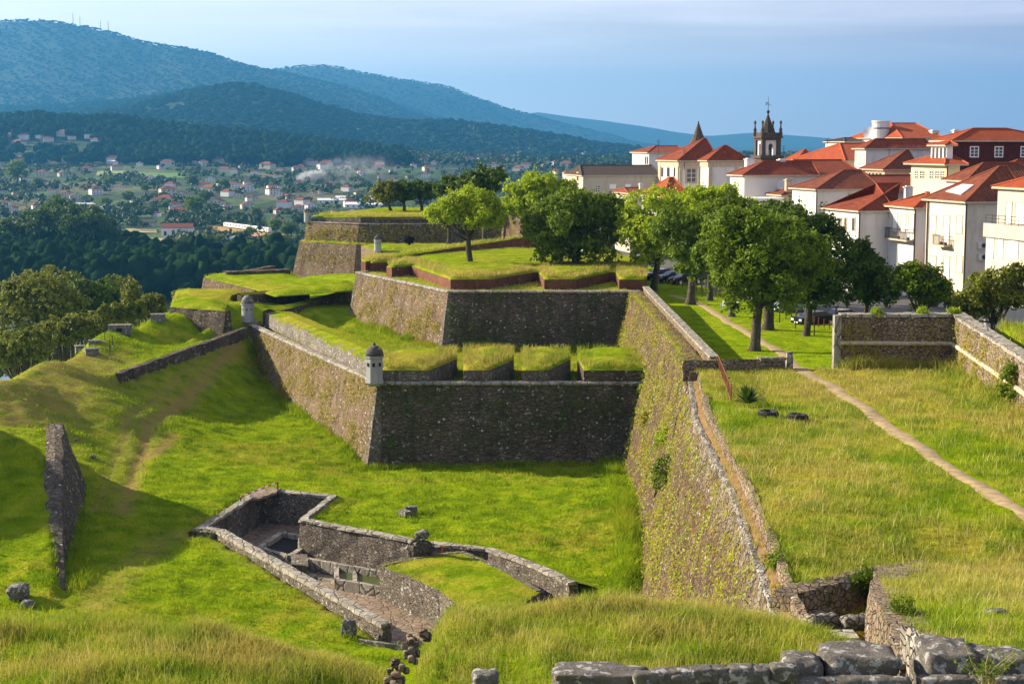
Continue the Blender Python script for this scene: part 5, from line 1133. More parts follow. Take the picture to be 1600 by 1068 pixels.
# roof aerials
for px, y0, y1, D, lb_ in ((1069.5, 232, 256, 282, 'tall thin aerial mast in front of the manor house roof'), (1224, 228, 247, 340, 'television aerial right of the church tower'), (1293, 216, 234, 300, 'television aerial above the big orange roof'), (1389, 225, 247, 240, 'thin aerial on the white block'), (1028.6, 219, 231, 322, 'small aerial on the rear villa roof')):
    a = PD(px, y1, D); b = PD(px, y0, D); t = thing('aerial', lb_, 'aerial', 'roof aerials', a); h = b[2]-a[2]; mb = MB(); mb.tube([(0, 0, -1), (0, 0, h)], [.05, .04], 5); mb.build('mast', M['iron'], t)
    mb = MB()
    for q in range(4): w_ = .5-.08*q; mb.tube([(-w_, 0, h-.3*q), (w_, 0, h-.3*q)], [.025, .025], 4)
    mb.build('elements', M['iron'], t)
# distant row of red roofs beyond the town, and the building line by the street
for i, (px, py, w, hh, c) in enumerate([(905, 264, 16, 8, 'cream'), (921, 262, 15, 9, 'white'), (938, 262, 16, 8, 'cream'), (956, 262, 17, 9, 'cream'), (975, 261, 17, 9, 'yellowp'), (993, 259, 16, 10, 'white'), (862, 268, 18, 8, 'white'), (880, 270, 14, 7, 'cream')]):
    D = 900+i*8; h = House('far_apartment_house', ['leftmost', 'second', 'third', 'fourth', 'fifth', 'rightmost', 'small detached', 'low detached'][i]+' red roofed apartment house of the distant row left of the rear villa', px+w*.3, py, D, px-w/2+1, px+w/2, c, zb=-42, yaw=8+3*(i % 3), group='distant row of apartment houses', Ll=9)
    h.hip((px+w*.3, py-3.5), mat='roof_r', right=px+w/2-2, ov=.3)

# ================================================================== VALLEY AND HILLS
def zline(py, D):                       # height seen at photograph row py at distance D (on the centre line)
    d = ray(800, py); return CAMZ+d[2]*D/d[1]
RIDGE = {   # distance: [(px, py of the ground line)]
 3300: [(-300,192),(0,196),(60,192),(120,196),(200,200),(300,213),(400,220),(500,232),(600,247),(700,252),(900,254),(1100,250),(1800,248)],
 5200: [(-300,215),(0,205),(100,196),(200,172),(250,155),(300,141),(350,133),(400,133),(450,142),(500,159),(560,181),(620,190),(700,194),(760,200),(850,212),(930,224),(1000,232),(1100,238),(1800,238)],
 9000: [(-300,60),(-50,45),(0,34),(60,29),(100,30),(150,40),(200,52),(240,65),(300,75),(350,91),(400,106),(450,115),(500,124),(550,138),(600,155),(650,177),(700,195),(780,210),(900,226),(1000,235),(1800,235)],
 11500: [(-300,130),(300,130),(400,118),(440,109),(480,105),(520,105),(560,113),(640,127),(700,136),(760,161),(820,179),(880,195),(940,207),(1000,222),(1040,228),(1200,232),(1800,232)],
 15500: [(-300,190),(700,190),(800,184),(840,178),(900,184),(950,190),(1000,196),(1050,204),(1100,211),(1140,209),(1180,207),(1230,211),(1300,217),(1400,220),(1800,222)]}
DS = sorted(RIDGE); GAPS = {4100: .35, 7000: .45, 10200: .5, 13500: .5}
lowD = [300, 520, 560, 600, 700, 730, 1000, 1400, 2000, 2700]; lowZ = [-60, -60, -52, -50, -46, -42, -42, -40, -28, -14]
def zfar(x, y):
    x = np.asarray(x, float); y = np.maximum(np.asarray(y, float), 250.); px = 800+2500*x/y
    keys = list(lowD); vals = [np.full(x.shape, float(v)) for v in lowZ]
    rz = {}
    for D in DS:
        p, q = zip(*RIDGE[D]); rz[D] = np.vectorize(lambda r: zline(r, D))(np.linspace(-300, 1800, 141)); rz[D] = np.interp(px, np.linspace(-300, 1800, 141), [zline(v, D) for v in np.interp(np.linspace(-300, 1800, 141), p, q)])
    seq = []
    for D, v in zip(keys, vals): seq.append((D, v))
    for i, D in enumerate(DS):
        seq.append((D, rz[D]))
        if i < len(DS)-1:
            nD = DS[i+1]; g = [k for k in GAPS if D < k < nD][0]; f = (g-D)/(nD-D); line = rz[D]*(1-f)+rz[nD]*f
            lo = np.minimum(rz[D], rz[nD]); seq.append((g, lo*.55+line*.45-20))
    seq.append((19000, rz[DS[-1]]-500))
    z = np.full(x.shape, -60.)
    for (d0, a), (d1, b) in zip(seq[:-1], seq[1:]):
        m = (y >= d0) & (y <= d1); t = (y-d0)/(d1-d0); t = t*t*(3-2*t); z = np.where(m, a*(1-t)+b*t, z)
    amp = np.interp(y, [600, 1200, 3000, 6000, 12000], [0., 2, 7, 28, 30])
    z = z+amp*fbm(x/(.11*y+120), y/(.11*y+250), 5)*.8*np.where(y > 5000, 1, 1)
    return z
pxs = np.arange(-420, 2000, 7.); Ds = np.concatenate([np.linspace(300, 800, 26), np.geomspace(830, 18500, 210)])
PX, DD = np.meshgrid(pxs, Ds); XX = (PX-800)/2500*DD; ZZ = zfar(XX, DD)
m_, nt, b = mat('valley_ground'); P = pos(nt)
v = N(nt, 'ShaderNodeTexVoronoi'); v.inputs['Scale'].default_value = .014; nt.links.new(scaled(nt, P, (1, .6, 0)), v.inputs['Vector'])
sx_ = N(nt, 'ShaderNodeSeparateColor'); nt.links.new(v.outputs['Color'], sx_.inputs[0])
col = ramp(nt, sx_.outputs[0], [(0, (.022, .045, .012)), (.3, (.04, .085, .015)), (.5, (.07, .125, .02)), (.72, (.03, .06, .015)), (.86, (.15, .14, .06)), (.95, (.055, .09, .02))], 'CONSTANT')
col = mixc(nt, rng_(nt, noise(nt, P, .03, 5), .3, .7, .5, 0), col, (.03, .055, .015))
sp = N(nt, 'ShaderNodeSeparateXYZ'); nt.links.new(P, sp.inputs[0])
far = rng_(nt, sp.outputs[1], 2600, 3300); wood = mixc(nt, rng_(nt, noise(nt, P, .012, 7, .7), .35, .65), (.011, .025, .009), (.019, .036, .011))
nt.links.new(mixc(nt, far, col, wood), b.inputs['Base Color']); bump(nt, b, noise(nt, P, .05, 6, .7), 1., 12.)
i = np.arange(PX.size).reshape(PX.shape); Fv = np.stack([i[:-1, :-1], i[:-1, 1:], i[1:, 1:], i[1:, :-1]], -1).reshape(-1, 4)
tag(nmesh('hills', np.stack([XX, DD, ZZ], -1).reshape(-1, 3), Fv, m_, smooth=True), kind='structure')
tag(nmesh('river', [(-900, 480, -49.5), (900, 480, -49.5), (900, 712, -49.5), (-900, 712, -49.5)], [(0, 1, 2, 3)], M['water']), kind='structure')

def on_valley(px, py):
    d = ray(px, py); ts = np.geomspace(560, 18000, 3000); p = O[:, None]+d[:, None]*(ts/d[1]); z = zfar(p[0], p[1]); k = np.nonzero(p[2] < z)[0]
    if len(k) == 0: return None
    j = k[0]; return np.array([p[0, j], p[1, j], z[j]])

# ---- far woods: lumpy crowns, three masses
def ico(sub=1):
    t = (1+5**.5)/2; V = [(-1,t,0),(1,t,0),(-1,-t,0),(1,-t,0),(0,-1,t),(0,1,t),(0,-1,-t),(0,1,-t),(t,0,-1),(t,0,1),(-t,0,-1),(-t,0,1)]
    Fc = [(0,11,5),(0,5,1),(0,1,7),(0,7,10),(0,10,11),(1,5,9),(5,11,4),(11,10,2),(10,7,6),(7,1,8),(3,9,4),(3,4,2),(3,2,6),(3,6,8),(3,8,9),(4,9,5),(2,4,11),(6,2,10),(8,6,7),(9,8,1)]
    V = [np.array(v)/np.linalg.norm(v) for v in V]
    for _ in range(sub):
        c = {}; F2_ = []
        def mid(a, b):
            k = (min(a, b), max(a, b))
            if k not in c: m = V[a]+V[b]; V.append(m/np.linalg.norm(m)); c[k] = len(V)-1
            return c[k]
        for a, b_, d in Fc: x, y, z = mid(a, b_), mid(b_, d), mid(d, a); F2_ += [(a, x, z), (b_, y, x), (d, z, y), (x, y, z)]
        Fc = F2_
    return np.array(V), np.array(Fc)
IC1, IC0 = ico(1), ico(0)
def wood(name, label, P, w, h, mt, blobs=3, lod=IC1, seed=0, cat='wood', kind='stuff', leafy=0, lsz=.2):
    """P (n,3) ground points; crowns of w half width, h height built from several rough blobs"""
    rr = np.random.default_rng(seed); Vb, Fb = lod; n = len(P); Vs = []; Fs = []; k = 0
    for q in range(blobs):
        off = rr.normal(0, .34, (n, 3))*np.stack([w, w, h*.28], 1); r = np.stack([w, w, h*.42], 1)*rr.uniform(.5, .85, (n, 1))*(.8 if leafy else 1)
        c = P+off+np.stack([0*h, 0*h, h*.58], 1); j = rr.uniform(.72, 1.28, (n, len(Vb), 1))
        V = c[:, None, :]+Vb[None]*r[:, None, :]*j; Vs.append(V.reshape(-1, 3)); Fs.append((Fb[None]+(k+np.arange(n)*len(Vb))[:, None, None]).reshape(-1, 3)); k += n*len(Vb)
    if leafy:
        q = leafy; m = n*q; d = rr.normal(0, 1, (m, 3)); d /= np.linalg.norm(d, axis=1)[:, None]; d[:, 2] = np.where(d[:, 2] < -.5, -d[:, 2], d[:, 2]); W_ = np.repeat(w, q)[:, None]; H_ = np.repeat(h, q)[:, None]
        lump = 1+.3*vn(d[:, 0]*2.2+np.repeat(np.arange(n), q)*3.7, d[:, 1]*2.2+d[:, 2]*2.9)[:, None]
        c = np.repeat(P, q, 0)+d*np.concatenate([W_, W_, H_*.45], 1)*lump*rr.uniform(.8, 1.08, (m, 1))+np.concatenate([0*H_, 0*H_, H_*.56], 1)
        nn = d+rr.normal(0, .6, (m, 3)); nn /= np.linalg.norm(nn, axis=1)[:, None]; u = np.cross(nn, rr.normal(0, 1, (m, 3))); u /= np.linalg.norm(u, axis=1)[:, None]; v = np.cross(nn, u); s = W_*lsz*rr.uniform(.6, 1.4, (m, 1)); u = u*s; v = v*s*.7
        V = np.stack([c-u, c-v, c+u, c+v], 1).reshape(-1, 3); i = np.arange(m)[:, None]*4+k; Vs.append(V); Fs = Fs+[np.concatenate([i+[[0, 1, 2]], i+[[0, 2, 3]]])]
    o = nmesh(name, np.concatenate(Vs), np.concatenate(Fs), mt, smooth=not leafy); return tag(o, label, cat, None, kind)
def scatter(n, px0, px1, d0, d1, dens, seed, keep=None):
    rr = np.random.default_rng(seed); px = rr.uniform(px0, px1, n); D = np.exp(rr.uniform(math.log(d0), math.log(d1), n)); x = (px-800)/2500*D
    k = rr.random(n) < dens(px, D, x); return np.stack([x[k], D[k], zfar(x[k], D[k])], 1)
HOUSES = []                                                # filled below, used to keep gardens clear
far_h = [(20,212),(38,216),(62,214),(76,219),(98,211),(112,216),(138,214),(30,226),(55,232),(150,222),
 (176,252),(182,256),(252,262),(262,258),(306,254),(318,257),(352,268),(378,262),(398,272),(418,262),(404,257),(440,268),(466,266),(470,262),(504,262),(510,259),(530,262),(545,262),(590,264),(612,268),(622,264)]
mid_h = [(8,318,16,'w'),(20,326,14,'r'),(38,278,16,'w'),(66,272,18,'r'),(99,272,15,'r'),(56,286,14,'r'),(102,304,18,'g'),(118,308,16,'r'),(136,289,16,'r'),(150,300,20,'w'),(172,290,12,'r'),(188,290,16,'w'),
 (262,302,26,'g'),(284,306,18,'r'),(306,284,16,'w'),(320,305,12,'w'),(340,318,20,'r'),(345,286,14,'w'),(366,290,18,'w'),(385,296,20,'w'),(390,304,12,'w'),(300,334,10,'g'),(386,322,18,'r'),(404,326,16,'w'),(426,300,20,'w'),
 (410,298,12,'r'),(408,296,10,'y'),(424,292,14,'w'),(440,305,16,'w'),(452,308,22,'r'),(467,288,18,'w'),(488,302,12,'y'),(438,330,24,'r'),(466,326,18,'g'),(486,322,16,'w'),(440,345,16,'w'),(510,292,18,'r'),(518,288,14,'r'),
 (430,338,14,'w'),(566,270,14,'w'),(598,276,14,'r'),(614,280,16,'w'),(560,302,13,'y'),(574,334,14,'w'),(596,332,22,'r'),(620,330,16,'w'),(552,330,14,'w'),(640,275,14,'r'),(665,274,14,'w'),(700,276,12,'w'),(560,282,12,'w'),(500,334,12,'w'),
 (234,278,14,'w'),(142,320,16,'w'),(210,312,12,'g'),(372,306,14,'r'),(400,310,12,'w'),(355,322,12,'w'),(330,280,14,'w'),(24,300,12,'r'),(80,298,12,'w'),(4,332,16,'r')]
right_h = [(640,246),(655,240),(668,243),(702,243),(708,246),(716,241),(730,250),(742,244),(752,247),(762,240),(770,252),(776,244),(785,248),(795,243),(806,250),(815,246),(828,252),(836,244),(848,248),(858,254),(868,246),(880,250),(892,244),(905,250),(920,246),(935,250),(812,240),(846,238),(912,240),(902,236),(955,246),(965,250),(640,236),(720,236),(745,254),(870,258),(885,259),(850,260),(822,262),(810,265),(790,262),(770,262)]
_r = random.Random(77); extra_h = []
while len(extra_h) < 45:
    px, py = _r.uniform(-10, 700), _r.uniform(250, 338)
    if py > 300 and 20 < px < 200 and _r.random() < .5: continue
    if px > 560 and py > 285: continue
    if any(abs(px-q[0]) < 9 and abs(py-q[1]) < 5 for q in mid_h+far_h+extra_h): continue
    extra_h.append((px, py))
far_h = far_h+extra_h
def hslots():
    for px, py in far_h+right_h:
        p = on_valley(px, py+3)
        if p is not None: HOUSES.append((p[0], p[1], 14))
    for px, py, w, c in mid_h:
        p = on_valley(px, py+3)
        if p is not None: HOUSES.append((p[0], p[1], 20))
hslots(); HA = np.array(HOUSES)
def clear(P, back=6, front=40):
    k = np.ones(len(P), bool)
    for x, y, r in HA: k &= ~((np.abs(P[:, 0]-x) < r) & (P[:, 1] > y-front*(y/1500)) & (P[:, 1] < y+back))
    return P[k]
fields = [(240,380,30,8),(210,348,38,5),(180,270,55,5),(250,274,40,6),(300,285,26,5),(245,352,30,6),(380,342,30,6),(300,362,12,4),(265,405,60,7),(200,300,30,5),(170,318,25,5),(620,258,40,5),(700,262,60,4),(610,285,25,5),(640,290,30,4),(520,312,55,4),(340,268,30,4)]
def infield(P):
    px = 800+2500*P[:, 0]/(P[:, 1]*CP-(P[:, 2]-30)*SP); py = 534-2500*((P[:, 2]-30)*CP+P[:, 1]*SP)/(P[:, 1]*CP-(P[:, 2]-30)*SP); k = np.zeros(len(P), bool)
    for cx, cy_, a, b_ in fields: k |= ((px-cx)/a)**2+((py-cy_)/b_)**2 < 1
    return k
rr = np.random.default_rng(5)
# riverside forest on the far bank
Pn = scatter(3400, -200, 620, 735, 1000, lambda px, D, x: np.clip(1.0-(px > 230)*(D-820)/120-(px > 330)*.3, 0, 1), 21); Pn = Pn[~infield(Pn)]
n = len(Pn); wood('riverside_forest', 'dense dark forest along the far bank of the river', Pn, rr.uniform(4, 8, n), rr.uniform(12, 22, n), M['forest_rb'], 4, IC1, seed=1)
# woods and gardens between the houses
g = lambda px, D, x: np.clip(.55+.9*vn(x/90., D/140.), 0, 1)
Pn = scatter(11000, -200, 1750, 1000, 2700, g, 22); Pn = clear(Pn); Pn = Pn[~infield(Pn)]
n = len(Pn); wood('valley_trees', 'scattered trees and hedges between the houses across the valley', Pn, rr.uniform(2.5, 6.5, n), rr.uniform(5, 12, n), M['forest'], 1, IC0, seed=2, leafy=46, lsz=.22)
Pn = scatter(9000, -200, 700, 2750, 3700, lambda px, D, x: np.clip(.75+.6*vn(x/200., D/200.), 0, 1)*(px < 640), 23)
Pn = clear(Pn, 10, 60); n = len(Pn); wood('ridge_forest', 'blue green forest ridge behind the valley village', Pn, rr.uniform(6, 12, n), rr.uniform(14, 27, n), M['forest_far'], 3, IC0, seed=3)
Pn = scatter(9000, 560, 1750, 2750, 5000, lambda px, D, x: np.clip(.5+.9*vn(x/260., D/300.), 0, 1), 24)
Pn = clear(Pn, 10, 60); n = len(Pn); wood('plain_woods', 'patchy woods around the distant village on the right', Pn, rr.uniform(6, 12, n), rr.uniform(9, 18, n), M['forest'], 1, IC0, seed=4, leafy=14, lsz=.3)
Pn = scatter(16000, -150, 1700, 4300, 6400, lambda px, D, x: np.clip(.8+.5*vn(x/400., D/400.), 0, 1), 25)
n = len(Pn); wood('hill_forest', 'forest covering the middle hill', Pn, rr.uniform(10, 20, n), rr.uniform(10, 22, n), M['forest_far'], 2, IC0, seed=5)
Pn = scatter(30000, -200, 1100, 6400, 11800, lambda px, D, x: .8+0*x, 26)
n = len(Pn); wood('mountain_forest', 'forest along the mountain crests', Pn, rr.uniform(9, 17, n), rr.uniform(8, 17, n), M['forest_far'], 1, IC0, seed=6)
# tall pines one can tell apart on the far bank, with bare stems
pg = 'tall pines on the far river bank'
proto = None
for i, (px, D, h) in enumerate([(15,900,30),(48,930,33),(62,900,36),(78,925,38),(92,905,37),(104,940,40),(118,915,38),(130,900,34),(142,930,36),(156,910,33),(170,925,31),(190,905,20),(28,905,27),(85,960,40),(112,890,33),(4,930,28)]):
    x = (px-800)/2500*D; z = float(zfar(x, D))
    if proto is None or i < 3:
        t = thing('pine_tree', 'tall bare stemmed pine in the dark group on the far river bank', 'pine tree', pg, (x, D, z)); ells = [(0, 0, 26, 6, 6, 4.5), (2.5, 1, 22, 4.5, 4.5, 3), (-2.5, 0, 29, 4, 4, 3)]
        mb = MB(); mb.tube([(0, 0, -1), (.3, 0, 12), (0, 0, 24)], [.55, .4, .25], 6); mb.build('trunk', M['bark'], t)
        Pp, Nn = crown_points(ells, 900, 80+i, .36, 6, 1.6); leaves(Pp, Nn, 1.7, M['leaf_c'], 'crown', t); protos = [] if i == 0 else protos; protos.append(t); proto = t
    else: t = copy_tree(protos[i % 3]); t.location = (x, D, z)
    t.scale = (h/32,)*3; t.rotation_euler = (0, 0, i*1.3)
# single trees between the houses
vt = 'single round trees in the valley'; protos = []
for i, (px, py, w) in enumerate([(285,395,12),(270,392,9),(325,398,14),(345,385,9),(322,322,12),(400,345,10),(350,300,9),(165,326,9),(112,335,9),(28,290,18),(60,298,9),(170,292,8),(225,302,7),(305,342,16),(330,352,9),(372,382,10),(440,398,14),(420,392,12),(300,295,10),(392,372,9),(455,375,14),(430,368,12),(225,400,12),(205,404,14),(355,405,12),(384,410,16),(410,412,14),(258,330,8),(200,318,9),(145,340,9)]):
    p = on_valley(px, py)
    if p is None: continue
    k = p[1]/2500.
    if i < 4:
        t = thing('round_tree', 'single round leafy tree standing between the valley fields and houses', 'tree', vt, p); mb = MB(); mb.tube([(0, 0, -.5), (0, 0, 4)], [.4, .3], 6); mb.build('trunk', M['bark'], t)
        Pp, Nn = crown_points([(0, 0, 6, 5, 5, 4.5), (2, 0, 5, 3.5, 3.5, 3)], 1500, 90+i, .36, 6, 1.0); leaves(Pp, Nn, 1.2, M['leaf_b' if i % 2 else 'leaf_c'], 'crown', t); protos.append(t)
    else: t = copy_tree(protos[i % 4]); t.location = tuple(p)
    s = w*k/5.; t.scale = (s, s, s); t.rotation_euler = (0, 0, i*1.1)
# ---- open fields
for nm, q, c in (('mown_field', [(214, 372), (272, 374), (276, 389), (216, 386)], (.30, .26, .12)), ('green_field', [(240, 398), (330, 402), (345, 412), (250, 410)], (.12, .24, .02)), ('pale_field', [(152, 268), (210, 267), (214, 274), (150, 275)], (.20, .24, .07)),
                 ('green_field', [(215, 270), (285, 271), (290, 279), (215, 278)], (.09, .18, .03)), ('green_field', [(600, 284), (668, 286), (668, 293), (600, 292)], (.08, .17, .04)), ('tan_field', [(196, 358), (244, 359), (246, 365), (196, 364)], (.28, .25, .13)), ('green_field', [(168, 345), (212, 346), (214, 351), (168, 351)], (.09, .2, .03))):
    cs_ = [on_valley(*p) for p in q]; V = []; n = 10
    for i in range(n+1):
        for j in range(n+1): u, w_ = i/n, j/n; p = (cs_[0]*(1-u)+cs_[1]*u)*(1-w_)+(cs_[3]*(1-u)+cs_[2]*u)*w_; V.append((p[0], p[1], float(zfar(p[0], p[1]))+.7))
    o = nmesh(nm, V, [(i*(n+1)+j, (i+1)*(n+1)+j, (i+1)*(n+1)+j+1, i*(n+1)+j+1) for i in range(n) for j in range(n)], plain(nm+'_grass', c, .95, var=.3, scale=.08), smooth=True); tag(o, kind='structure')
# ---- village houses
CW = {'w': 'wall_v', 'g': 'cream', 'r': 'cream', 'y': 'yellowp'}
def vhouse_mesh(w, d, h, rh, wall, roof, floors=2, gable=False):
    t = empty('village_house'); mb = MB(); mb.abox(-w/2, w/2, -d/2, d/2, -2, h); 
    if gable: mb.add([(-w/2, -d/2, h), (w/2, -d/2, h), (0, -d/2, h+rh), (-w/2, d/2, h), (w/2, d/2, h), (0, d/2, h+rh)], [(0, 1, 2), (4, 3, 5)])
    mb.build('wall', M[wall], t); o = .5; mb = MB(); k = .25
    if gable:
        A_ = [(-w/2-o, -d/2-o, h-.3), (0, -d/2-o, h+rh), (w/2+o, -d/2-o, h-.3)]; B_ = [(x, d/2+o, z) for x, y, z in A_]
        for i in (0, 1): mb.hexa([A_[i], A_[i+1], B_[i+1], B_[i]], [(x, y, z+k) for x, y, z in (A_[i], A_[i+1], B_[i+1], B_[i])])
    else:
        r = max(.3, w/2-d/2); V = [(-w/2-o, -d/2-o, h), (w/2+o, -d/2-o, h), (w/2+o, d/2+o, h), (-w/2-o, d/2+o, h), (-r, 0, h+rh), (r, 0, h+rh)]
        mb.add(V, [(3, 2, 1, 0), (0, 1, 5, 4), (1, 2, 5), (2, 3, 4, 5), (3, 0, 4)])
    mb.build('roof', M[roof], t)
    for f in range(floors):
        for i in range(3):
            x = (-.3+.3*i)*w; z = .9+f*2.9; mb = MB(); mb.abox(x-.6, x+.6, -d/2-.06, -d/2, z, z+1.4); mb.build('window', M['glass'], t)
        mb = MB(); mb.abox(-w/2-.06, -w/2, -.7, .7, .9+f*2.9, 2.3+f*2.9); mb.build('window', M['glass'], t)
    return t
vp = {}
def vproto(key):
    c, k = key; return vhouse_mesh([13, 15, 11][k], [10, 9, 9][k], [6, 5.6, 3.4][k], [2.4, 2.8, 2.6][k], CW[c], 'roof_v' if c in 'wy' else 'roof_b', [2, 2, 1][k], gable=(k == 1))
names = {'w': 'white', 'g': 'grey', 'r': 'cream', 'y': 'yellow'}; used_lab = {}
def mark(px, py):
    ref = [((8, 326), 'at the left edge'), ((70, 278), 'near the grey walled garden'), ((130, 305), 'above the long white hall'), ((190, 290), 'left of the pale field'), ((262, 302), 'in the village centre'), ((320, 285), 'below the wooded ridge'),
           ((345, 325), 'above the white train'), ((400, 300), 'left of the smoke'), ((470, 285), 'just under the smoke'), ((440, 335), 'left of the farthest bastion'), ((500, 295), 'right of the smoke'), ((560, 300), 'above the greenhouses'), ((600, 330), 'behind the umbrella shaped trees'), ((650, 276), 'above the bastion trees')]
    return min(ref, key=lambda r: math.hypot(px-r[0][0], (py-r[0][1])*2))[1]
size_w = ['wide', 'narrow', 'low', 'square', 'small', 'tall', 'long', 'plain', 'pale', 'bright']
for i, (px, py, w, c) in enumerate(mid_h):
    p = on_valley(px, py+4)
    if p is None: continue
    key = (c, i % 3)
    if key not in vp: vp[key] = vproto(key); t = vp[key]
    else: t = copy_tree(vp[key])
    t.location = tuple(p); s = w*p[1]/2500./14.; s = max(.5, min(s, 1.9)); t.scale = (s, s, s); t.rotation_euler = (0, 0, math.radians([8, -20, 25, -8, 35][i % 5]))
    roof = 'red' if c in 'wy' else 'brown'; kind = ['hip roofed house', 'gabled house', 'single storey house'][i % 3]; mk = mark(px, py)
    base = f'{names[c]} {kind} with {roof} tiles {mk}'; q = used_lab.setdefault(base, []); q.append((px, t)); tag(t, base, 'house', 'houses of the valley village')
for base, q in used_lab.items():
    if len(q) > 1:
        q.sort(key=lambda e: e[0]); W_ = ['leftmost', 'second', 'third', 'fourth', 'fifth', 'sixth', 'seventh']
        for j, (px, t) in enumerate(q): t['label'] = f"{W_[j] if j < len(q)-1 else 'rightmost'} {base}"
sp_ = None
for i, (px, py) in enumerate(far_h+right_h):
    p = on_valley(px, py+2)
    if p is None: continue
    right = i >= len(far_h)
    if sp_ is None or i % 3 == 0 and i < 9:
        t = empty('distant_house'); w = [12, 15, 10][(i//3) % 3]; mb = MB(); mb.abox(-w/2, w/2, -5, 5, -3, 5.5); mb.build('wall', M[['wall_v', 'cream', 'wall_v'][(i//3) % 3]], t)
        mb = MB(); r = w/2-4; mb.add([(-w/2-.5, -5.5, 5.5), (w/2+.5, -5.5, 5.5), (w/2+.5, 5.5, 5.5), (-w/2-.5, 5.5, 5.5), (-r, 0, 8), (r, 0, 8)], [(3, 2, 1, 0), (0, 1, 5, 4), (1, 2, 5), (2, 3, 4, 5), (3, 0, 4)]); mb.build('roof', M[['roof_v', 'roof_b', 'roof_v'][(i//3) % 3]], t)
        sps = [] if i == 0 else sps; sps.append(t); sp_ = t
    else: t = copy_tree(sps[i % len(sps)])
    t.location = tuple(p); s = (1.25 if p[1] > 2600 else .95)+.3*math.sin(i*2.1); t.scale = (s, s, s); t.rotation_euler = (0, 0, i*.7 % 1.2-.6)
    tag(t, 'tiny pale house with a red roof in the far village on the plain' if right else 'tiny pale house with a red roof among the trees of the valley village', 'house', 'tiny houses of the far plain' if right else 'tiny houses of the valley village')
# long white hall, farm buildings, greenhouses, train
def hall(px, py, L, d, h, label, wall='white', roof='metal', yaw=6, name='hall', rh=1.5, cat='hall'):
    p = on_valley(px, py); k = p[1]/2500.; L = L*k; t = thing(name, label, cat, None, p); a, b_ = xyrot(math.radians(yaw))
    mb = MB(); mb.box((0, 0, -1), a, b_, h+1, L, d); mb.build('wall', M[wall], t); mb = MB()
    A_ = [-b_*(d/2+.4)+[0, 0, h], np.array([0, 0, h+rh]), b_*(d/2+.4)+[0, 0, h]]
    for i in (0, 1): lo = [A_[i]-a*(L/2+.4), A_[i]+a*(L/2+.4), A_[i+1]+a*(L/2+.4), A_[i+1]-a*(L/2+.4)]; mb.hexa(lo, [q+np.array([0, 0, .3]) for q in lo])
    mb.build('roof', M[roof], t)
    for j in range(max(2, int(L/6))):
        c = a*(-L/2+3+j*6)-b_*(d/2+.03); mb = MB(); mb.box((c[0], c[1], h*.3), a, b_, h*.4, 2, .1); mb.build('window', M['glass'], t)
    return t
hall(278, 372, 48, 14, 8, 'large white villa with a red roof and dark awning beside the mown field', 'wall_v', 'roof_v', name='large_villa', rh=3, cat='villa')
hall(126, 327, 46, 10, 5, 'long low white hall with blue shadows on the left of the valley')
hall(230, 354, 28, 8, 3.6, 'small dark roofed barn above the mown field', 'cream', 'roof_k', yaw=4)
hall(178, 332, 40, 12, 4, 'long pale walled yard building right of the white hall', 'grime', 'metal')
hall(181, 256, 24, 14, 4, 'white vaulted shed below the ridge forest', 'white', 'shutter')
for i, (px, py, L) in enumerate([(540, 318, 86), (570, 325, 60), (560, 314, 70)]):
    hall(px, py, L, 9, 3.5, ['longest', 'nearest', 'farthest'][i]+' white greenhouse left of the umbrella shaped trees', 'shutter', 'shutter', yaw=[4, -12, 6][i], name='greenhouse', rh=2)
hall(355, 384, 22, 12, 5, 'grey roofed shed by the railway embankment', 'grime', 'metal')
p = on_valley(352, 360); p2 = on_valley(422, 371); dv = p2-p; L = np.linalg.norm(dv[:2]); a = np.array([dv[0], dv[1], 0])/L; b_ = np.array([-a[1], a[0], 0])
emb = MB(); c = (p+p2)/2; emb.hexa([c-a*L*.8-b_*9-[0, 0, 4], c+a*L*.8-b_*9-[0, 0, 4], c+a*L*.8+b_*9-[0, 0, 4], c-a*L*.8+b_*9-[0, 0, 4]], [c-a*L*.8-b_*3+[0, 0, 3], c+a*L*.8-b_*3+[0, 0, 3], c+a*L*.8+b_*3+[0, 0, 3], c-a*L*.8+b_*3+[0, 0, 3]])
tag(emb.build('railway_embankment', M['dirt']), kind='structure')
m_or = plain('orange_stripe', (.75, .28, .04), .5)
for i in range(3):
    t = thing('railway_carriage', ['leading', 'middle', 'trailing'][i]+' white railway carriage with orange doors on the embankment, counted from the left', 'train carriage', 'carriages of the white train', c+a*(i-1)*(L/3+.1)+[0, 0, 3.0]); w = L/3-.6
    mb = MB(); mb.box((0, 0, .9), a, b_, 2.8, w, 2.9); mb.box((0, 0, 3.7), a, b_, .25, w-.4, 2.4); mb.build('body', M['shutter'], t)
    mb = MB()
    mb.box(-b_*.03, a, b_, .9, w*.9, 2.0); mb.build('underframe', M['iron'], t)
    for j in range(5): q = a*(-w/2+w*(j+.5)/5)-b_*1.47; mb = MB(); mb.box((q[0], q[1], 2.1), a, b_, 1., w/5*.62, .06); mb.build('window', M['glass'], t)
    for j in (0, 1): q = a*(-w*.4+w*.8*j)-b_*1.5; mb = MB(); mb.box((q[0], q[1], 1.), a, b_, 2.3, 1.2, .06); mb.build('door', m_or, t)
# masts on the mountain
for i, (px, y0, y1) in enumerate([(114, 20, 34), (125, 26, 36), (157, 32, 42), (169, 33, 44)]):
    D = 9000; a = PD(px, y1, D); h = PD(px, y0, D)[2]-a[2]; t = thing('radio_mast', ['leftmost, tallest', 'second', 'third', 'rightmost'][i]+' radio mast on the mountain top', 'radio mast', 'radio masts', a)
    mb = MB(); mb.tube([(0, 0, -25), (0, 0, h)], [2.6, 1.4], 5); mb.build('mast', M['metal'], t)
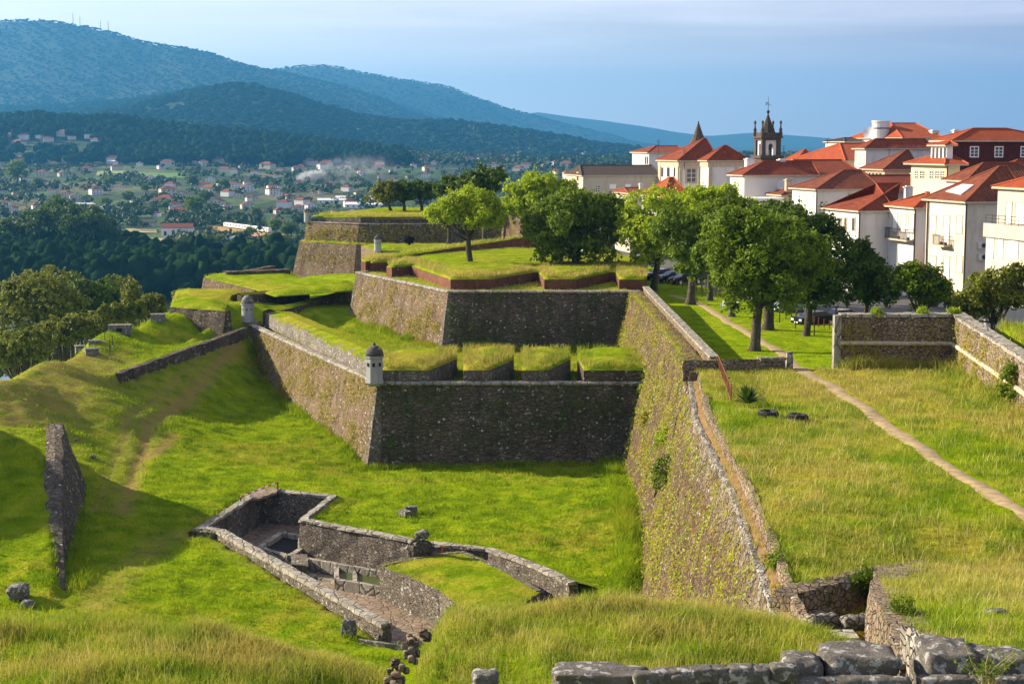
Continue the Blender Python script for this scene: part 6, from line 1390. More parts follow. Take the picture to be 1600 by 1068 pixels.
# smoke drifting over the village
sp0 = on_valley(458, 290)
def smoke(name, label, c, r, dens, seed, rot):
    mb = MB(); V, Fc = ico(3); rr = np.random.default_rng(seed); 
    rad = np.array([1+.25*float(fbm(v[0]*1.5+seed, v[1]*1.5+v[2]*2, 3)) for v in V]); mb.add([v*q*np.array(r) for v, q in zip(V, rad)], [tuple(f) for f in Fc])
    m = bpy.data.materials.new(name); m.use_nodes = True; nt = m.node_tree; nt.nodes.clear(); o_ = N(nt, 'ShaderNodeOutputMaterial'); pv = N(nt, 'ShaderNodeVolumePrincipled')
    pv.inputs['Color'].default_value = (.85, .92, 1, 1); tcn = N(nt, 'ShaderNodeTexCoord'); ln = N(nt, 'ShaderNodeVectorMath', operation='LENGTH'); nt.links.new(scaled(nt, tcn.outputs['Object'], (1/r[0], 1/r[1], 1/r[2])), ln.inputs[0])
    f = rng_(nt, ln.outputs['Value'], .25, 1., 1, 0); nz = rng_(nt, noise(nt, scaled(nt, tcn.outputs['Object'], (1, 1, 1)), 2.6/r[0]*2, 5, .65, .6), .42, .68)
    nt.links.new(math_(nt, 'MULTIPLY', math_(nt, 'MULTIPLY', f, nz), dens), pv.inputs['Density']); nt.links.new(pv.outputs[0], o_.inputs['Volume'])
    o = mb.build(name, m); o.location = c; o.rotation_euler = (0, rot, 0); return tag(o, label, 'smoke', 'smoke over the valley village', 'stuff')
k = sp0[1]/2500.
smoke('smoke', 'dense white smoke plume rising from behind the village houses', PD(484, 276, sp0[1]+15), (30*k, 16*k, 11*k), .55, 3, math.radians(-14))
smoke('smoke', 'thin blue smoke veil drifting right of the white plume', PD(545, 262, sp0[1]+60), (85*k, 40*k, 24*k), .014, 8, math.radians(-6))

# ================================================================== HAZE
hz = MB(); hz.abox(-7900, 7900, -120, 18600, -75, 790)
m = bpy.data.materials.new('haze_air'); m.use_nodes = True; nt = m.node_tree; nt.nodes.clear(); o_ = N(nt, 'ShaderNodeOutputMaterial'); pv = N(nt, 'ShaderNodeVolumePrincipled')
pv.inputs['Color'].default_value = (.085, .38, .82, 1); pv.inputs['Density'].default_value = .68e-4; pv.inputs['Anisotropy'].default_value = .25
nt.links.new(pv.outputs[0], o_.inputs['Volume'])
tag(hz.build('haze', m), 'pale blue haze lying over the valley and hills', 'haze', None, 'stuff')

# ================================================================== WALLS AND THINGS AROUND THE MEADOW
gw = thing('gate_wall', 'tall rough stone wall with a rounded string course, right of the footpath gate', 'stone wall')
gp = [(29.0, 80), (30.6, 94), (32.0, 114.6), (23.7, 115.0)]
mb = MB(); rampart(mb, gp, [(.5, 13.0), (.25, 15.6), (.2, 17.5), (-.6, 17.6), (-.6, 13.0)], .8, jit=.08, vs=.7, dz=[-.6, -.4, .1, .05]); mb.build('masonry', M['rubble'], gw)
mb = MB(); mp_ = mitre(gp, .3); dzz = [-.5, -.35, 0, 0]; mb.tube([(p[0], p[1], 15.75+d) for p, d in zip([mp_[0], mp_[1], mp_[2]], dzz)], [.16]*3, 8); mb.tube([(mp_[2][0], mp_[2][1], 15.75), (mp_[3][0], mp_[3][1], 15.75)], [.16]*2, 8); mb.build('string_course', M['granite'], gw)
mb = MB(); rampart(mb, gp, [(.3, 17.55), (.3, 17.75), (-.7, 17.8), (-.7, 17.55)], .7, jit=.06, dz=[-.6, -.4, .1, .05]); mb.build('coping', M['coping'], gw)
mb = MB(); p0, p1 = np.array([23.4, 115.0]), np.array([23.7, 115.0]); mb.abox(23.25, 23.75, 114.6, 115.3, 13, 17.75); mb.build('quoin', M['coping'], gw)
def pillar(px, z, w, h, label):
    p = PZ(px, 582, z); t = thing('gate_pillar', label, 'gate pillar', None, p); mb = MB(); n = 5
    for i in range(n): s = w*(1-.04*i+R.uniform(-.03, .03)); mb.abox(-s/2, s/2, -s/2, s/2, h*i/n-(.3 if i == 0 else 0), h*(i+1)/n-.015)
    mb.build('shaft', M['coping'], t); mb = MB(); rock(mb, (0, 0, h+.02), w*.5, 5, (1, 1, .35), 6, sq=.6); mb.build('cap', M['block'], t); return t
pillar(1233, 13.7, .5, 1.45, 'short stone gate pillar ending the low cross wall left of the path'); pillar(1312, 13.4, .72, 2.35, 'tall dark stone gate pillar right of the path, against the rough wall')
cwll = thing('cross_wall', 'low broken stone wall between the curtain wall and the short gate pillar', 'low wall')
mb = MB(); e = PZ(1226, 581, 13.8); s0 = PZ(1084, 575, 14.0); rampart(mb, [(e[0], e[1]), (14.9, s0[1]-1), (12.2, s0[1]-1)], [(-.3, 13.2), (-.25, 14.75), (.3, 14.8), (.3, 13.2)][::-1], .7, jit=.09, vs=.5); mb.build('masonry', M['rubble'], cwll)
mb = MB(); rampart(mb, [(e[0], e[1]), (17.6, s0[1]-1)], [(-.33, 14.72), (-.3, 14.9), (.32, 14.9), (.33, 14.72)][::-1], .9, jit=.05); mb.build('coping', M['block'], cwll)
# railing
a, b = np.array([14.75, 113.6, 14.0]), PZ(1143, 630, 14.0); rl = thing('rusty_railing', 'rusty iron railing stepping down from the coping wall to the meadow', 'railing')
n = 26
for i in range(n+1):
    p = a+(b-a)*i/n
    if i % 5 == 0: mb = MB(); mb.tube([p-[0, 0, .3], p+[0, 0, 1.15]], [.045, .045], 6); mb.build('post', M['rust'], rl)
mb = MB()
for i in range(n+1): p = a+(b-a)*i/n; mb.tube([p+[0, 0, .12], p+[0, 0, 1.0]], [.014, .014], 4)
o = mb.build('balusters', M['rust'], rl); o['kind'] = 'stuff'
mb = MB(); mb.tube([a+[0, 0, 1.02], b+[0, 0, 1.02]], [.035, .035], 5); mb.build('top_rail', M['rust'], rl); mb = MB(); mb.tube([a+[0, 0, .14], b+[0, 0, .14]], [.03, .03], 5); mb.build('bottom_rail', M['rust'], rl)
# tyres and spiky bush
for i, (px, py, lb_) in enumerate([(1200, 652, 'left of two big black tyres lying flat in the meadow'), (1246, 657, 'right of two big black tyres lying flat in the meadow')]):
    p = PZ(px, py, 14.05); t = thing('tyre', lb_, 'tyre', 'tyres in the meadow', p)
    mb = MB(); r = .58; prof = [(r*.55, .03), (r*.62, .0), (r*.92, .0), (r*1.0, .07), (r*1.02, .2), (r*1.0, .33), (r*.92, .40), (r*.62, .40), (r*.55, .36), (r*.58, .2)]
    V = []; Fc = []; n = 26
    for k in range(n):
        an = 2*math.pi*k/n; V += [(q*math.cos(an), q*math.sin(an), z) for q, z in prof]
    for k in range(n):
        for j in range(10): Fc.append((k*10+j, ((k+1) % n)*10+j, ((k+1) % n)*10+(j+1) % 10, k*10+(j+1) % 10))
    mb.add(V, Fc); mb.build('casing', M['tyre'], t, True); mb = MB()
    for k in range(30): an = 2*math.pi*k/30; c, s = math.cos(an), math.sin(an); mb.box((c*r*1.015, s*r*1.015, .08), (c, s, 0), (-s, c, 0), .24, .05, .07)
    mb.build('tread', M['tyre'], t)
    t.rotation_euler = (.06, .04, i)
# ---------------- blades
def blades(name, P, h, w, mt, label, seed, lean=.42, cat=None, parent=None):
    rr = np.random.default_rng(seed); n = len(P); a = rr.uniform(0, 2*math.pi, n); ln = rr.normal(0, lean, (n, 2))*h[:, None]; ln[:, 0] += .05*h
    s = np.stack([np.cos(a), np.sin(a), 0*a], 1)*w[:, None]*.5; z = np.array([0, 0, 1.])
    m = P+np.concatenate([ln*.35, (h*.55)[:, None]], 1); t = P+np.concatenate([ln, (h*rr.uniform(.85, 1.05, n))[:, None]], 1)
    V = np.stack([P-s-z*.04, P+s-z*.04, m+s*.8, m-s*.8, t+s*.15, t-s*.15], 1).reshape(-1, 3); i = np.arange(n)[:, None]*6
    Fc = np.concatenate([i+np.array([[0, 1, 2, 3]]), i+np.array([[3, 2, 4, 5]])], 0)
    o = nmesh(name, V, Fc, mt, parent=parent); return tag(o, label, cat or 'grass', None, 'stuff') if parent is None else o
def inview(P, mx=90):
    f = P[:, 1]*CP-(P[:, 2]-30)*SP; u = (P[:, 2]-30)*CP+P[:, 1]*SP; px = 800+2500*P[:, 0]/f; py = 534-2500*u/f
    return (px > -mx*2) & (px < 1600+mx*2) & (py < 1068+mx*2)
def sow(polys, seed, cl=.5):
    out = []; H = []; Wd = []; rr = np.random.default_rng(seed)
    for poly, z, dens, h, w in polys:
        p = np.array([q[:2] for q in poly]); x0, y0 = p.min(0); x1, y1 = p.max(0); n = int((x1-x0)*(y1-y0)*dens)
        x = rr.uniform(x0, x1, n); y = rr.uniform(y0, y1, n); k = inpoly(x, y, poly); x, y = x[k], y[k]
        k = rr.random(len(x)) < .6+cl*vn(x*.9, y*.9)+.25*vn(x*.25+9, y*.25); x, y = x[k], y[k]
        Z = z(x, y) if callable(z) else np.full(len(x), z); hh = h*rr.uniform(.5, 1.25, len(x))*(1+.35*vn(x*.5+3, y*.5))
        out.append(np.stack([x, y, Z], 1)); H.append(hh); Wd.append(w*rr.uniform(.6, 1.3, len(x)))
    P = np.concatenate(out); H = np.concatenate(H); Wd = np.concatenate(Wd); k = inview(P); return P[k], H[k], Wd[k]
M['bl_dry'] = blade_mat('dry_rampart_grass_blades', .62, dryc=(.55, .43, .13))
P, h, w = sow(BL['top'], 1); blades('outwork_grass', P, h*1.25, w, M['bl_top'], 'uneven grass on the merlons of the lower bastion and the outworks', 1)
P, h, w = sow(BL['low'], 2); blades('terreplein_grass', P, h, w, M['bl_lawn'], 'long green grass growing on the terreplein of the lower bastion', 2)
P, h, w = sow(BL['dry']+BL['ub'], 3); blades('dry_grass', P, h, w, M['bl_dry'], 'yellowing tall grass on the upper and farthest bastions', 3)
P, h, w = sow(BL['pitg'], 4); blades('platform_grass', P, h, w, M['bl_top'], 'thin grass on the fountain platform', 4)
# ditch lawn and left slope
def outside(x, y):
    lbp = [(A[0]-1.4, A[1]-1.4), (14, A[1]-1.4), (20, 235), (-23, 235), (Cc[0]-1.4, Cc[1])]
    return ~(inpoly(x, y, lbp) | inpoly(x, y, PIT) | (segd(x, y, PIT[:9]) < .7) | (segd(x, y, [PIT[9], PIT[10]]) < .5))
lawn = [[(-36, 84), (9, 84), (9.5, 143), (-12.5, 143), (-32, 190), (-48, 190), (-62, 150), (-50, 110)]]
P, h, w = sow([(lawn[0], zg, 42, .18, .055)], 5, .55); k = outside(P[:, 0], P[:, 1]); k &= np.random.default_rng(1).random(len(P)) > 1.1*wear(P[:, 0], P[:, 1]); P, h, w = P[k], h[k], w[k]
blades('lawn_grass', P, h*(1+1.1*(vn(P[:, 0]*.8, P[:, 1]*.8) > .45)), w, M['bl_lawn'], 'short clumpy grass of the sunlit ditch lawn', 5, .6)
# longer weeds along the foot of the walls
def along(path, n, wid, h, w, zf, seed):
    rr = np.random.default_rng(seed); L = np.array([math.dist(path[i][:2], path[i+1][:2]) for i in range(len(path)-1)]); c = np.concatenate([[0], np.cumsum(L)]); s = rr.uniform(0, c[-1], n)
    x = np.interp(s, c, [p[0] for p in path])+rr.normal(0, wid, n); y = np.interp(s, c, [p[1] for p in path])+rr.normal(0, wid, n); hh = h*rr.uniform(.4, 1.3, n)*(1+.6*vn(s*.5, s*0+seed))
    return np.stack([x, y, zf(x, y)], 1), hh, w*rr.uniform(.6, 1.3, n)
foot = along([(9.3, A[1]-1.6), (A[0]-1, A[1]-1.6), (Cc[0]-1.2, Cc[1]-.5)], 9000, .35, .5, .05, zg, 7)
foot2 = along([(xT(y)-4.3, y) for y in range(92, 143, 4)], 7000, .5, .7, .05, zg, 8)
foot3 = along([(13, E[1]-1.5), (E[0]-.5, E[1]-1.5), (G[0]-1, G[1])], 9000, .4, .7, .06, zl, 9)
foot4 = along([(p[0], p[1]) for p in PIT[2:8]], 3000, .5, .25, .04, zg, 10)
foot5 = along([(p[0]+.8, p[1]) for p in STUB], 2500, .4, .5, .05, zg, 11)
foot6 = along([(31, 113.8), (24, 114.2)], 2600, .35, .8, .04, z2, 12); foot7 = along([(28.7, 82), (30.3, 94), (31.4, 113)], 5000, .7, .7, .04, z2, 13); foot8 = along([(13, 113.4), (19.5, 113.2)], 1500, .3, .5, .04, z2, 14)
cat_ = lambda *q: [np.concatenate([f[i] for f in q]) for i in range(3)]
P, h, w = cat_(foot, foot2, foot3, foot5); blades('wall_foot_grass', P, h, w, M['bl_lawn'], 'longer grass along the foot of the bastion walls', 15)
P, h, w = cat_(foot6, foot7, foot8); blades('rank_grass', P, h, w, M['bl_tall'], 'rank tall grass at the foot of the gate wall', 16)
# meadow
mead = [(10, 56.2), (16.9, 62.4), (24, 62.4), (33, 80), (37, 95), (38, 113), (32.5, 113.5), (13, 113.5)]
def notpath(P, wd=.75): return segd(P[:, 0], P[:, 1], [tuple(p[:2]) for p in PATH]) > wd+.25*vn(P[:, 1]*.5, P[:, 0]*.5)
P, h, w = sow([(mead, z2, 150, .27, .026), ([(32.5, 84), (45, 84), (45, 113), (33, 113)], z2, 40, .5, .04)], 17); k = notpath(P) & (P[:, 0] > xT(P[:, 1])+.62); P, h, w = P[k], h[k], w[k]
blades('meadow_grass', P, h, w, M['bl_tall'], 'long sunlit grass of the meadow between the curtain wall and the footpath', 17)
k = np.random.default_rng(3).random(len(P)) < .045; k &= vn(P[:, 0]*.35+5, P[:, 1]*.35) > -.1; Ps, hs = P[k], h[k]*2.2
M['straw'] = blade_mat('pale_seeding_stems', .5, .3, green=(.42, .40, .13), fresh=(.55, .50, .20), dryc=(.62, .52, .25))
blades('seeding_grass', Ps, hs, np.full(len(Ps), .028), M['straw'], 'pale seeding grass stems over the meadow', 18, .3)
lp = [(xT(56)+.15, 56), (xT(56)+.6, 56), (xT(84)+.6, 84), (xT(111)+.6, 111), (xT(111)+.15, 111), (xT(84)+.15, 84)]
P, h, w = sow([(lp, 13.4, 60, .22, .03)], 27); blades('ledge_grass', P, h, w, M['bl_dry'], 'dry grass tufts on the narrow ledge of the curtain wall', 27)
berm = [(12.9, 116), (14.2, 116), (14.1, 173), (12.9, 173)]
P, h, w = sow([(berm, z2, 60, .22, .045), ([(13.2, 97), (14.4, 97), (14.6, 113), (12.9, 113)], z2, 60, .3, .04)], 19); blades('berm_grass', P, h, w, M['bl_dry'], 'grass strip between the coping wall and the curtain wall edge', 19)
# park lawn
park = [(15, 117), (40, 117), (30, 150), (24, 190), (15, 190)]
P, h, w = sow([(park, z2, 26, .09, .05)], 20, .3); k = notpath(P, .8) & ~street_keep(P[:, 0], P[:, 1]); blades('park_grass', P[k], h[k], w[k], M['bl_lawn'], 'short mown grass of the park strip by the footpath', 20)
# foreground banks
fgl = [(-14.5, 30.5), (-13.5, 43), (8.25, 42.5), (8.25, 30.5)]
P, h, w = sow([(fgl, zg, 620, .27, .016)], 21, .45); k = (P[:, 2] > 15.8) & (P[:, 1] > 31.9); P, h, w = P[k], h[k], w[k]
blades('foreground_grass', P, h*(1+.5*np.clip(vn(P[:, 0]*.7, P[:, 1]*.7), 0, 1)), w, M['bl_tall'], 'tall uncut grass covering the near bank along the bottom of the view', 21, .38)
k = np.random.default_rng(4).random(len(P)) < .022; k &= vn(P[:, 0]*.5+5, P[:, 1]*.5) > -.2
blades('foreground_seed_stems', P[k], h[k]*2.1, np.full(k.sum(), .014), M['straw'], 'pale seeding stems standing out of the near bank grass', 22, .22)
fgr = [(8.6, 32.5), (22, 32.5), (24, 62.4), (16.9, 62.4), (13.3, 57.2), (9.8, 38)]
P, h, w = sow([(fgr, zg, 330, .26, .02)], 23, .45); k = (P[:, 0] > xE(P[:, 1])+.1); P, h, w = P[k], h[k], w[k]
blades('right_bank_grass', P, h, w, M['bl_tall'], 'green grass on the near bank to the right of the gully', 23, .38)
k = np.random.default_rng(6).random(len(P)) < .03; blades('right_seed_stems', P[k], h[k]*2.0, np.full(k.sum(), .016), M['straw'], 'pale seeding stems on the right near bank', 24, .22)
gul = [(8.4, 33), (8.8, 33), (13.2, 58), (9.8, 55.4)]
P, h, w = sow([(gul, zg, 110, .45, .03)], 25); blades('gully_grass', P, h, w, blade_mat('orange_gully_weeds', .5, green=(.22, .22, .02), fresh=(.40, .20, .04), dryc=(.50, .22, .06)), 'reddish yellow weeds filling the gully floor', 25)
# leafy weeds among the grass
def leafy(name, label, polys, seed, mt, size=.07, per=26, r=.22):
    P, h, w = sow(polys, seed, .9); rr = np.random.default_rng(seed); k = notpath(P) & (P[:, 2] > 12.2); P = P[k]; q = np.repeat(P, per, 0); d = rr.normal(0, 1, (len(q), 3)); d[:, 2] = np.abs(d[:, 2]); d /= np.linalg.norm(d, axis=1)[:, None]
    rad = np.repeat(r*rr.uniform(.5, 1.5, (len(P), 1)), per, 0); q = q+d*rad*rr.uniform(.4, 1, (len(q), 1))*[1, 1, 1.5]; return tag(leaves(q, d, size, mt, name, None, .45), label, 'weeds', None, 'stuff')
leafy('leafy_weeds', 'dark green leafy weeds standing among the grass of the near banks', [(fgl, zg, .9, 1, 1), (fgr, zg, .5, 1, 1)], 51, M['leaf_b'])
leafy('yellow_weeds', 'yellow flowering weeds scattered over the near banks', [(fgl, zg, 1.1, 1, 1), (fgr, zg, .8, 1, 1)], 52, M['leaf_y'], .05, 22, .2)
leafy('meadow_weeds', 'darker weed clumps scattered over the meadow', [(mead, z2, .22, 1, 1)], 53, M['leaf_b'], .10, 26, .3)
m_fl = plain('violet_petals', (.22, .12, .35), .8); leafy('wild_flowers', 'small violet flower heads in the near grass', [(fgl, lambda x, y: zg(x, y)+.35, .5, 1, 1)], 54, m_fl, .035, 6, .05)
# ---------------- weeds growing on the walls
def weeds(name, label, segs, n, size, mt, seed, clump=6, spread=.16, bias=None):
    """segs: list of (pA_bottom, pB_bottom, pA_top, pB_top)"""
    rr = np.random.default_rng(seed); A_ = []; out = []
    L = np.array([np.linalg.norm(np.array(s[1])-np.array(s[0]))*np.linalg.norm(np.array(s[2])-np.array(s[0])) for s in segs]); L = L/L.sum(); nn = []
    for s, f in zip(segs, L):
        a, b, c, d = [np.array(q, float) for q in s]; m = int(n*f*2.4); u = rr.random((m, 1)); v = rr.random((m, 1)); P = (a*(1-u)+b*u)*(1-v)+(c*(1-u)+d*u)*v
        k = rr.random(m) < np.clip(.30+.75*vn(P[:, 1]*.55+seed+P[:, 0]*.4, P[:, 2]*.6)+.3*vn(P[:, 1]*1.7+P[:, 0], P[:, 2]*1.7), 0, 1); P = P[k]
        nrm = np.cross(b-a, c-a); nrm /= np.linalg.norm(nrm); nrm = nrm*(-1 if nrm[1] > 0 and abs(nrm[1]) > abs(nrm[0]) or nrm[0] > 0 and abs(nrm[0]) >= abs(nrm[1]) else 1); out.append(P+nrm*.04); nn.append(np.repeat(nrm[None], len(P), 0))
    P = np.concatenate(out); Nn = np.concatenate(nn); P = np.repeat(P, clump, 0)+rr.normal(0, spread, (len(P)*clump, 3))*np.array([.6, 1, 1.2]); Nn = np.repeat(Nn, clump, 0)+[0, 0, .6]; P += Nn*rr.uniform(0, .12, (len(P), 1))
    return tag(leaves(P, Nn, size, mt, name, None, .5), label, 'wall plants', None, 'stuff')
ys_ = [56, 66, 76, 86, 96, 104, 112, 118, 126, 134, 143.5, 152, 162, 174]
seg = [((xT(a)-3.4, a, 1.4), (xT(b)-3.4, b, 1.4), (xT(a)-.1, a, 12.8 if a < 112 else 13.8), (xT(b)-.1, b, 12.8 if b < 113 else 13.8)) for a, b in zip(ys_[:-1], ys_[1:])]
weeds('curtain_weeds', 'yellow green weeds sprouting all over the curtain wall', seg, 4200, .19, M['leaf_y'], 31)
weeds('curtain_green_weeds', 'green tufts scattered on the curtain wall', seg, 1500, .2, M['leaf_a'], 33, 7, .22)
def wseg(pa, pb, zb, zt, bt):
    o0 = mitre([pa, pb], 0.03); o1 = mitre([pa, pb], bt); return ((o1[0][0], o1[0][1], zb), (o1[1][0], o1[1][1], zb), (o0[0][0], o0[0][1], zt), (o0[1][0], o0[1][1], zt))
weeds('bastion_weeds', 'yellow green weeds on the sunlit flanks of both bastions', [wseg(A, Cc, 2, 8.3, 1.25), wseg(E, G, 7.5, 13.8, 1.25)], 3600, .18, M['leaf_y'], 35)
weeds('shaded_wall_weeds', 'dark green weeds on the shaded bastion fronts', [wseg((12.5, A[1]), A, 2, 8.3, 1.25), wseg((12.5, E[1]), E, 7.8, 13.8, 1.25)], 1300, .2, M['leaf_c'], 36, 8, .3)
weeds('far_wall_weeds', 'weeds on the walls of the farthest bastion', [wseg(K, I_, 4, 14.8, 2.4), wseg((2, 302), K, 11.5, 14.8, .6)], 1100, .32, M['leaf_y'], 37, 6, .3)
weeds('gate_wall_weeds', 'weeds and wildflowers on the rough gate wall', [wseg(gp[1], gp[2], 13.6, 17.4, .45), wseg(gp[2], gp[3], 13.6, 17.4, .45), wseg(gp[0], gp[1], 13.6, 17, .45)], 1500, .16, M['leaf_y'], 38, 8, .2)
def bush(name, label, c, r, n, size, mt, seed, cat='bush', group=None):
    t = thing(name, label, cat, group, c); ells = [(0, 0, r[2]*.6, *r), (r[0]*.4, 0, r[2]*.4, r[0]*.6, r[1]*.6, r[2]*.6)]; Pp, Nn = crown_points(ells, n, seed, .4, 6, .12); leaves(Pp, Nn, size, mt, 'foliage', t)
    mb = MB()
    for k in range(5): a = k*1.26; mb.tube([(0, 0, -.2), (math.cos(a)*r[0]*.4, math.sin(a)*r[1]*.4, r[2]*.8)], [.03, .012], 5)
    mb.build('stem', M['bark'], t); return t
def on_curtain(px, py):
    """where the ray meets the battered face"""
    d = ray(px, py)
    for D in np.arange(54, 175, .1):
        p = O+d*(D/d[1]); z = p[2]; off = 3.45*(13-z)/12
        if p[0] > xT(D)-off: return p
    return p
for px, py, r, lb_, mt in ((1046, 745, (.9, 1.0, 1.9), 'large dark green bush hanging in the middle of the curtain wall', 'leaf_b'), (1042, 690, (.7, .8, 1.3), 'light green bush above the large one on the curtain wall', 'leaf_a'), (990, 575, (.7, .9, 1.4), 'pale bush on the curtain wall beside the last merlon', 'leaf_a'), (1012, 660, (.4, .5, .9), 'small bush low on the curtain wall left of the large one', 'leaf_y')):
    p = on_curtain(px, py); bush('wall_bush', lb_, (p[0]-.1, p[1], p[2]-r[2]*.6), r, 2600, .17, M[mt], int(px), group='bushes rooted in the curtain wall')
p = PZ(1574, 625, 14.3); bush('ivy_bush', 'round bright ivy clump on the gate wall at the right edge', (30.25, PD(1574, 615, 96)[1], 14.4), (.5, 1.0, 1.5), 3500, .14, M['leaf_b'], 77)
p = PZ(1370, 905, 14.1); bush('ivy_bush', 'dark ivy draped over the rubble wall above the gully', (13.2, 58.5, 13.3), (.9, .5, .5), 2600, .10, M['leaf_b'], 78)
p = PD(1412, 962, 43.5); bush('ivy_bush', 'dark ivy patch on the gully edge stones at the near bank', (p[0]-.05, 43.5, p[2]-.4), (.35, .5, .6), 1500, .08, M['leaf_b'], 79)
p = PD(1218, 893, 61); bush('wall_bush', 'leafy bush on the ledge at the near end of the curtain wall', (p[0], 61, p[2]-.9), (.45, .8, 1.1), 2400, .12, M['leaf_b'], 80, group='bushes rooted in the curtain wall')
p = PD(1226, 930, 57); bush('wall_bush', 'yellowish bush at the bottom corner of the curtain wall', (p[0], 57, p[2]-.8), (.45, .7, .8), 1600, .12, M['leaf_y'], 81, group='bushes rooted in the curtain wall')
for i, (px, lb_) in enumerate([(1368, 'grey green tuft on top of the gate wall near its left end'), (1440, 'wide leafy tuft on top of the gate wall'), (1490, 'low bush on the corner of the gate wall')]):
    x = PD(px, 500, 114.8)[0]; bush('wall_top_bush', lb_, (x, 114.9, 17.6), (.7-.1*i, .3, .45), 900, .12, M['leaf_a'], 90+i, group='tufts on the gate wall')
# spiky agave-like plant
p = PZ(1168, 634, 14.05); t = thing('spiky_plant', 'dark spiky round plant beside the end of the rusty railing', 'plant', None, p); mb = MB(); rr_ = random.Random(4)
for k in range(150):
    a = rr_.uniform(0, 2*math.pi); el_ = rr_.uniform(.12, 1.45); L = rr_.uniform(.8, 1.05); d = np.array([math.cos(a)*math.cos(el_), math.sin(a)*math.cos(el_), math.sin(el_)]); s = np.array([-math.sin(a), math.cos(a), 0])*.045
    b0 = np.array([0, 0, .12]); m1 = b0+d*L*.55; tip = b0+d*L-[0, 0, .08]; mb.add([b0-s*.6, b0+s*.6, m1+s, m1-s, tip], [(0, 1, 2, 3), (3, 2, 4)])
mb.build('leaves', M['leaf_c'], t); t.scale = (1.45, 1.45, 1.35)
# ---------------- gully masonry and cylinders
rw = thing('rubble_wall', 'sunlit rubble wall holding up the near end of the meadow above the gully', 'stone wall')
rp = [(16.9, 62.1), (14.5, 59.9), (12.2, 57.7), (9.85, 55.6)]
mb = MB(); rampart(mb, rp, [(.15, 12.3), (0, 14.0), (-.7, 14.1), (-.7, 12.3)], .5, jit=.09, vs=.35, dz=[-.62, -.35, -.1, 0]); mb.build('masonry', M['rubble'], rw)
for i, (px0, px1, lb_) in enumerate([(1262, 1306, 'short whitish stone drum lying in the gully'), (1316, 1378, 'long whitish stone drum lying in the gully')]):
    a, b = PD(px0, 974, 52.5), PD(px1, 969, 53); t = thing('stone_drum', lb_, 'stone drum', 'stone drums in the gully', a); mb = MB(); n = 9
    mb.tube([tuple((b-a)*k/n) for k in range(n+1)], [.26+.03*((k*7) % 3) for k in range(n+1)], 12); mb.build('drum', M['white_stone'], t, True)
mb = MB(); a = PD(1292, 992, 50); mb.box(a-[0, 0, .5], (1, .05, 0), (-.05, 1, 0), .55, 1.9, .9); tag(mb.build('stone_step', M['coping']), 'pale stone step below the stone drums in the gully', 'step')
ge = thing('gully_retaining_wall', 'sunlit stone edging of the right bank, running down into the gully', 'stone wall')
gpth = [(float(xE(y))-.02, y) for y in (33.2, 36, 40, 44, 48, 52, 58, 61.5)]
mb = MB(); rampart(mb, gpth, [(.45, 12.4), (.32, 13.95), (-.8, 14.0), (-.8, 12.4)], .5, jit=.08, vs=.4, dz=[4.95, 4.4, 3.65, 2.9, 2.1, 1.4, .35, -.35]); mb.build('masonry', M['rubble'], ge)
# ---------------- the near parapet stones
def block(name, x0, x1, ytop, D, h, dep, label, seed, sq=.42, cat='stone block', group='big coping stones in the foreground', mt='block', slope=0.):
    a, b = PD(x0, ytop, D), PD(x1, ytop, D); w = b[0]-a[0]; t = thing(name, label, cat, group, ((a[0]+b[0])/2, D+dep/2, a[2]-h)); mb = MB(); rock(mb, (0, 0, h/2), 1, seed, (w/2*1.02, dep/2, h/2), 14, sq=sq)
    o = mb.build('stone', M[mt], t, True); t.rotation_euler = (0, slope, 0); return t
def block2(x0, x1, ytop, D, h, dep, label, seed, mt='block', group='big coping stones in the foreground', sq=.2, slope=0.):
    a, b = PD(x0, ytop, D), PD(x1, ytop, D); w = b[0]-a[0]; mb = MB(); rock(mb, (0, 0, h/2), 1, seed, (w/2*1.03, dep/2, h/2), 16, sq=sq); o = mb.build('stone_block', M[mt], None, True)
    o.location = ((a[0]+b[0])/2, D+dep/2, a[2]-h); o.rotation_euler = (0, slope, 0); return tag(o, label, 'stone block', group)
block2(1294, 1408, 1029, 31.2, .95, 1.3, 'largest dark lichened stone block of the near parapet, left of the gap', 21)
block2(1228, 1294, 1037, 31.0, .85, 1.1, 'rounded grey block leaning against the left side of the largest block', 22, sq=.5)
block2(866, 1012, 1054, 31.0, .5, .9, 'long flat pale slab lying in the grass at the bottom edge', 23, slope=.02)
block2(1452, 1532, 1024, 31.2, 1.1, 1.4, 'square cornered block right of the gap', 24, sq=.22); block2(1528, 1620, 1030, 31.3, 1.1, 1.2, 'pale grey block at the bottom right edge', 25, sq=.25)
block2(1432, 1456, 1000, 32.4, 1.5, .9, 'narrow upright sunlit stone at the gap, on its right side', 26, mt='white_stone', sq=.25); block2(1420, 1438, 994, 33.2, 1.9, .8, 'tall thin upright stone farthest into the gap', 27, mt='white_stone', sq=.25)
block2(738, 778, 1054, 31.1, .4, .6, 'small grey stone between grass tufts at the bottom edge, left of the slab', 28, sq=.5)
rb_ = thing('near_parapet', 'row of rough lichened stones along the bottom of the view', 'rubble wall'); mb = MB(); rr_ = random.Random(9)
for k in range(60):
    px = 1010+220*(k % 30)/30+rr_.uniform(-4, 4); yy = 1054+(0 if k < 30 else 20)-(px-1010)*.05+rr_.uniform(-4, 4); p = PD(px, yy, 30.95+rr_.uniform(-.1, .1)); r = rr_.uniform(.13, .22); rock(mb, (p[0], p[1], p[2]-r*.5), r, k, (1.25, 1, .8), 8, sq=.32)
for k in range(40):
    px = 1240+175*(k % 20)/20; p = PD(px, 1060+(10 if k > 19 else 0), 30.9); r = rr_.uniform(.14, .24); rock(mb, (p[0], p[1], p[2]-r*.6), r, k+60, (1.4, 1, .8), 6, sq=.5)
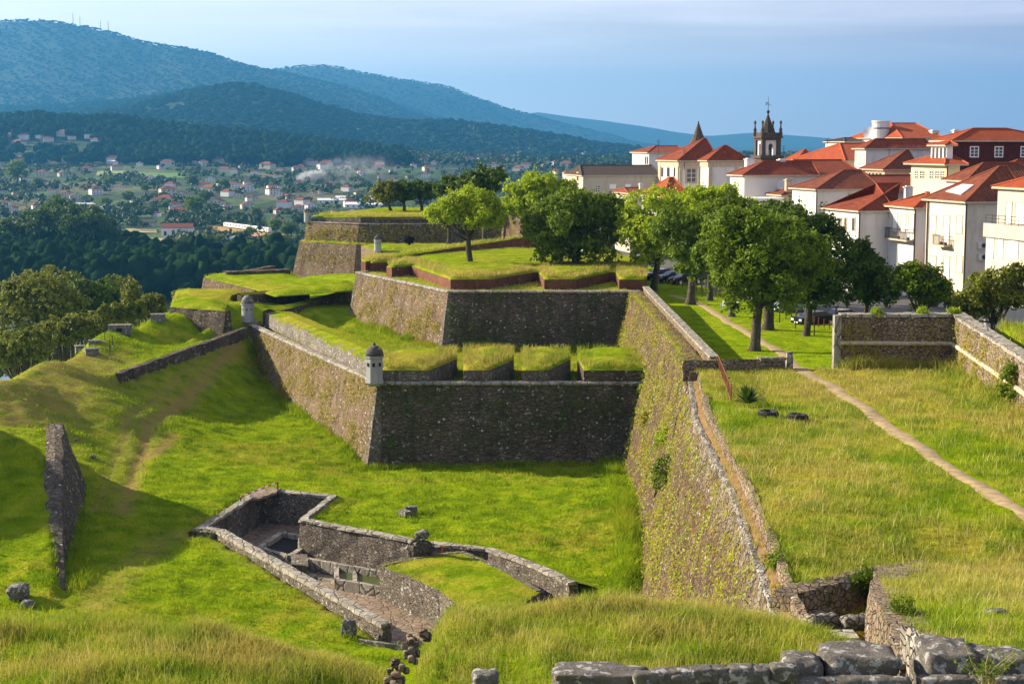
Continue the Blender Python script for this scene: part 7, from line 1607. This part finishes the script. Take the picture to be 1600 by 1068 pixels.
for k in range(0):
    px = 640+230*(k % 22)/22; p = PD(px, 1066+(8 if k > 21 else 0), 31); r = rr_.uniform(.1, .2); rock(mb, (p[0], p[1], p[2]-r*.6), r, k+110, (1.5, 1, .7), 6, sq=.5)
for k in range(50):
    px = 1455+170*(k % 25)/25; p = PD(px, 1058+(14 if k > 24 else 0), 31.0); r = rr_.uniform(.14, .24); rock(mb, (p[0], p[1], p[2]-r*.6), r, k+160, (1.4, 1, .8), 6, sq=.5)
o = mb.build('masonry', M['block'], rb_, True)
mb = MB(); a, b = PD(1000, 1064, 31.6), PD(1660, 1050, 31.6); mb.abox(a[0], b[0], 31.2, 31.9, 17.3, 18.9); mb.build('core', M['block'], rb_)
ns = thing('notch_wall', 'ragged line of stones beside the notch at the left end of the near bank', 'ruined wall'); mb = MB()
for k in range(15):
    t_ = k/14; px = 656-45*t_+rr_.uniform(-14, 14); py = 972+92*t_; D = 37.5-5*t_; p = PD(px, py, D); r = rr_.uniform(.07, .12); rock(mb, (p[0], p[1], p[2]-.25-r), r, k+200, (1, 1.1, 1), 6, sq=.55)
    p[2] -= .22; rock(mb, (p[0]-.1, p[1], p[2]-r*.4), r, k+240, (1, 1.1, 1), 6, sq=.55)
mb.build('masonry', M['rubble'], ns, True)
p = PD(1556, 958, 43); mb = MB(); rock(mb, (0, 0, 0), .3, 31, (1, .7, .45), 7, sq=.5); o = mb.build('stone', M['block']); o.location = tuple(p); tag(o, 'flat grey stone half sunk in the right bank grass', 'stone')
# dark weed plant before the right block
t = thing('thistle', 'scraggly thistle with yellow green leaves before the square cornered block', 'plant', None, PD(1545, 1066, 30.6)); mb = MB(); rr_ = random.Random(8); tips = []
for k in range(16):
    a = np.array([rr_.uniform(-.25, .25), 0, -.1]); e = a+np.array([rr_.uniform(-.6, .6), rr_.uniform(-.15, .15), rr_.uniform(.3, .95)]); m1 = (a+e)/2+np.array([rr_.uniform(-.08, .08), 0, .05]); mb.tube([a, m1, e], [.012, .01, .005], 5); tips += [m1, e, (m1+e)/2]
mb.build('stems', M['straw'], t); P = np.repeat(np.array(tips), 7, 0)+np.random.default_rng(2).normal(0, .05, (len(tips)*7, 3)); leaves(P, np.tile([0, -.3, 1.], (len(P), 1)), .07, M['leaf_b'], 'leaves', t)

# ================================================================== LEFT SLOPE FURNITURE
def troughbox(px, py, z, L, d, h, label, yaw=0, hole=False):
    p = on_ground(px, py, 120, 225); t = thing('stone_housing', label, 'stone housing', 'low stone housings on the slope', p); a_, b_ = xyrot(math.radians(yaw)); mb = MB()
    mb.box((0, 0, -.3), a_, b_, h+.3, L, d); mb.build('masonry', M['block'], t); mb = MB(); mb.box((0, 0, h), a_, b_, .1, L+.12, d+.12); mb.build('lid', M['block'], t)
    if hole: mb = MB(); c = -b_*(d/2+.01)+a_*.0; mb.box((c[0], c[1], .05), a_, b_, h*.55, L*.25, .04); mb.build('opening', M['hole'], t)
troughbox(188, 520, 10.1, 2.4, 1.2, .7, 'longest low stone housing with a dark opening on the ridge', 4, True); troughbox(247, 500, 9.4, 1.7, 1.1, .6, 'low stone housing beside the near redan corner', 10)
troughbox(126, 548, 9.9, 1.1, 1.0, .5, 'small stone housing on the brown ridge, nearest the big trees', 20); troughbox(143, 554, 9.0, 1.3, 1.0, .5, 'small stone housing lowest on the brown ridge', 25); troughbox(148, 537, 9.9, 1.2, .8, .3, 'flattest stone housing near the ridge crest', 12)
for i, (px, y0, y1, z, lb_) in enumerate([(134, 518, 545, 9.6, 'leftmost'), (164, 510, 535, 9.6, 'second'), (172, 530, 560, 8.4, 'lowest, rightmost'), (176, 526, 542, 9.2, 'shortest')]):
    p = on_ground(px, y1, 120, 225); h = max(1.2, PD(px, y0, p[1])[2]-p[2]); t = thing('thin_post', lb_+' thin metal post standing on the grassy slope', 'post', 'thin posts on the slope', p); mb = MB(); mb.tube([(0, 0, -.3), (0, 0, h)], [.045, .04], 6); mb.build('pole', M['iron'], t); mb = MB(); mb.abox(-.08, .08, -.08, .08, 0, .18); mb.build('foot', M['metal'], t)

# ================================================================== PARK FURNITURE AND CARS
def car(px, py, z, paint, label, yaw=0, D=None):
    p = PZ(px, py, z); t = thing('parked_car', label, 'car', 'cars parked along the street', p); m = plain('car_paint', paint, .25, .3, var=.02)
    prof = [(-2.1, .35), (-2.15, .75), (-1.9, .95), (-1.2, 1.02), (-.55, 1.42), (.75, 1.44), (1.5, 1.02), (2.05, .92), (2.12, .55), (2.05, .3)]; mb = MB(); W_ = .86
    V = [(x, -W_*(1 if z_ < 1.1 else .8), z_) for x, z_ in prof]+[(x, W_*(1 if z_ < 1.1 else .8), z_) for x, z_ in prof]; n = len(prof)
    mb.add(V, [tuple(range(n)), tuple(range(2*n-1, n-1, -1))]+[((i+1) % n, i, n+i, n+(i+1) % n) for i in range(n)]); mb.build('body', m, t)
    for s in (-1, 1):
        mb = MB(); y = s*W_*.93; mb.add([(-1.0, y, 1.02), (1.3, y, 1.02), (.7, y*.9, 1.36), (-.5, y*.9, 1.36)], [(0, 1, 2, 3) if s < 0 else (3, 2, 1, 0)]); mb.build('side_window', M['glass'], t)
        for x in (-1.3, 1.3):
            mb = MB(); mb.tube([(x, s*(W_-.12), .33), (x, s*(W_+.04), .33)], [.33, .33], 16); w_ = mb.build('wheel', M['tyre'], t); mb = MB(); mb.tube([(x, s*(W_+.03), .33), (x, s*(W_+.06), .33)], [.2, .2], 12); mb.build('rim', M['metal'], w_)
        mb = MB(); mb.abox(-2.16, -2.05, s*.6-.18, s*.6+.18, .62, .8); mb.build('headlight', M['shutter'], t)
    mb = MB(); mb.add([(-1.16, -.66, 1.06), (-1.16, .66, 1.06), (-.6, .6, 1.40), (-.6, -.6, 1.40)], [(3, 2, 1, 0)]); mb.build('windscreen', M['glass'], t)
    mb = MB(); mb.abox(-2.19, -2.14, -.26, .26, .42, .53); mb.build('number_plate', M['shutter'], t); t.rotation_euler = (0, 0, math.radians(yaw)); return t
car(1272, 509, 12.75, (.015, .018, .025), 'black car parked behind the red posts, right of the park trees', 28); car(1312, 506, 12.75, (.012, .012, .013), 'darkest car, partly hidden behind the gate wall end', 28)
car(1234, 488, 12.7, (.25, .30, .38), 'silver blue car behind the largest tree trunk', 30); car(1052, 441, 12.5, (.02, .03, .06), 'dark blue car left of the straight dark trunk', 25); car(1072, 444, 12.5, (.015, .015, .02), 'black car touching the straight dark trunk in view', 25); car(1032, 437, 12.5, (.02, .03, .05), 'farthest dark car of the row', 25)
car(1098, 440, 12.4, (.05, .06, .08), 'dark grey car right of the straight dark trunk', 25)
def post(px, py, z, h, r, label, group, mt, name='bollard', cat='bollard'):
    p = PZ(px, py, z); o = None; mb = MB(); mb.lathe((0, 0, 0), [(r, -.2), (r, h*.9), (r*1.4, h*.92), (r*1.4, h*.97), (r*.6, h)], 8); o = mb.build(name, M[mt]); o.location = tuple(p); return tag(o, label, cat, group)
M['redpost'] = plain('red_painted_steel', (.16, .03, .022), .6)
b0 = None
row = [(1228+i*8.5, 498+i*2.25) for i in range(12)]+[(1036+i*7.5, 441+i*1.9) for i in range(14)]
for i, (px, py) in enumerate(row):
    near = i < 12
    if b0 is None: b0 = post(px, py, 12.95, .95, .05, 'thin red bollard', 'red bollards along the street kerb', 'redpost')
    else: o = b0.copy(); C.objects.link(o); o.location = tuple(PZ(px, py, 12.95 if near else 12.65)); b = o
    (b0 if i == 0 else o)['label'] = 'thin red bollard of the row in front of the black cars by the gate wall' if near else 'thin red bollard of the far row beside the dark cars'
for i, (px, y0, y1, lb_) in enumerate([(1218, 470, 503, 'first dark stake between the park trees and the street'), (1243, 478, 514, 'second dark stake, left of the black car front'), (1272, 480, 526, 'tallest dark stake, before the black car'), (1305, 478, 530, 'dark stake beside the tall gate pillar'), (1097, 432, 460, 'grey post right of the straight dark trunk'), (941, 405, 424, 'grey post right of the large round tree'), (961, 408, 426, 'second grey post right of the large round tree')]):
    p = PZ(px, y1, 13.0 if px > 1000 else 14); h = PD(px, y0, p[1])[2]-p[2]; mb = MB(); mb.tube([(0, 0, -.3), (0, 0, h)], [.06, .05], 6); o = mb.build('stake', M['bark']); o.location = tuple(p); tag(o, lb_, 'stake', 'stakes in the park')
p = PZ(1140, 484, 12.8); t = thing('park_bench', 'white framed park bench behind the small park tree trunk', 'bench', None, p); a_, b_ = xyrot(math.radians(-35))
for s in (-1, 1): c = a_*s*.95; mb = MB(); mb.tube([tuple(c-b_*.25), tuple(c-b_*.25+[0, 0, .6]), tuple(c+b_*.25+[0, 0, .62]), tuple(c+b_*.25)], [.035]*4, 6); mb.build('leg', M['metal'], t)
mb = MB()
for k in range(4): c = b_*(-.2+.13*k); mb.box((c[0], c[1], .44), a_, b_, .04, 2.0, .1)
mb.build('seat', M['shutter'], t); mb = MB()
for k in range(2): mb.box((b_[0]*.27, b_[1]*.27, .62+k*.16), a_, b_, .1, 2.0, .04)
mb.build('backrest', M['shutter'], t)
fx = thing('iron_fence', 'dark iron fence panel in front of the white bench, beside the straight trunk', 'fence', None, PZ(1108, 465, 12.7)); a_, b_ = xyrot(math.radians(-28)); mb = MB()
for k in range(32): c = a_*(k*.16); mb.tube([tuple(c), tuple(c+[0, 0, 1.5])], [.018, .018], 4)
o = mb.build('bars', M['iron'], fx); o['kind'] = 'stuff'; mb = MB(); mb.tube([(0, 0, 1.5), tuple(a_*5+[0, 0, 1.5])], [.03, .03], 5); mb.build('top_rail', M['iron'], fx); mb = MB(); mb.tube([(0, 0, .15), tuple(a_*5+[0, 0, .15])], [.03, .03], 5); mb.build('bottom_rail', M['iron'], fx)
